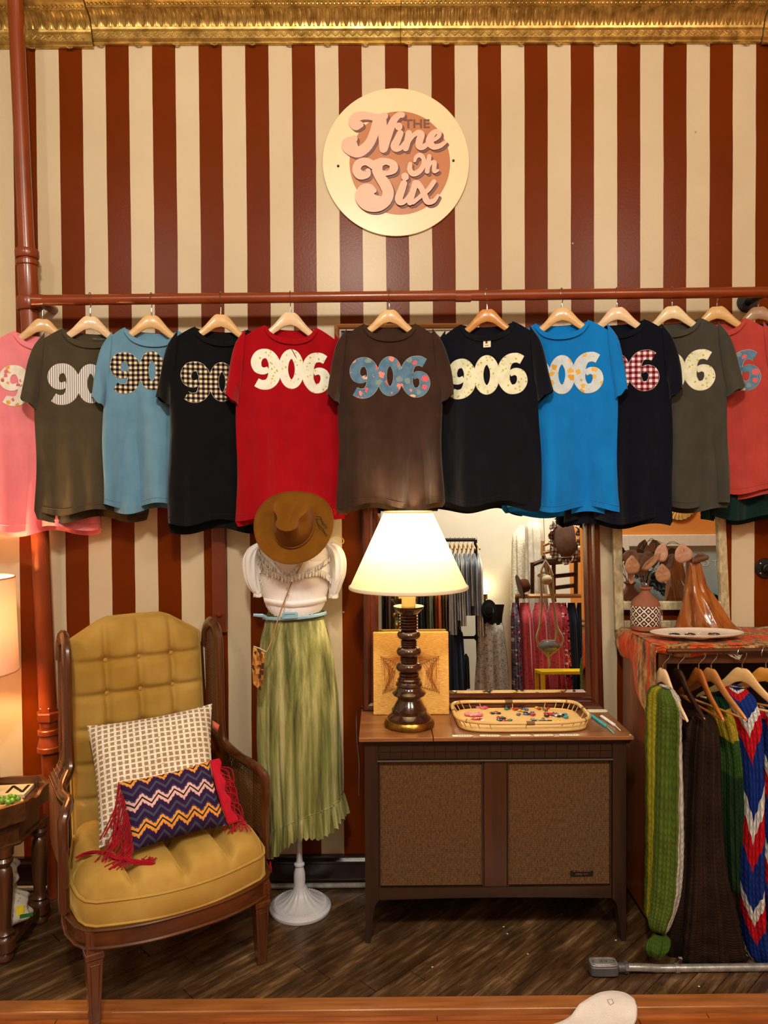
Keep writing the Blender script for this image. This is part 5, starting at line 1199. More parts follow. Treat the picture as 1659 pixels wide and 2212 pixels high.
# folded leaf-print quilt on the shelf
LF = NT('leaf_print', .95, spec=.1); d_, _c = LF.vor(60, LF.mapv((1, 1, .8))); LF.col(LF.mix(LF.m2('LESS_THAN', LF.m2('ADD', d_, LF.m2('MULTIPLY', LF.noise(180, 2), .3)), .42), (214, 208, 196), (176, 170, 160))); LF.bump(LF.noise(30, 3), .3, .003)
random.seed(4)
for k, (qx, qy, qz, rx, ry, rz_, lab) in enumerate(((xr-.17, yf2+.17, .125, .13, .12, .065, 'crumpled white leaf-print cloth at the bottom of the end table shelf'), (xr-.19, yf2+.19, .235, .11, .10, .06, 'second crumpled leaf-print cloth piled in the middle of the end table shelf'), (xr-.20, yf2+.20, .325, .085, .09, .045, 'topmost crumpled leaf-print cloth under the end table top'))):
    s = thing('leaf_print_cloth', (qx, qy, qz-rz_), lab, 'cloth', 0, 'cloths on the end table shelf'); ph = k*1.7
    def fn(u, v):
        a, e = 2*pi*u, pi*(v-.5); r = 1+.13*sin(3*a+ph+4*v)+.10*sin(7*a-6*v+ph)+.06*sin(13*a+9*v)+.05*sin(21*v+3*a)
        return (rx*cos(a)*cos(e)**.6*r, ry*sin(a)*cos(e)**.6*r, rz_+rz_*sin(e)*(1+.1*sin(5*a+ph)) if v > .02 else 0.0)
    MB().grid(56, 28, fn, cu=True).build('cloth_folds', LF.m, s, auto=0)
p = P(46, 1962, -.50); s = thing('fabric_label', p, 'yellow and green paper label tucked among the cloths under the end table', 'label')
MB().prism([(-.012, -.02), (.014, -.012), (.016, .016), (-.012, .012)], .003, lambda x, z, t_: (x, t_-.012, z)).build('yellow_part', simple('label_yellow', (226, 206, 40)), s, smooth=False)
MB().prism([(0, -.030), (.045, -.020), (.045, -.010), (0, -.016)], .003, lambda x, z, t_: (x, t_-.012, z)).build('green_part', simple('label_green', (30, 110, 50)), s, smooth=False)
# things on the end table
g_ = G(20, 1712, ez+.004); s = thing('letter_sign', (g_.x, g_.y, ez+.001), 'small cream sign block with a black letter lying on the end table', 'sign', RD(6))
MB().box((-.12, -.052, 0), (.072, .050, .014)).build('block', simple('cream_sign_face', (226, 210, 168)), s, smooth=False, bev=.001)
text('N', .10, BLACK, s, (.03, -.002, .0145), (0, 0, RD(0)), name='letter', bold=.001)
g_ = G(8, 1752, ez+.004); BK = simple('bark', (96, 68, 44), (60, 40, 24), .9, sc=40, bs=60, bst=.8, bd=.004)
s = thing('wood_slice', (g_.x, g_.y+.01, ez+.001), 'round wood slice with rough bark at the front of the end table', 'wood slice')
MB().lathe([(.060, 0), (.064, .006), (.062, .022), (.058, .024)], 28, mod=lambda a, r, z: 1+.05*sin(3*a)+.03*sin(8*a)).build('bark_edge', BK, s); MB().lathe([(.056, .0235), (.056, .0255)], 28, mod=lambda a, r, z: 1+.05*sin(3*a)+.03*sin(8*a)).build('cut_face', W_BEECH, s)
s2 = thing('green_plant_ornament', (g_.x+.012, g_.y+.012, ez+.0275), 'small bright green leafy ornament sitting on the wood slice', 'ornament'); GRM = simple('leaf_green', (110, 160, 50), (70, 120, 30), .4, sc=40)
for k in range(11):
    a = k*2.4; r = .012+.0022*k; MB().sphere((r*cos(a), r*sin(a), .010+.002*(k % 4)), .011, 8, 6, (1, .8, .75)).build('leaf', GRM, s2)
# lamp on the end table (mostly outside the frame)
YL2 = -.30; sc2 = P(-65, 1350, YL2); l2 = thing('drum_lamp', (sc2.x, YL2, ez+.001), 'lit lamp with peach drum shade at the left edge of the photo', 'lamp')
zt2, zb2_ = P(-65, 1249, YL2).z-ez-.001, P(-65, 1452, YL2).z-ez-.001; r2 = P(24, 1350, YL2).x-sc2.x
MB().grid(56, 6, lambda u, v: ((r2*(1.07-.07*v))*cos(2*pi*u), (r2*(1.07-.07*v))*sin(2*pi*u), zb2_+(zt2-zb2_)*v), cu=True).build('drum_shade', shade_mat('peach_shade', (236, 190, 164), .05), l2)
for zz, rr2 in ((zb2_, r2*1.07), (zt2, r2)): MB().tube([(rr2*cos(2*pi*i/56), rr2*sin(2*pi*i/56), zz) for i in range(56)], .003, 6, True).build('shade_rim', shade_mat('peach_rim', (220, 170, 140), .2), l2)
MB().lathe([(.07, 0), (.07, .012), (.03, .03), (.035, .06), (.06, .12), (.05, .19), (.018, .24), (.012, .27), (.010, zb2_+.06)], 28).build('lamp_base', simple('dark_bronze', (50, 36, 26), rough=.3, metal=.6), l2)
MB().sphere((0, 0, zb2_+.12), .028, 14, 8).build('bulb', BULB.m, l2)
b = MB()
for i in range(3): a = 2*pi*i/3; b.tube([(0, 0, zt2-.015), (r2*cos(a), r2*sin(a), zt2-.002)], .0015, 5)
b.tube([(0, 0, zb2_+.05), (0, 0, zt2-.012)], .003, 6); b.build('shade_spider', BRASS, l2)
point('drum_lamp_light', (sc2.x, YL2, ez+zb2_+.20), 28, (1, .68, .28), .03)
# ============================================================= CABINET, RIGHT
zk = 1.05; YK = -.41; XK = P(1419, 1500, YK).x; XKB = P(1345, 1500, -.03).x; XK = max(XK, XKB)
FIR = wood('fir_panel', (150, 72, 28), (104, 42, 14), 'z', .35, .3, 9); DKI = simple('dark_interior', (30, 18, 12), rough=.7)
cab = thing('open_cabinet', (XK+.42, -.21, 0), 'tall dark-fronted open wooden cabinet at the right with knitwear hung inside it', 'cabinet')
def kb(nm, a, b_, mt, bev=.002): return MB().box(a, b_).build(nm, mt, cab, smooth=False, world=True, bev=bev)
kb('side_panel', (XK, YK+.004, .02), (XK+.018, -.028, zk-.022), FIR); kb('side_panel', (XK+.84, YK+.004, .02), (XK+.858, -.028, zk-.022), FIR)
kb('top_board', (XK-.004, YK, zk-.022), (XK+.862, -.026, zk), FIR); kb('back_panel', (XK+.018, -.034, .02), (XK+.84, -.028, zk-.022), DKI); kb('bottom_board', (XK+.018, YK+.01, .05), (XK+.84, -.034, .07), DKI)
kb('front_stile', (XK, YK-.004, 0), (XK+.030, YK+.012, zk-.022), W_DARKZ); kb('front_stile', (XK+.83, YK-.004, 0), (XK+.86, YK+.012, zk-.022), W_DARKZ); kb('rear_foot', (XK, -.06, 0), (XK+.03, -.028, .02), W_DARKZ); kb('rear_foot', (XK+.83, -.06, 0), (XK+.86, -.028, .02), W_DARKZ)
kb('top_rail', (XK+.03, YK-.002, zk-.06), (XK+.83, YK+.012, zk-.022), W_DARK)
YR2 = YK-.030
MB().tube([(XK+.02, YR2, zk-.008), (XK+.85, YR2, zk-.008)], .008, 10).build('hanging_bar', W_DARK, cab, world=True)
for x in (XK+.04, XK+.80): MB().tube([(x, YR2, zk-.008), (x, YK+.002, zk-.03)], .006, 8).build('bar_bracket', BLACK, cab, world=True)
# velvet cloth over the cabinet top, a corner hanging down the side
VT = NT('burnt_velvet', .8, spec=.2); v = VT.mapv((1, 1, .35)); a1 = VT.noise(9, 5, v, .6); a2 = VT.noise(38, 5, v, .7)
VT.col(VT.mix(VT.ramp(a1, [(.47, (0, 0, 0)), (.52, (255, 255, 255))]), VT.ramp(a2, [(.38, (70, 38, 18)), (.5, (150, 106, 58)), (.66, (206, 166, 108))]), VT.ramp(a2, [(.35, (150, 50, 14)), (.6, (214, 84, 26))]))); VT.bump(a2, .5, .003); VT.b.inputs['Sheen Weight'].default_value = .08
vc = thing('velvet_cloth', (XK+.42, -.22, zk), 'burnt-orange and tan patterned velvet cloth draped over the cabinet top', 'cloth')
b = MB()
def vtop(u, v_):
    x = XK-.012+.88*u; y = YK-.006+(.365)*v_; z = zk+.004+.0025*sin(23*x+9*y)*sin(17*y)+.002*sin(41*x)
    if v_ < .06: z -= .0
    return (x, y, z)
b.grid(60, 20, vtop)
def vfr(u, v_): x = XK-.012+.88*u; return (x, YK-.007-.004*sin(pi*v_)-.003*abs(sin(19*x)), zk+.003-(.026+.010*sin(13*x)+.004*sin(37*x))*v_)
b.grid(60, 6, vfr)
# side flap: an uneven corner hanging down the left side
def vside(u, v_):     # u 0 back .. 1 front
    dp = piece(u, [(0, .05), (.12, .10), (.35, .115), (1, .33)])+.006*sin(14*u); y = -.045+(YK-.007+.045)*u
    z = zk+.004-dp*v_; out = .012+.010*sin(9*u+2*v_)*v_+.014*sm(0, .12, u)*(1-u)*v_**2+.028*(1-u)*sin(pi*min(1, v_))*.7
    return (XK-out-.0*v_, y, z)
b.grid(36, 22, vside); b.build('draped_velvet', VT.m, vc, world=True, sol=.003, auto=0)
b = MB(); fp2 = P(1590, 1412, YK-.02)
for i in range(7): b.tube(spl([tuple(fp2+Vector((-.03+.006*i, 0, 0))), tuple(fp2+Vector((-.01+.004*i, -.003, -.012-.003*(i % 3)))), tuple(fp2+Vector((.02-.003*i, -.003, -.004-.006*(i % 4))))], 4), .0009, 4)
b.build('frayed_threads', cloth('cream_thread', (220, 210, 190)), vc, world=True)
zt3 = zk+.0085
# vase with dried leaves
TER = simple('terracotta', (150, 92, 66), (132, 78, 54), .75, sc=12, bs=120); g_ = P(1394, 1360, -.12)
vs_ = thing('patterned_vase', (g_.x, -.12, zt3), 'brown terracotta vase with a black and white lattice band on the cabinet', 'vase')
kv = P(1395, 1300, -.12).x-P(1394, 1300, -.12).x
def vz(py): return P(1394, py, -.12).z-zt3
MB().lathe([(28*kv, 0), (30*kv, .004), (30.5*kv, vz(1352)), (30.5*kv, vz(1306)), (29*kv, vz(1300)), (23*kv, vz(1293)), (14*kv, vz(1285)), (9.5*kv, vz(1280)), (9*kv, vz(1275)), (13.5*kv, vz(1271)), (14*kv, vz(1268)), (10*kv, vz(1267)), (7*kv, vz(1272)), (7*kv, vz(1285))], 40, cap=False).build('vase_body', TER, vs_)
LB = NT('lattice_band', .7); th = LB.m2('MULTIPLY', LB.m2('ARCTAN2', LB.y, LB.x), 30.5*kv); cc_ = 2*pi*30.5*kv/11
aa = LB.m2('ADD', th, LB.m2('MULTIPLY', LB.z, 1.0)); bb_ = LB.m2('SUBTRACT', th, LB.m2('MULTIPLY', LB.z, 1.0))
fa = LB.m2('ABSOLUTE', LB.m2('SUBTRACT', LB.m2('FRACT', LB.m2('DIVIDE', aa, cc_)), .5)); fb = LB.m2('ABSOLUTE', LB.m2('SUBTRACT', LB.m2('FRACT', LB.m2('DIVIDE', bb_, cc_)), .5))
mxx = LB.m2('MAXIMUM', fa, fb); dd_ = LB.m2('SQRT', LB.m2('ADD', LB.m2('MULTIPLY', fa, fa), LB.m2('MULTIPLY', fb, fb)))
LB.col(LB.mix(LB.m2('LESS_THAN', dd_, .2), LB.ramp(mxx, [(0, (40, 26, 24)), (.40, (226, 208, 190))], True), (206, 176, 160))); LB.bump(mxx, .3, .001)
MB().lathe([(30.7*kv, vz(1349)), (31.1*kv, vz(1348)), (31.1*kv, vz(1308)), (30.7*kv, vz(1307))], 40, cap=False).build('lattice_band', LB.m, vs_)
LFM = simple('dried_leaf', (176, 130, 94), (136, 92, 62), .7, sc=10, bs=60, bst=.4); LFD = simple('dried_leaf_dark', (110, 72, 50), (84, 54, 36), .7, sc=10, bs=60, bst=.4); LFP = simple('dried_leaf_pinkish', (196, 152, 126), (170, 124, 98), .7, sc=10)
br = thing('dried_leaf_spray', (g_.x, -.12, zt3+vz(1270)), 'dried round-leaved branches standing in the patterned vase', 'dried leaves')
STM = simple('dry_stem', (104, 70, 50), rough=.8)
for (lx, ly, w_, h_, rot, mt, yy, bend) in ((1365, 1222, 30, 34, .1, LFM, -.15, .2), (1362, 1203, 36, 28, -.5, LFD, -.10, .5), (1385, 1210, 30, 34, .9, LFD, -.09, .3), (1405, 1215, 15, 44, -.75, LFM, -.14, .7), (1428, 1195, 27, 36, -.2, LFP, -.13, .2), (1440, 1215, 26, 36, -.6, LFD, -.10, .5), (1431, 1240, 30, 34, .15, LFM, -.15, .2), (1398, 1205, 34, 24, .2, LFD, -.07, .4), (1362, 1248, 12, 26, .3, LFP, -.11, .7), (1475, 1197, 36, 34, .3, LFP, -.17, .25), (1510, 1206, 34, 18, .25, LFD, -.16, .6)):
    c_ = P(lx, ly, yy); hw_, hh_ = w_*kv/2, h_*kv/2
    pts = [(hw_*1.08*sin(t_)*(1-.15*cos(t_)), hh_*1.08*cos(t_)*(1+.22*max(0, cos(t_))**9)+.0016*sin(5*t_)) for t_ in [2*pi*i/20 for i in range(20)]]
    b = MB(); vs = [];
    for rr3 in (1, .66, .33):
        for x, z in pts:
            x, z = x*rr3, z*rr3; X = x*cos(rot)-z*sin(rot); Z = x*sin(rot)+z*cos(rot); vs.append(c_+Vector((X, -bend*.6*abs(x)+.002*sin(z*300)-.3*bend*z, Z)))
    vs.append(c_.copy()); fs = [(k*20+i, k*20+(i+1) % 20, (k+1)*20+(i+1) % 20, (k+1)*20+i) for k in range(2) for i in range(20)]+[(40+i, 40+(i+1) % 20, 60) for i in range(20)]
    L = b.add(vs, fs).build('leaf', mt, br, world=True, sol=.0009)
    st_ = P(1394+random.uniform(-5, 5), 1276, -.12); mid = P((lx+1394)/2-6, (ly+1272)/2-18, yy*.5-.06); top_ = c_+Vector((0, 0, hh_*.9*cos(rot)))
    if lx > 1460: mid = P(1440, 1176, -.13)
    MB().tube(spl([tuple(st_), tuple(mid), tuple(top_), tuple(c_-Vector((0, -.002, 0)))], 6), .0011, 5).build('stem', STM, br, world=True)
# cypress knee
g_ = P(1530, 1362, -.13); kk_ = P(1531, 1300, -.13).x-P(1530, 1300, -.13).x
KN = simple('lacquered_knee_wood', (170, 98, 42), (116, 58, 20), .14, sc=9, st=(3, 3, .6), bs=24, bst=.35, bd=.006, coat=.8)
cn = thing('cypress_knee', (g_.x, -.125, zt3), 'glossy orange-brown cypress knee wood sculpture behind the oval dish', 'sculpture')
tk = [(1206, 1488, 1505), (1216, 1486, 1514), (1240, 1486, 1520), (1262, 1484, 1524), (1280, 1481, 1534), (1300, 1480, 1546), (1322, 1479, 1558), (1340, 1476, 1570), (1352, 1474, 1582), (1361, 1470, 1598)]
def knee(u, v):
    py = 1361-(1361-1204)*v; l_ = piece(py, [(a, b_) for a, b_, c in tk]); r_ = piece(py, [(a, c) for a, b_, c in tk]); c_ = (l_+r_)/2-1530; h_ = (r_-l_)/2
    if v > .94: h_ *= sqrt(max(0, 1-((v-.94)/.06)**2))+.02
    a = 2*pi*u; k = 1+.10*sin(4*a+2+3*v)+.07*sin(7*a-4*v)+.05*sin(13*a+8*v)*(1-v); dp = min(h_*kk_, .075*(1-v)+.02)
    return ((c_+h_*cos(a)*k)*kk_, dp*sin(a)*k, max(0, P(1530, py, -.13).z-zt3) if v > 0.01 else 0)
MB().grid(60, 40, knee, cu=True).build('knee', KN, cn, auto=0)
# oval dish
g_ = P(1504, 1372, -.30); dh = thing('oval_dish', (g_.x, -.305, zt3), 'speckled white oval footed dish with small trinkets at the front of the cabinet top', 'dish')
kd2 = P(1505, 1372, -.3).x-P(1504, 1372, -.3).x
DW = NT('speckled_glaze', .35, coat=.3); d_, _c = DW.vor(160); DW.col(DW.mix(DW.m2('LESS_THAN', DW.m2('ADD', d_, DW.m2('MULTIPLY', DW.noise(60), .5)), .36), (222, 208, 190), (150, 126, 104))); DW = DW.m
A_, B_ = 100*kd2, .085
MB().lathe([(.0, .010), (.70, .011), (.93, .016), (.995, .0225), (1, .0245), (.985, .0255), (.90, .0195), (.68, .0150), (.0, .0145)], 64, cap=False, sx=A_, sy=B_).build('bowl', DW, dh)
MB().lathe([(.25, 0), (.25, .010), (.22, .011)], 30, cap=True, sx=A_, sy=B_*1.2).build('foot', DW, dh)
TR = [((1465, 1375), (24, 8), (40, 46, 56), 'dark oval trinket at the left of the oval dish'), ((1500, 1375), (22, 9), (60, 50, 44), 'brown square trinket in the middle of the oval dish'), ((1538, 1372), (8, 6), (110, 20, 40), 'small dark red stone trinket in the oval dish'), ((1558, 1376), (20, 8), (70, 62, 56), 'grey-brown trinket at the right of the oval dish')]
for (px, py), (w_, d_), c_, lab in TR:
    q = G(px, py, zt3+.016); t = thing('trinket', (q.x, -.315, zt3+.0152), lab, 'trinket', 0, None); w2 = w_*kd2/2
    MB().lathe([(.9, 0), (1, .15), (1, .5), (.8, .8), (.4, 1)], 14, sx=w2, sy=.011).build('stone', simple('trinket_stone', c_, rough=.15, coat=.5), t)
    t.children[0].data.transform(Matrix.Diagonal((1, 1, .007, 1)))
    MB().tube([(w2*1.05*cos(a), .0125*sin(a), .0015) for a in [2*pi*i/20 for i in range(20)]], .0010, 5, True).build('setting', CHROME, t)
# second mirror on the cabinet
SIL = NT('silver_leaf_frame', .45, .25); sn = SIL.noise(60, 5, SIL.mapv((1, 1, .5))); SIL.col(SIL.ramp(sn, [(.3, (160, 146, 112)), (.7, (214, 202, 166))])); SIL.bump(SIL.noise(70, 4), .7, .003); SIL = SIL.m
Y2 = -.030
m2_ = thing('silver_framed_mirror', (P(1450, 1370, Y2).x, Y2, zk+.005), 'silver-leaf framed mirror leaning on the wall on top of the cabinet', 'mirror')
ql = [(1322, 1080), (1344, 1080), (1351, 1366), (1334, 1366)]
def fr4(nm, q, d0=-.045, d1=-.022):
    ps = [P(a, b_, d0) for a, b_ in q]; return MB().prism([(p.x, p.z) for p in ps], d1-d0, lambda x, z, t_: (x, d0+t_, z)).build(nm, SIL, m2_, smooth=False, world=True, bev=.003)
fr4('left_stile', [(1320, 1000), (1340, 1000), (1349, 1362), (1330, 1362)]); fr4('right_stile', [(1546, 1000), (1563, 1000), (1579, 1362), (1561, 1362)])
fr4('top_rail', [(1340, 985), (1546, 985), (1547, 1006), (1341, 1006)]); fr4('lower_rail', [(1347, 1300), (1559, 1300), (1560, 1318), (1348, 1318)], -.043); fr4('bottom_rail', [(1349, 1341), (1560, 1341), (1561, 1360), (1350, 1360)], -.043)
ps = [P(a, b_, -.030) for a, b_ in ((1341, 1002), (1548, 1002), (1560, 1303), (1347, 1303))]
MB().add(ps, [(0, 1, 2, 3)]).build('mirror_glass', MIRM, m2_, smooth=False, world=True, auto=0)
MB().add([p+Vector((0, .004, 0)) for p in ps], [(0, 1, 2, 3)]).build('backing', BLACK, m2_, smooth=False, world=True, sol=.002)
# black pipe flange on the wall, far right
fg = P(1655, 1228, -.01); s = thing('pipe_flange', (fg.x, 0, fg.z), 'black round pipe flange with a stub screwed to the wall at the right edge', 'flange')
bb = MB().lathe([(.042, .001), (.042, .005), (.039, .008), (.020, .009), (.018, .022), (.014, .024), (.012, .09)], 32); bb.v = [Vector((v.x, -v.z, v.y)) for v in bb.v]; bb.build('flange', BLACK, s)
for a in (.8, 2.4, 3.9, 5.5): MB().sphere((.029*cos(a), -.009, .029*sin(a)), .0045, 8, 5, (1, .4, 1)).build('screw', CHROME, s)
# ============================================================= KNITWEAR ON HANGERS
def knitmat(name, colfn, sx=.012, sz=.011, bd=.006, axis='u'):
    t = NT(name, .95, spec=.1); uvn = t.n.new('ShaderNodeUVMap'); sp = t.n.new('ShaderNodeSeparateXYZ'); t.l.new(uvn.outputs[0], sp.inputs[0]); U, V_ = sp.outputs[0], sp.outputs[1]
    ua = t.m2('ABSOLUTE', t.m2('SINE', t.m2('MULTIPLY', U, pi/sx))); sk = t.m2('ADD', V_, t.m2('MULTIPLY', t.tri(U, sx), .8)); va = t.m2('ABSOLUTE', t.m2('SINE', t.m2('MULTIPLY', sk, pi/sz)))
    h = t.m2('MULTIPLY', t.m2('POWER', ua, .6), t.m2('ADD', .45, t.m2('MULTIPLY', va, .55))); n_ = t.noise(90, 3)
    c = t.mix(t.m2('MULTIPLY', t.noise(7, 4), .5), colfn(t, U, V_), t.mix(.55, colfn(t, U, V_), (14, 14, 6))); dk = t.mix(t.m2('MULTIPLY', t.m2('SUBTRACT', 1.0, h), .8), c, t.mix(.75, c, (10, 8, 6))); t.col(dk)
    t.bump(t.m2('ADD', h, t.m2('MULTIPLY', n_, .3)), .6, bd*.5); return t.m
def knit(name, lab, cat, secs, th, mt, lobes=((3, .14, .5), (5, .13, 0), (9, .05, 1)), nu=110, nv=90, ribs=0, ribd=.0, seed=0, grp='knitted throws on the cabinet hangers'):
    """secs: (py, px_left, px_right, Y centre, half depth) from top to bottom"""
    rows = spl([tuple(map(float, s_)) for s_ in secs], 8); z_top = P(rows[0][1], rows[0][0], rows[0][3]).z
    zb_ = P(rows[-1][1], rows[-1][0], rows[-1][3]).z; xm = P((rows[-1][1]+rows[-1][2])/2, rows[-1][0], rows[-1][3]).x
    s = thing(name, (xm, rows[-1][3], max(.003, zb_)), lab, cat, 0, grp); vs = []; uv = []; nr = len(rows); per = 0
    for j in range(nv):
        f = j/(nv-1)*(nr-1); i = min(nr-2, int(f)); t_ = f-i; r = [rows[i][k]*(1-t_)+rows[i+1][k]*t_ for k in range(5)]
        Yf = r[3]-r[4]*.55; a0_, a1_ = P(r[1], r[0], Yf), P(r[2], r[0], Yf); hwd = max(.002, (a1_.x-a0_.x)/2); cxx = (a0_.x+a1_.x)/2; q = j/(nv-1)
        zc4 = max(.004, P(r[1], r[0], r[3]).z)
        for k in range(nu):
            a = 2*pi*k/nu; kk = 1.0
            for n_, am, ph_ in lobes: kk += am*sin(n_*a+ph_+1.2*q*(n_ % 3)+seed)*min(1, q*3+.25)
            kk += .03*sin(70*q+3*sin(a))*sin(4*a+seed)+.022*sin(190*q)*sin(11*a)
            if ribs: kk += ribd*abs(sin(ribs*a/2))
            vs.append((cxx+hwd*cos(a)*kk, r[3]+r[4]*sin(a)*kk, zc4+(.004*sin(3*a+seed) if q > .1 else 0)))
    fs = [(j*nu+k, j*nu+(k+1) % nu, (j+1)*nu+(k+1) % nu, (j+1)*nu+k) for j in range(nv-1) for k in range(nu)]; fs += [tuple(range(nu)), tuple((nv-1)*nu+k for k in range(nu))[::-1]]
    b = MB().add(vs, fs); o = b.build('knitted_fabric', mt, s, world=True, auto=0); me = o.data; L_ = me.uv_layers.new(name='UVMap')
    hh_ = z_top-zb_; circ = .45
    for pl in me.polygons:
        ks = [me.loops[li].vertex_index % nu for li in pl.loop_indices]; wrap = max(ks)-min(ks) > nu/2
        for li in pl.loop_indices:
            vi = me.loops[li].vertex_index; k = vi % nu; j = vi//nu
            if wrap and k < nu/2: k += nu
            L_.data[li].uv = (circ*k/nu, hh_*(1-j/(nv-1)))
    return s
KHW = -.585
def band3(cols):      # vertical bands by U fraction of the circumference
    def f(t, U, V_): return t.ramp(t.m2('DIVIDE', U, .45), cols, True)
    return f
# U runs 0 = right side, .25 = back, .5 = left side, .75 = front
KG = knitmat('green_crochet', band3([(0, (214, 210, 200)), (.10, (84, 104, 34)), (.42, (176, 170, 44)), (.53, (92, 112, 40)), (.77, (220, 216, 206))]), .016, .015)
knit('crochet_scarf', 'green, yellow and white crocheted throw, leftmost on the cabinet hangers', 'throw', [(1484, 1432, 1452, -0.515, 0.036), (1494, 1424, 1462, -0.515, 0.065), (1520, 1424, 1474, -0.515, 0.094), (1600, 1422, 1474, -0.515, 0.094), (1750, 1419, 1476, -0.515, 0.086), (1850, 1416, 1475, -0.515, 0.079), (1930, 1412, 1468, -0.515, 0.072), (1990, 1406, 1450, -0.525, 0.050), (2012, 1420, 1440, -0.525, 0.022)], 0, KG, seed=1, ribs=14, ribd=.07, nu=180)
KG2 = knitmat('green_tassel_crochet', lambda t, U, V_: t.mix(t.m2('LESS_THAN', U, .05), (70, 96, 30), (196, 190, 90)), .012, .012)
knit('crochet_corner', 'dark green crocheted corner with yellow tip resting on the floor below the green throw', 'throw', [(2016, 1418, 1436, -0.545, 0.014), (2030, 1406, 1446, -0.545, 0.025), (2050, 1402, 1444, -0.555, 0.025), (2066, 1406, 1430, -0.555, 0.014)], 0, KG2, nv=30, seed=3, grp=None)
KB = knitmat('brown_rib_knit', lambda t, U, V_: t.ramp(t.noise(6, 3), [(.3, (40, 26, 19)), (.7, (60, 42, 32))]), .0125, .010, .008)
knit('rib_knit_throw', 'chunky chocolate-brown ribbed throw pooling on the floor', 'throw', [(1538, 1508, 1530, -0.475, 0.029), (1552, 1500, 1545, -0.475, 0.065), (1600, 1492, 1552, -0.475, 0.086), (1750, 1484, 1556, -0.485, 0.086), (1870, 1480, 1566, -0.495, 0.086), (1950, 1472, 1584, -0.505, 0.086), (2020, 1464, 1598, -0.500, 0.079), (2070, 1464, 1608, -0.485, 0.065), (2090, 1480, 1606, -0.485, 0.036)], 0, KB, lobes=((4, .10, .6), (7, .13, 2), (13, .05, 1)), seed=2, ribs=22, ribd=.07, nu=200)
def kdg(t, U, V_): return t.ramp(V_, [(0, (34, 22, 16)), (.15, (34, 62, 34)), (.42, (60, 96, 40)), (.52, (198, 172, 50)), (.66, (16, 54, 32)), (.86, (40, 26, 18)), (.92, (52, 94, 36))], True)
KD = knitmat('forest_crochet', kdg, .014, .013)
knit('forest_throw', 'dark green crocheted throw with a yellow band, between the brown and the tricolour throws', 'throw', [(1500, 1542, 1560, -0.415, 0.029), (1530, 1544, 1582, -0.415, 0.072), (1620, 1566, 1596, -0.435, 0.079), (1760, 1568, 1606, -0.445, 0.079), (1900, 1574, 1608, -0.445, 0.072), (1990, 1584, 1612, -0.445, 0.050)], 0, KD, seed=4, ribs=12, ribd=.07, nu=150)
def ktri(t, U, V_):
    saw = t.m2('MULTIPLY', t.m2('FRACT', t.m2('DIVIDE', t.m2('ADD', U, .0), .20)), -.20*.55)
    w_ = t.m2('ADD', V_, t.m2('ADD', t.m2('MULTIPLY', t.m2('PINGPONG', U, .10), 1.0), t.m2('MULTIPLY', t.tri(U, .024), .6))); f = t.m2('FRACT', t.m2('DIVIDE', w_, .205))
    return t.ramp(f, [(0, (24, 52, 136)), (.42, (206, 22, 36)), (.70, (232, 228, 222)), (.90, (24, 52, 136))], True)
KT = knitmat('tricolour_crochet', ktri, .020, .018, .010)
knit('tricolour_throw', 'red, white and blue zigzag crocheted throw on the pale hanger at the right', 'throw', [(1484, 1580, 1612, -0.435, 0.029), (1502, 1576, 1634, -0.445, 0.072), (1560, 1598, 1644, -0.475, 0.086), (1700, 1612, 1646, -0.495, 0.086), (1850, 1608, 1648, -0.495, 0.086), (1960, 1612, 1652, -0.495, 0.079), (2050, 1622, 1668, -0.495, 0.065), (2084, 1634, 1672, -0.495, 0.036)], 0, KT, lobes=((3, .10, 0), (5, .06, 1)), seed=5)
knit('tricolour_throw', 'second red, white and blue throw, cut off by the right edge', 'throw', [(1520, 1660, 1690, -0.415, 0.029), (1560, 1652, 1712, -0.435, 0.072), (1700, 1648, 1716, -0.465, 0.086), (1900, 1652, 1718, -0.465, 0.086), (2060, 1668, 1724, -0.475, 0.065)], 0, KT, seed=6)
knit('cream_lace_throw', 'cream and tan crocheted throw bunched on the floor behind the tricolour throw', 'throw', [(2010, 1600, 1624, -0.415, 0.029), (2040, 1600, 1640, -0.435, 0.043), (2080, 1606, 1660, -0.465, 0.050), (2094, 1622, 1664, -0.485, 0.036)], 0, knitmat('cream_crochet', lambda t, U, V_: t.ramp(V_, [(0, (214, 204, 188)), (.06, (226, 218, 204)), (.1, (170, 130, 70))], True), .014, .012), seed=7, nv=40, grp=None)
# hangers on the cabinet bar
HG = [(1432, 84, W_PALE, 'pale wooden hanger holding the green crocheted throw', 1440), (1465, 82, wood('dark_hanger', (52, 26, 16), (30, 14, 9), 'x', .2, .5), 'dark brown glossy hanger behind the green throw', 0), (1509, 86, wood('orange_hanger', (190, 112, 50), (160, 86, 32), 'x', .2, .5), 'orange varnished hanger holding the brown ribbed throw', 0),
 (1536, 74, wood('light_varnished_hanger', (206, 146, 84), (176, 112, 54), 'x', .2, .5), 'varnished tan hanger above the dark green throw', 0), (1603, 52, W_BEECH, 'broad pale hanger turned towards the room above the tricolour throw', 0), (1654, 48, wood('yellow_hanger', (214, 150, 60), (184, 118, 40), 'x', .3, .4), 'golden wooden hanger cut off by the right edge', 0)]
for px, deg, mt, lab, _ in HG:
    X = P(px, 1398, YR2).x
    h = hanger((X, YR2, zk-.008+.008+.003-.0235-.050), mt, lab, RD(-deg), hook=.050, group='wooden hangers on the cabinet bar')
    if X > XK+.84: h.location.x = XK+.835
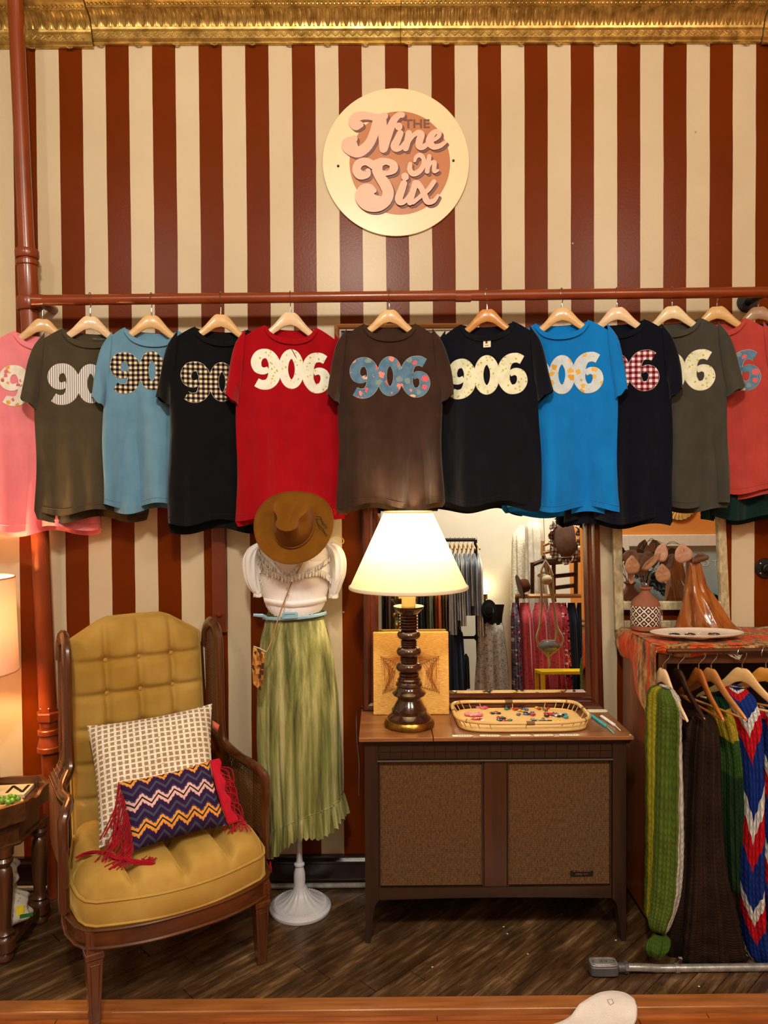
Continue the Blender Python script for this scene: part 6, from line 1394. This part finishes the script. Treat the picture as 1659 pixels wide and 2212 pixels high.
# ============================================================= FLOOR PIECES
g_ = G(1307, 2112, 0); jb = thing('junction_box', (g_.x, g_.y+.02, 0), 'grey metal electrical junction box on the floor at the right', 'junction box')
CG = simple('cast_grey', (98, 98, 100), (80, 80, 82), .5, .4, sc=20)
def rb(w_, d_, z0, z1, nm, mt, bev=.004): return MB().prism(rrp(w_, d_, 36), 1, lambda x, y, t_: (x, y, z0+(z1-z0)*t_)).build(nm, mt, jb, smooth=True, auto=40, bev=bev)
rb(.047, .026, .004, .036, 'box_body', CG); rb(.045, .024, .0365, .042, 'box_lid', GALV, .0015); MB().tube([(x*.8, y*.7, .0425) for x, y in rrp(.045, .024)], .0012, 5, True).build('lid_ridge', GALV, jb)
text('LB 75', .012, CG, jb, (0, 0, .0425), (0, 0, 0), name='embossed_mark')
for sx in (-.034, .034): MB().sphere((sx, 0, .043), .003, 8, 5, (1, 1, .4)).build('lid_screw', CHROME, jb)
cdt = thing('steel_conduit', (g_.x+.06, g_.y+.02, 0), 'shiny steel conduit running along the floor from the junction box to the right edge', 'conduit')
yv = g_.y+.02; x_ = g_.x
MB().tube([(x_+.048, yv, .021), (x_+.070, yv, .021)], .015, 14).build('hub', CG, cdt, world=True)
MB().tube([(x_+.070, yv, .021), (x_+.082, yv, .021)], .019, 6).build('locknut', CG, cdt, smooth=False, world=True)
MB().tube(spl([(x_+.08, yv, .021), (x_+.13, yv, .020), (x_+.19, yv+.004, .014), (x_+.24, yv+.004, .014), (x_+1.0, yv+.006, .014)], 6), .0125, 14).build('conduit_tube', GALV, cdt, world=True)
for xx_ in (x_+.245, x_+.62): MB().tube([(xx_-.007, yv+.004, .014), (xx_+.007, yv+.004, .014)], .0155, 14).build('coupling', GALV, cdt, world=True)
pp_ = [G(a, b_, .001) for a, b_ in ((1463, 2064), (1478, 2063), (1500, 2071), (1523, 2083), (1520, 2089), (1500, 2084), (1480, 2074), (1466, 2070))]
o = MB().prism([(p.x, p.y) for p in pp_], .003, lambda x, y, t_: (x, y, .0006+t_)).build('paper_slip', WHITE, None, smooth=False); tag(o, 'thin white paper slip lying on the floor in front of the brown throw', 'paper')
# white hide rug, bottom right
hd = [(1120, 2250), (1170, 2213), (1205, 2200), (1232, 2186), (1258, 2166), (1288, 2148), (1318, 2141), (1345, 2143), (1366, 2154), (1375, 2172), (1374, 2190), (1366, 2208), (1352, 2240), (1340, 2290), (1370, 2350), (1300, 2400), (1150, 2400), (1090, 2320)]
hs = spl([(float(a), float(b_)) for a, b_ in hd], 4, True)
q = [G(a, b_, .006) for a, b_ in hs]; c_ = sum(q, Vector())/len(q); hr = thing('hide_rug', (c_.x, c_.y, -.018), 'white hide rug corner lying over the floor edge at the bottom right', 'rug')
HD = simple('white_hide', (244, 236, 230), (226, 216, 208), .95, sc=8, bs=260, bst=.8, bd=.003, sheen=.3, spec=.1)
def hz(y): return .0045 if y > YN+.004 else (.0045-.016*sm(YN+.004, YN-.035, y))
b = MB(); vs = []; random.seed(2)
for k, f in enumerate((1, .97, .85, .6, .3)):
    for i, p in enumerate(q):
        j = random.uniform(-.0022, .0022) if k == 0 else 0; x = c_.x+(p.x-c_.x)*f+j; y = c_.y+(p.y-c_.y)*f+j; vs.append((x, y, hz(y)+(0 if k == 0 else .005+.001*sin(40*x)*sin(36*y))))
vs.append((c_.x, c_.y, hz(c_.y)+.005)); n = len(q)
b.add(vs, [(k*n+i, k*n+(i+1) % n, (k+1)*n+(i+1) % n, (k+1)*n+i) for k in range(4) for i in range(n)]+[(4*n+i, 4*n+(i+1) % n, 5*n) for i in range(n)]); b.build('hide', HD, hr, world=True, auto=0, sol=.003)
s_ = [P(1310, 2166, YN+.02)]; pk = [G(a, b_, .012) for a, b_ in ((1312, 2160), (1322, 2158), (1326, 2166), (1318, 2171))]; MB().tube([p for p in pk], .0009, 4, True).build('stitched_mark', simple('hide_mark', (190, 176, 164)), hr, world=True)
# specks of lint on the floor
random.seed(12); LN = simple('lint', (214, 206, 192))
for px, py, lab in ((1088, 2003, 'white lint speck on the floor below the console'), (1096, 2018, 'lint speck just in front of the console shadow'), (1140, 2062, 'bright lint speck on the planks in front of the console'), (1330, 2032, 'lint speck beside the right console foot'), (934, 2090, 'lint speck on the planks left of centre'), (1510, 2132, 'pale curl of thread on the floor beyond the conduit')):
    g_ = G(px, py, 0); tag(MB().sphere((0, 0, 0), .003, 7, 5, (1.3, 1, .6)).build('lint', LN, None, loc=(g_.x, g_.y, .0019)), lab, 'lint', None)
# ============================================================= THE ROOM SEEN IN THE MIRRORS
def garment(name, lab, cat, px0, px1, py0, py1, Yv, mt, depth=.05, flare=1.0, sleeves=False, grp=None, seed=0, shoulder=.25, tilt=True):
    a, b_ = MIR(px0, py0, Yv, tilt), MIR(px1, py0, Yv, tilt); c0 = (a+b_)/2; zt_ = c0.z; lo = MIR((px0+px1)/2, py1, Yv, tilt); h = abs(b_.x-a.x)/2
    s = thing(name, (c0.x, c0.y, max(0.002, lo.z)), lab, cat, 0, grp); H = zt_-max(.002, lo.z)
    def fn(u, v):
        an = 2*pi*u; q = 1-v; wd = (shoulder+(1-shoulder)*sm(0, .12, q))*(.8+.2*q*flare); k = 1+(.08+.1*q)*sin(9*an+seed+2*q)+.05*sin(17*an+seed*2)
        return (h*wd*cos(an)*k, depth*(.3+.7*sm(0, .2, q))*sin(an)*k, H*v)
    MB().grid(48, 20, fn, cu=True).build('garment_body', mt, s, auto=0)
    if sleeves:
        for sd in (-1, 1): MB().tube([(sd*h*.7, 0, H*.93), (sd*h*1.0, -.01, H*.75), (sd*h*1.05, -.02, H*.45)], [.035, .05, .045], 10).build('sleeve', mt, s)
    return s
def hang2(x, y, z, lab, rz=pi/2, grp='hangers on the black rack'):
    h = thing('clothes_hanger', (x, y, z), lab, 'hanger', rz, grp)
    MB().tube([(-.19, 0, -.10), (0, 0, -.03), (.19, 0, -.10)], .009, 6).build('hanger_body', W_BEECH, h); MB().tube([(0, 0, -.03), (0, 0, .0), (.015, 0, .015), (0, 0, .03), (-.012, 0, .018)], .0025, 5).build('hook', CHROME, h)
# black garment rack
V1, V2 = 3.9, 3.9
tp = MIR(1027, 1166, V1); tl_ = MIR(880, 1170, V1); yR = tp.y; zR = tp.z
rk = thing('garment_rack', (tp.x, yR, 0), 'black pipe garment rack reflected behind the lamp in the large mirror', 'rack')
MB().tube([(tp.x-1.3, yR, zR), (tp.x, yR, zR)], .017, 10).build('top_bar', BLACK, rk, world=True)
for x in (tp.x, tp.x-1.3):
    MB().tube([(x, yR, 0), (x, yR, zR)], .017, 10).build('post', BLACK, rk, world=True); MB().lathe([(.06, 0), (.06, .01), (.03, .014), (.025, .04)], 20, (x, yR, 0)).build('foot_flange', BLACK, rk, world=True)
p = MIR(1024, 1376, V1); MB().tube([(tp.x-1.3, yR, p.z), (tp.x, yR, p.z)], .014, 10).build('low_bar', BLACK, rk, world=True); MB().sphere((tp.x, yR, p.z), .035, 12, 8).build('joint', BLACK, rk, world=True)
pl = [cloth('pale_blue', (190, 196, 208)), cloth('soft_grey', (176, 178, 180)), cloth('white_linen', (222, 220, 214)), cloth('chalk_blue', (170, 180, 200)), cloth('denim', (38, 48, 70)), cloth('rust_orange', (190, 90, 40)), cloth('wine', (100, 24, 36)), cloth('brown_tweed', (96, 70, 50)), cloth('charcoal', (46, 44, 46)), cloth('sage', (120, 124, 96))]
words = ['pale blue', 'soft grey', 'white', 'chalk blue', 'pale blue', 'white']
for i in range(7):
    px = 973+i*9.5; X = MIR(px, 1200, V1).x; hang2(X, yR, zR-.005, 'wooden hanger of the %s blouse on the black rack' % ['soft grey patterned', 'pale blue thin', 'white', 'chalk blue', 'light grey', 'washed blue', 'outermost white-sleeved'][i])
    garment('hung_shirt', '%s blouse on the black rack seen in the large mirror' % ['soft grey patterned', 'pale blue thin', 'white', 'chalk blue', 'light grey', 'washed blue', 'outermost long white-sleeved'][i], 'blouse', px-4, px+10, 1196, [1370, 1340, 1352, 1330, 1310, 1330, 1372][i], V1-.02, pl[[1, 0, 2, 3, 1, 3, 2][i]], .17, grp='blouses on the black rack', seed=i, shoulder=.5)
cols = [(822, 8), (838, 7), (856, 9), (874, 2), (908, 8), (926, 9), (944, 5), (958, 7), (970, 6), (984, 4)]
nm = ['charcoal', 'brown tweed', 'sage', 'white', 'dark charcoal', 'moss', 'rust orange', 'brown', 'wine red', 'navy denim']
for i, (px, k) in enumerate(cols):
    garment('hung_garment', '%s garment hanging in the row below the lampshade in the mirror' % nm[i], 'clothing', px-9, px+9, 1262, 1372+(i*37) % 60, 4.5, pl[k], .16, grp='garments in the mirror row', seed=i, shoulder=.6)
garment('denim_dress', 'dark blue denim overall hanging beside the string-art board in the mirror', 'clothing', 966, 1002, 1352, 1490, 3.75, pl[4], .10, 1.3, seed=3)
garment('ruffled_scarf', 'black ruffled garment hanging next to the denim in the mirror', 'clothing', 1000, 1013, 1412, 1486, 3.7, pl[8], .05, seed=5)
# dress form with black hat
GDR = floral('grey_sprig', (176, 170, 160), (150, 144, 136), [(90, 86, 84), (120, 116, 110)], 60, .2)
dm = garment('grey_dress', 'grey lace sundress on a dress form, reflected in the large mirror', 'dress', 1030, 1090, 1330, 1500, 3.7, GDR, .13, 1.6, seed=2, shoulder=.5)
p = MIR(1062, 1335, 3.7); s = thing('display_form', (p.x, p.y, 0), 'dark display form under the grey sundress in the mirror', 'mannequin')
MB().lathe([(.14, 0), (.14, .012), (.02, .03), (.015, .5), (.015, .9), (.09, 1.0), (.10, 1.1), (.12, 1.2)], 20).build('stand', BLACK, s, sol=0); MB().lathe([(.085, 1.05), (.10, p.z-.25), (.08, p.z-.1), (.04, p.z), (.035, p.z+.05)], 20).build('torso', cloth('grey_form', (120, 116, 112)), s)
p = MIR(1056, 1312, 3.6); s = thing('black_hat', (p.x, p.y, p.z-.08), 'black wide hat on the display form in the mirror', 'hat')
MB().lathe([(.065, .0), (.07, .004), (.042, .008), (.040, .05), (.03, .06), (.01, .062)], 24, sy=1.45).build('crown_and_brim', cloth('black_felt', (14, 13, 14)), s); s.rotation_euler = (RD(-80), 0, RD(10)); s.location.z += .05
# lamp glowing against the far wall
p = MIR(1046, 1262, 4.4); s = thing('wall_lamp', (p.x, p.y, p.z-.1), 'small glowing yellow lamp against the far wall in the mirror', 'lamp')
MB().lathe([(.02, 0), (.025, .03), (.035, .08), (.03, .13), (.01, .16)], 16).build('glowing_bulb', BULB.m, s); MB().lathe([(.03, -.05), (.03, 0)], 14).build('socket', BRASS, s)
point('wall_lamp_light', (p.x, p.y-.10, p.z), 9, (1, .70, .18), .05)
sp_ = MIR(1046, 1262, 4.6)
MB().tube([(p.x, p.y, p.z-.15), (p.x, p.y-.05, p.z-.5), (p.x, p.y-.06, .02)], .012, 8).build('lamp_stand', BLACK, s, world=True)
# far plaster partition closing the view in the big mirror
yP = -4.62
MB().box((XL, yP-.08, -.02), (1.92, yP, ZC)).build('wall_partition', PLASTER, smooth=False)['kind'] = 'structure'
MB().box((1.92, yP-.08, -.02), (XR, yP, ZC)).build('wall_orange', ORANGE, smooth=False)['kind'] = 'structure'
# white lace dresses
SHR = NT('sheer_lace', .9, spec=.1); SHR.col(SHR.ramp(SHR.noise(60, 5), [(.4, (206, 198, 176)), (.6, (240, 234, 216))])); SHR.bump(SHR.noise(80, 5), .6, .003)
garment('lace_gown', 'sheer white lace gown hanging high, left of the pair in the mirror', 'dress', 1102, 1150, 1135, 1330, 4.3, SHR.m, .09, 1.4, seed=1); garment('white_gown', 'long white gown hanging right of the sheer one in the mirror', 'dress', 1132, 1172, 1112, 1320, 4.1, cloth('gown_white', (238, 232, 214)), .09, 1.5, seed=4)
# red and dark dresses on a wooden rail
RV = NT('red_devore', .7); RV.col(RV.mix(RV.m2('LESS_THAN', RV.vor(34)[0], .3), (168, 12, 32), (110, 4, 20))); RV.b.inputs['Sheen Weight'].default_value = .4; MC = floral('mixed_print', (120, 110, 120), (70, 60, 90), [(150, 30, 50), (210, 200, 200), (40, 60, 100)], 40, .3)
p = MIR(1112, 1288, 3.75); q = MIR(1262, 1280, 3.75); s = thing('wooden_rail', (p.x, p.y, p.z), 'wooden clothes rail carrying the red dresses in the mirror', 'rail'); MB().tube([p, Vector((q.x+.3, p.y, p.z))], .02, 8).build('rail', W_BEECH, s, world=True)
for x in (p.x+.02, q.x+.28): MB().tube([(x, p.y, 0), (x, p.y, p.z)], .018, 8).build('post', W_DARKZ, s, world=True)
for i, (a, b_, k, lab) in enumerate(((1103, 1120, MC, 'mixed-print dress hanging left of the red dresses in the mirror'), (1116, 1150, RV.m, 'first deep red velvet dress from the left in the mirror'), (1146, 1184, RV.m, 'middle deep red velvet dress behind the macrame in the mirror'), (1180, 1216, RV.m, 'third deep red velvet dress right of the macrame in the mirror'), (1206, 1226, floral('coral_print', (190, 70, 80), (150, 40, 60), [(230, 190, 190), (40, 20, 30)], 40, .3), 'coral printed dress between the red and the black ones in the mirror'), (1222, 1246, cloth('midnight', (22, 26, 44)), 'dark blue dress at the right of the rail in the mirror'), (1242, 1268, cloth('soot', (20, 19, 22)), 'black dress beside the mirror frame'))):
    garment('long_dress', lab, 'dress', a, b_, 1302, 1500, 3.7, k, .12, 1.3, grp='long dresses on the wooden rail', seed=i, shoulder=.7)
# macrame hanger with glass bowl
COT = cloth('cotton_cord', (206, 190, 160)); c_ = lambda x, y: MIR(x, y, 3.35)
s = thing('macrame_hanger', c_(1178, 1215), 'cream macrame plant hanger in front of the red dresses, in the mirror', 'macrame')
for l in ([(1178, 1212), (1168, 1240), (1170, 1300), (1166, 1350), (1160, 1384), (1184, 1418)], [(1178, 1212), (1192, 1240), (1196, 1300), (1202, 1350), (1216, 1386), (1184, 1418)], [(1178, 1212), (1184, 1250), (1200, 1330), (1200, 1384), (1180, 1412)], [(1184, 1410), (1187, 1440)]):
    MB().tube(spl([tuple(c_(*p_)) for p_ in l], 5), .011, 6).build('cord', COT, s, world=True)
MB().tube([c_(1178+16*cos(a), 1242+5*sin(a)) for a in [2*pi*i/16 for i in range(16)]], .009, 6, True).build('ring', COT, s, world=True)
MB().sphere(tuple(c_(1181, 1252)), .05, 12, 8, (1, 1, .9)).build('knotted_top', COT, s, world=True)
GL = NT('thick_glass', .1, coat=.5); GL.col((120, 124, 132)); MB().tube([c_(1186+25*cos(a), 1396+14*sin(a)) for a in [2*pi*i/6 for i in range(6)]], .006, 6, True).build('bowl_rim', COT, s, world=True)
MB().add([c_(1186+24*cos(a), 1396+13*sin(a)) for a in [2*pi*i/6 for i in range(6)]], [tuple(range(6))]).build('glass_bowl', GL.m, s, world=True, sol=.03)
MB().tube([(s.location.x, s.location.y, s.location.z), (s.location.x, s.location.y, ZC-.001)], .003, 5).build('ceiling_line', COT, s, world=True)
# stacked dark ladder-back chairs, ruffled cushion
c_ = lambda x, y, d=3.8: MIR(x, y, d)
s = thing('ladder_back_chair', c_(1200, 1300), 'dark ladder-back chair hung high above the dresses in the mirror', 'chair'); s.location.z = c_(1200, 1300).z
for l in ([(1150, 1290), (1150, 1215)], [(1198, 1300), (1174, 1200)], [(1244, 1290), (1244, 1170)], [(1150, 1220), (1176, 1210)], [(1195, 1245), (1244, 1240)], [(1174, 1212), (1252, 1206)], [(1196, 1270), (1244, 1264)], [(1196, 1290), (1196, 1140)]):
    MB().tube([c_(*l[0]), c_(*l[1])], .020, 8).build('chair_rail', W_DARKZ, s, world=True)
MB().add([c_(1172, 1208), c_(1252, 1200), c_(1250, 1212), c_(1174, 1220)], [(0, 1, 2, 3)]).build('seat', W_DARK, s, world=True, sol=.2)
MB().tube([(s.location.x, s.location.y-.1, s.location.z-.1), (s.location.x, yP+.001, s.location.z-.1)], .02, 8).build('wall_peg', W_DARK, s, world=True)
s = thing('wooden_crate_stool', c_(1180, 1195, 3.7), 'small pale wooden stool on top of the ladder-back chair in the mirror', 'stool')
for l in ([(1172, 1200), (1172, 1168)], [(1192, 1200), (1192, 1150)], [(1172, 1178), (1192, 1170)], [(1172, 1194), (1192, 1190)]): MB().tube([c_(*l[0], 3.7), c_(*l[1], 3.7)], .018, 8).build('rail', W_BEECH, s, world=True)
GB = gingham('brown_gingham', (90, 66, 56), (220, 214, 206), .03); s = thing('gingham_cushion', c_(1222, 1165, 3.65), 'brown cushion with black gingham ruffle on top of the chair in the mirror', 'cushion')
def cu(u, v): a = 2*pi*u; e = pi*(v-.5); q = c_(1220, 1165, 3.65); return (q.x+.10*cos(a)*cos(e)**.5, q.y+.06*sin(a)*cos(e)**.5, q.z+.16*sin(e))
MB().grid(30, 16, cu, cu=True).build('cushion', cloth('brown_stripe', (110, 80, 66)), s, world=True)
q = c_(1222, 1165, 3.65); MB().tube([(q.x+(.135+.012*sin(9*a*2))*cos(a), q.y+.02*sin(14*a), q.z+(.20+.012*sin(18*a))*sin(a)) for a in [2*pi*i/90 for i in range(90)]], .028, 7, True, (1, .35)).build('ruffle', GB, s, world=True)
# brown hat on the rack and yellow step stool
p = c_(1122, 1268, 3.7); s = thing('brown_hat', p, 'brown hat hung left of the red dresses in the mirror', 'hat'); MB().lathe([(.11, 0), (.115, .008), (.065, .012), (.06, .07), (.045, .09), (.01, .095)], 24).build('crown_and_brim', cloth('cocoa_felt', (84, 44, 24)), s); s.rotation_euler = (0, RD(75), 0)
YS = simple('yellow_paint', (226, 196, 20), (206, 176, 14), .4); s = thing('yellow_step_stool', MIR(1215, 1520, 3.2), 'bright yellow step stool at the bottom right of the mirror', 'stool'); c3 = lambda x, y: MIR(x, y, 3.2)
a, b_ = c3(1169, 1450), c3(1290, 1450); zq = a.z; xq0, xq1 = min(a.x, b_.x), max(a.x, b_.x); s.location = ((xq0+xq1)/2, a.y-.15, 0)
MB().box((xq0, a.y-.28, zq-.03), (xq1, a.y, zq)).build('step', YS, s, smooth=False, world=True, bev=.005)
for x in (xq0, xq1-.03):
    for y in (a.y-.03, a.y-.28): MB().box((x, y, 0), (x+.03, y+.03, zq-.03)).build('leg', YS, s, smooth=False, world=True)
    MB().box((x+.003, a.y-.26, zq*.5), (x+.027, a.y-.02, zq*.5+.03)).build('rung', YS, s, smooth=False, world=True)
# ---- window with white frame, lettering and garland, seen in the silver mirror
yW = yP+.001; vW = -(yW)-.10
c4 = lambda x, y: MIR(x, y, vW, False)
a, b_ = c4(1340, 1156), c4(1640, 1300); wx0, wx1 = a.x, b_.x+.2; wz1 = a.z; wz0 = c4(1450, 1420).z
WF = simple('white_window_frame', (228, 222, 208), (216, 210, 196), .5)
wn = thing('window_1', ((wx0+wx1)/2, yW, wz0), None, None); wn['kind'] = 'structure'
fw = abs(c4(1360, 1200).x-c4(1341, 1200).x)
for q in (((wx0, wz0), (wx0+fw, wz1)), ((wx1-fw, wz0), (wx1, wz1)), ((wx0+fw, wz1-.115), (wx1-fw, wz1)), ((wx0+fw, wz0), (wx1-fw, wz0+.10))): MB().box((q[0][0], yW, q[0][1]), (q[1][0], yW+.05, q[1][1])).build('window_frame', WF, wn, smooth=False, world=True, bev=.004)
GLS = NT('dusk_glass', .15, spec=.5, coat=.4); GLS.col(GLS.ramp(GLS.noise(3, 3), [(.3, (136, 168, 178)), (.7, (160, 190, 198))]))
MB().box((wx0+fw, yW+.004, wz0+.10), (wx1-fw, yW+.012, wz1-.115)).build('window_pane', GLS.m, wn, smooth=False, world=True)
q = c4(1507, 1218); text('LT GOODS', .088, WHITE, wn, Vector((q.x+.02, yW+.014, q.z))-wn.location, (pi/2, 0, pi), name='lettering', sx=1.15)
gl = thing('leaf_garland', (q.x-.3, yW+.13, wz0+.3), 'dark leafy garland with small lights across the window, seen in the silver mirror', 'garland')
gp = spl([tuple(c4(*p_)) for p_ in ((1362, 1216), (1374, 1232), (1400, 1250), (1430, 1272), (1470, 1290), (1500, 1300), (1540, 1296), (1580, 1280))], 10); random.seed(9)
b = MB(); b.tube([(x, y+.12, z) for x, y, z in gp], .008, 6); b.build('garland_wire', BLACK, gl, world=True)
b = MB(); b2 = MB()
for x, y, z in gp:
    for k in range(9):
        d_ = Vector((random.uniform(-1, 1), random.uniform(-.3, .6), random.uniform(-1, 1))).normalized(); c0 = Vector((x, y+.12, z)); e = c0+d_*random.uniform(.05, .10); sd = d_.cross(Vector((0, 1, 0))).normalized()*.018; b.add([c0, (c0+e)/2+sd, e, (c0+e)/2-sd], [(0, 1, 2, 3)])
    if random.random() < .4: b2.sphere((x+random.uniform(-.05, .05), y+.10, z+random.uniform(-.05, .05)), .009, 6, 4)
b.build('foliage', simple('garland_leaf', (30, 52, 46), (20, 36, 32), .6), gl, smooth=False, world=True)['kind'] = 'stuff'
LE = NT('fairy_light'); LE.b.inputs['Emission Color'].default_value = (1, .95, .8, 1); LE.b.inputs['Emission Strength'].default_value = 5; b2.build('fairy_lights', LE.m, gl, world=True)['kind'] = 'stuff'
p = c4(1470, 1088); s = thing('straw_fan', (p.x, yP+.004, p.z), 'round pleated straw fan on the orange wall, seen in the silver mirror', 'fan')
b = MB(); n = 48
b.add([(0, .02, 0)]+[(.17*cos(2*pi*i/n), .01+.008*(i % 2), .17*sin(2*pi*i/n)) for i in range(n)], [(0, i+1, (i+1) % n+1) for i in range(n)]); b.build('pleats', simple('straw', (214, 176, 100), (180, 140, 70)), s, smooth=False, sol=.003)
MB().tube([(.17*cos(2*pi*i/n), .012, .17*sin(2*pi*i/n)) for i in range(n)], .006, 6, True).build('rim', W_DARK, s)
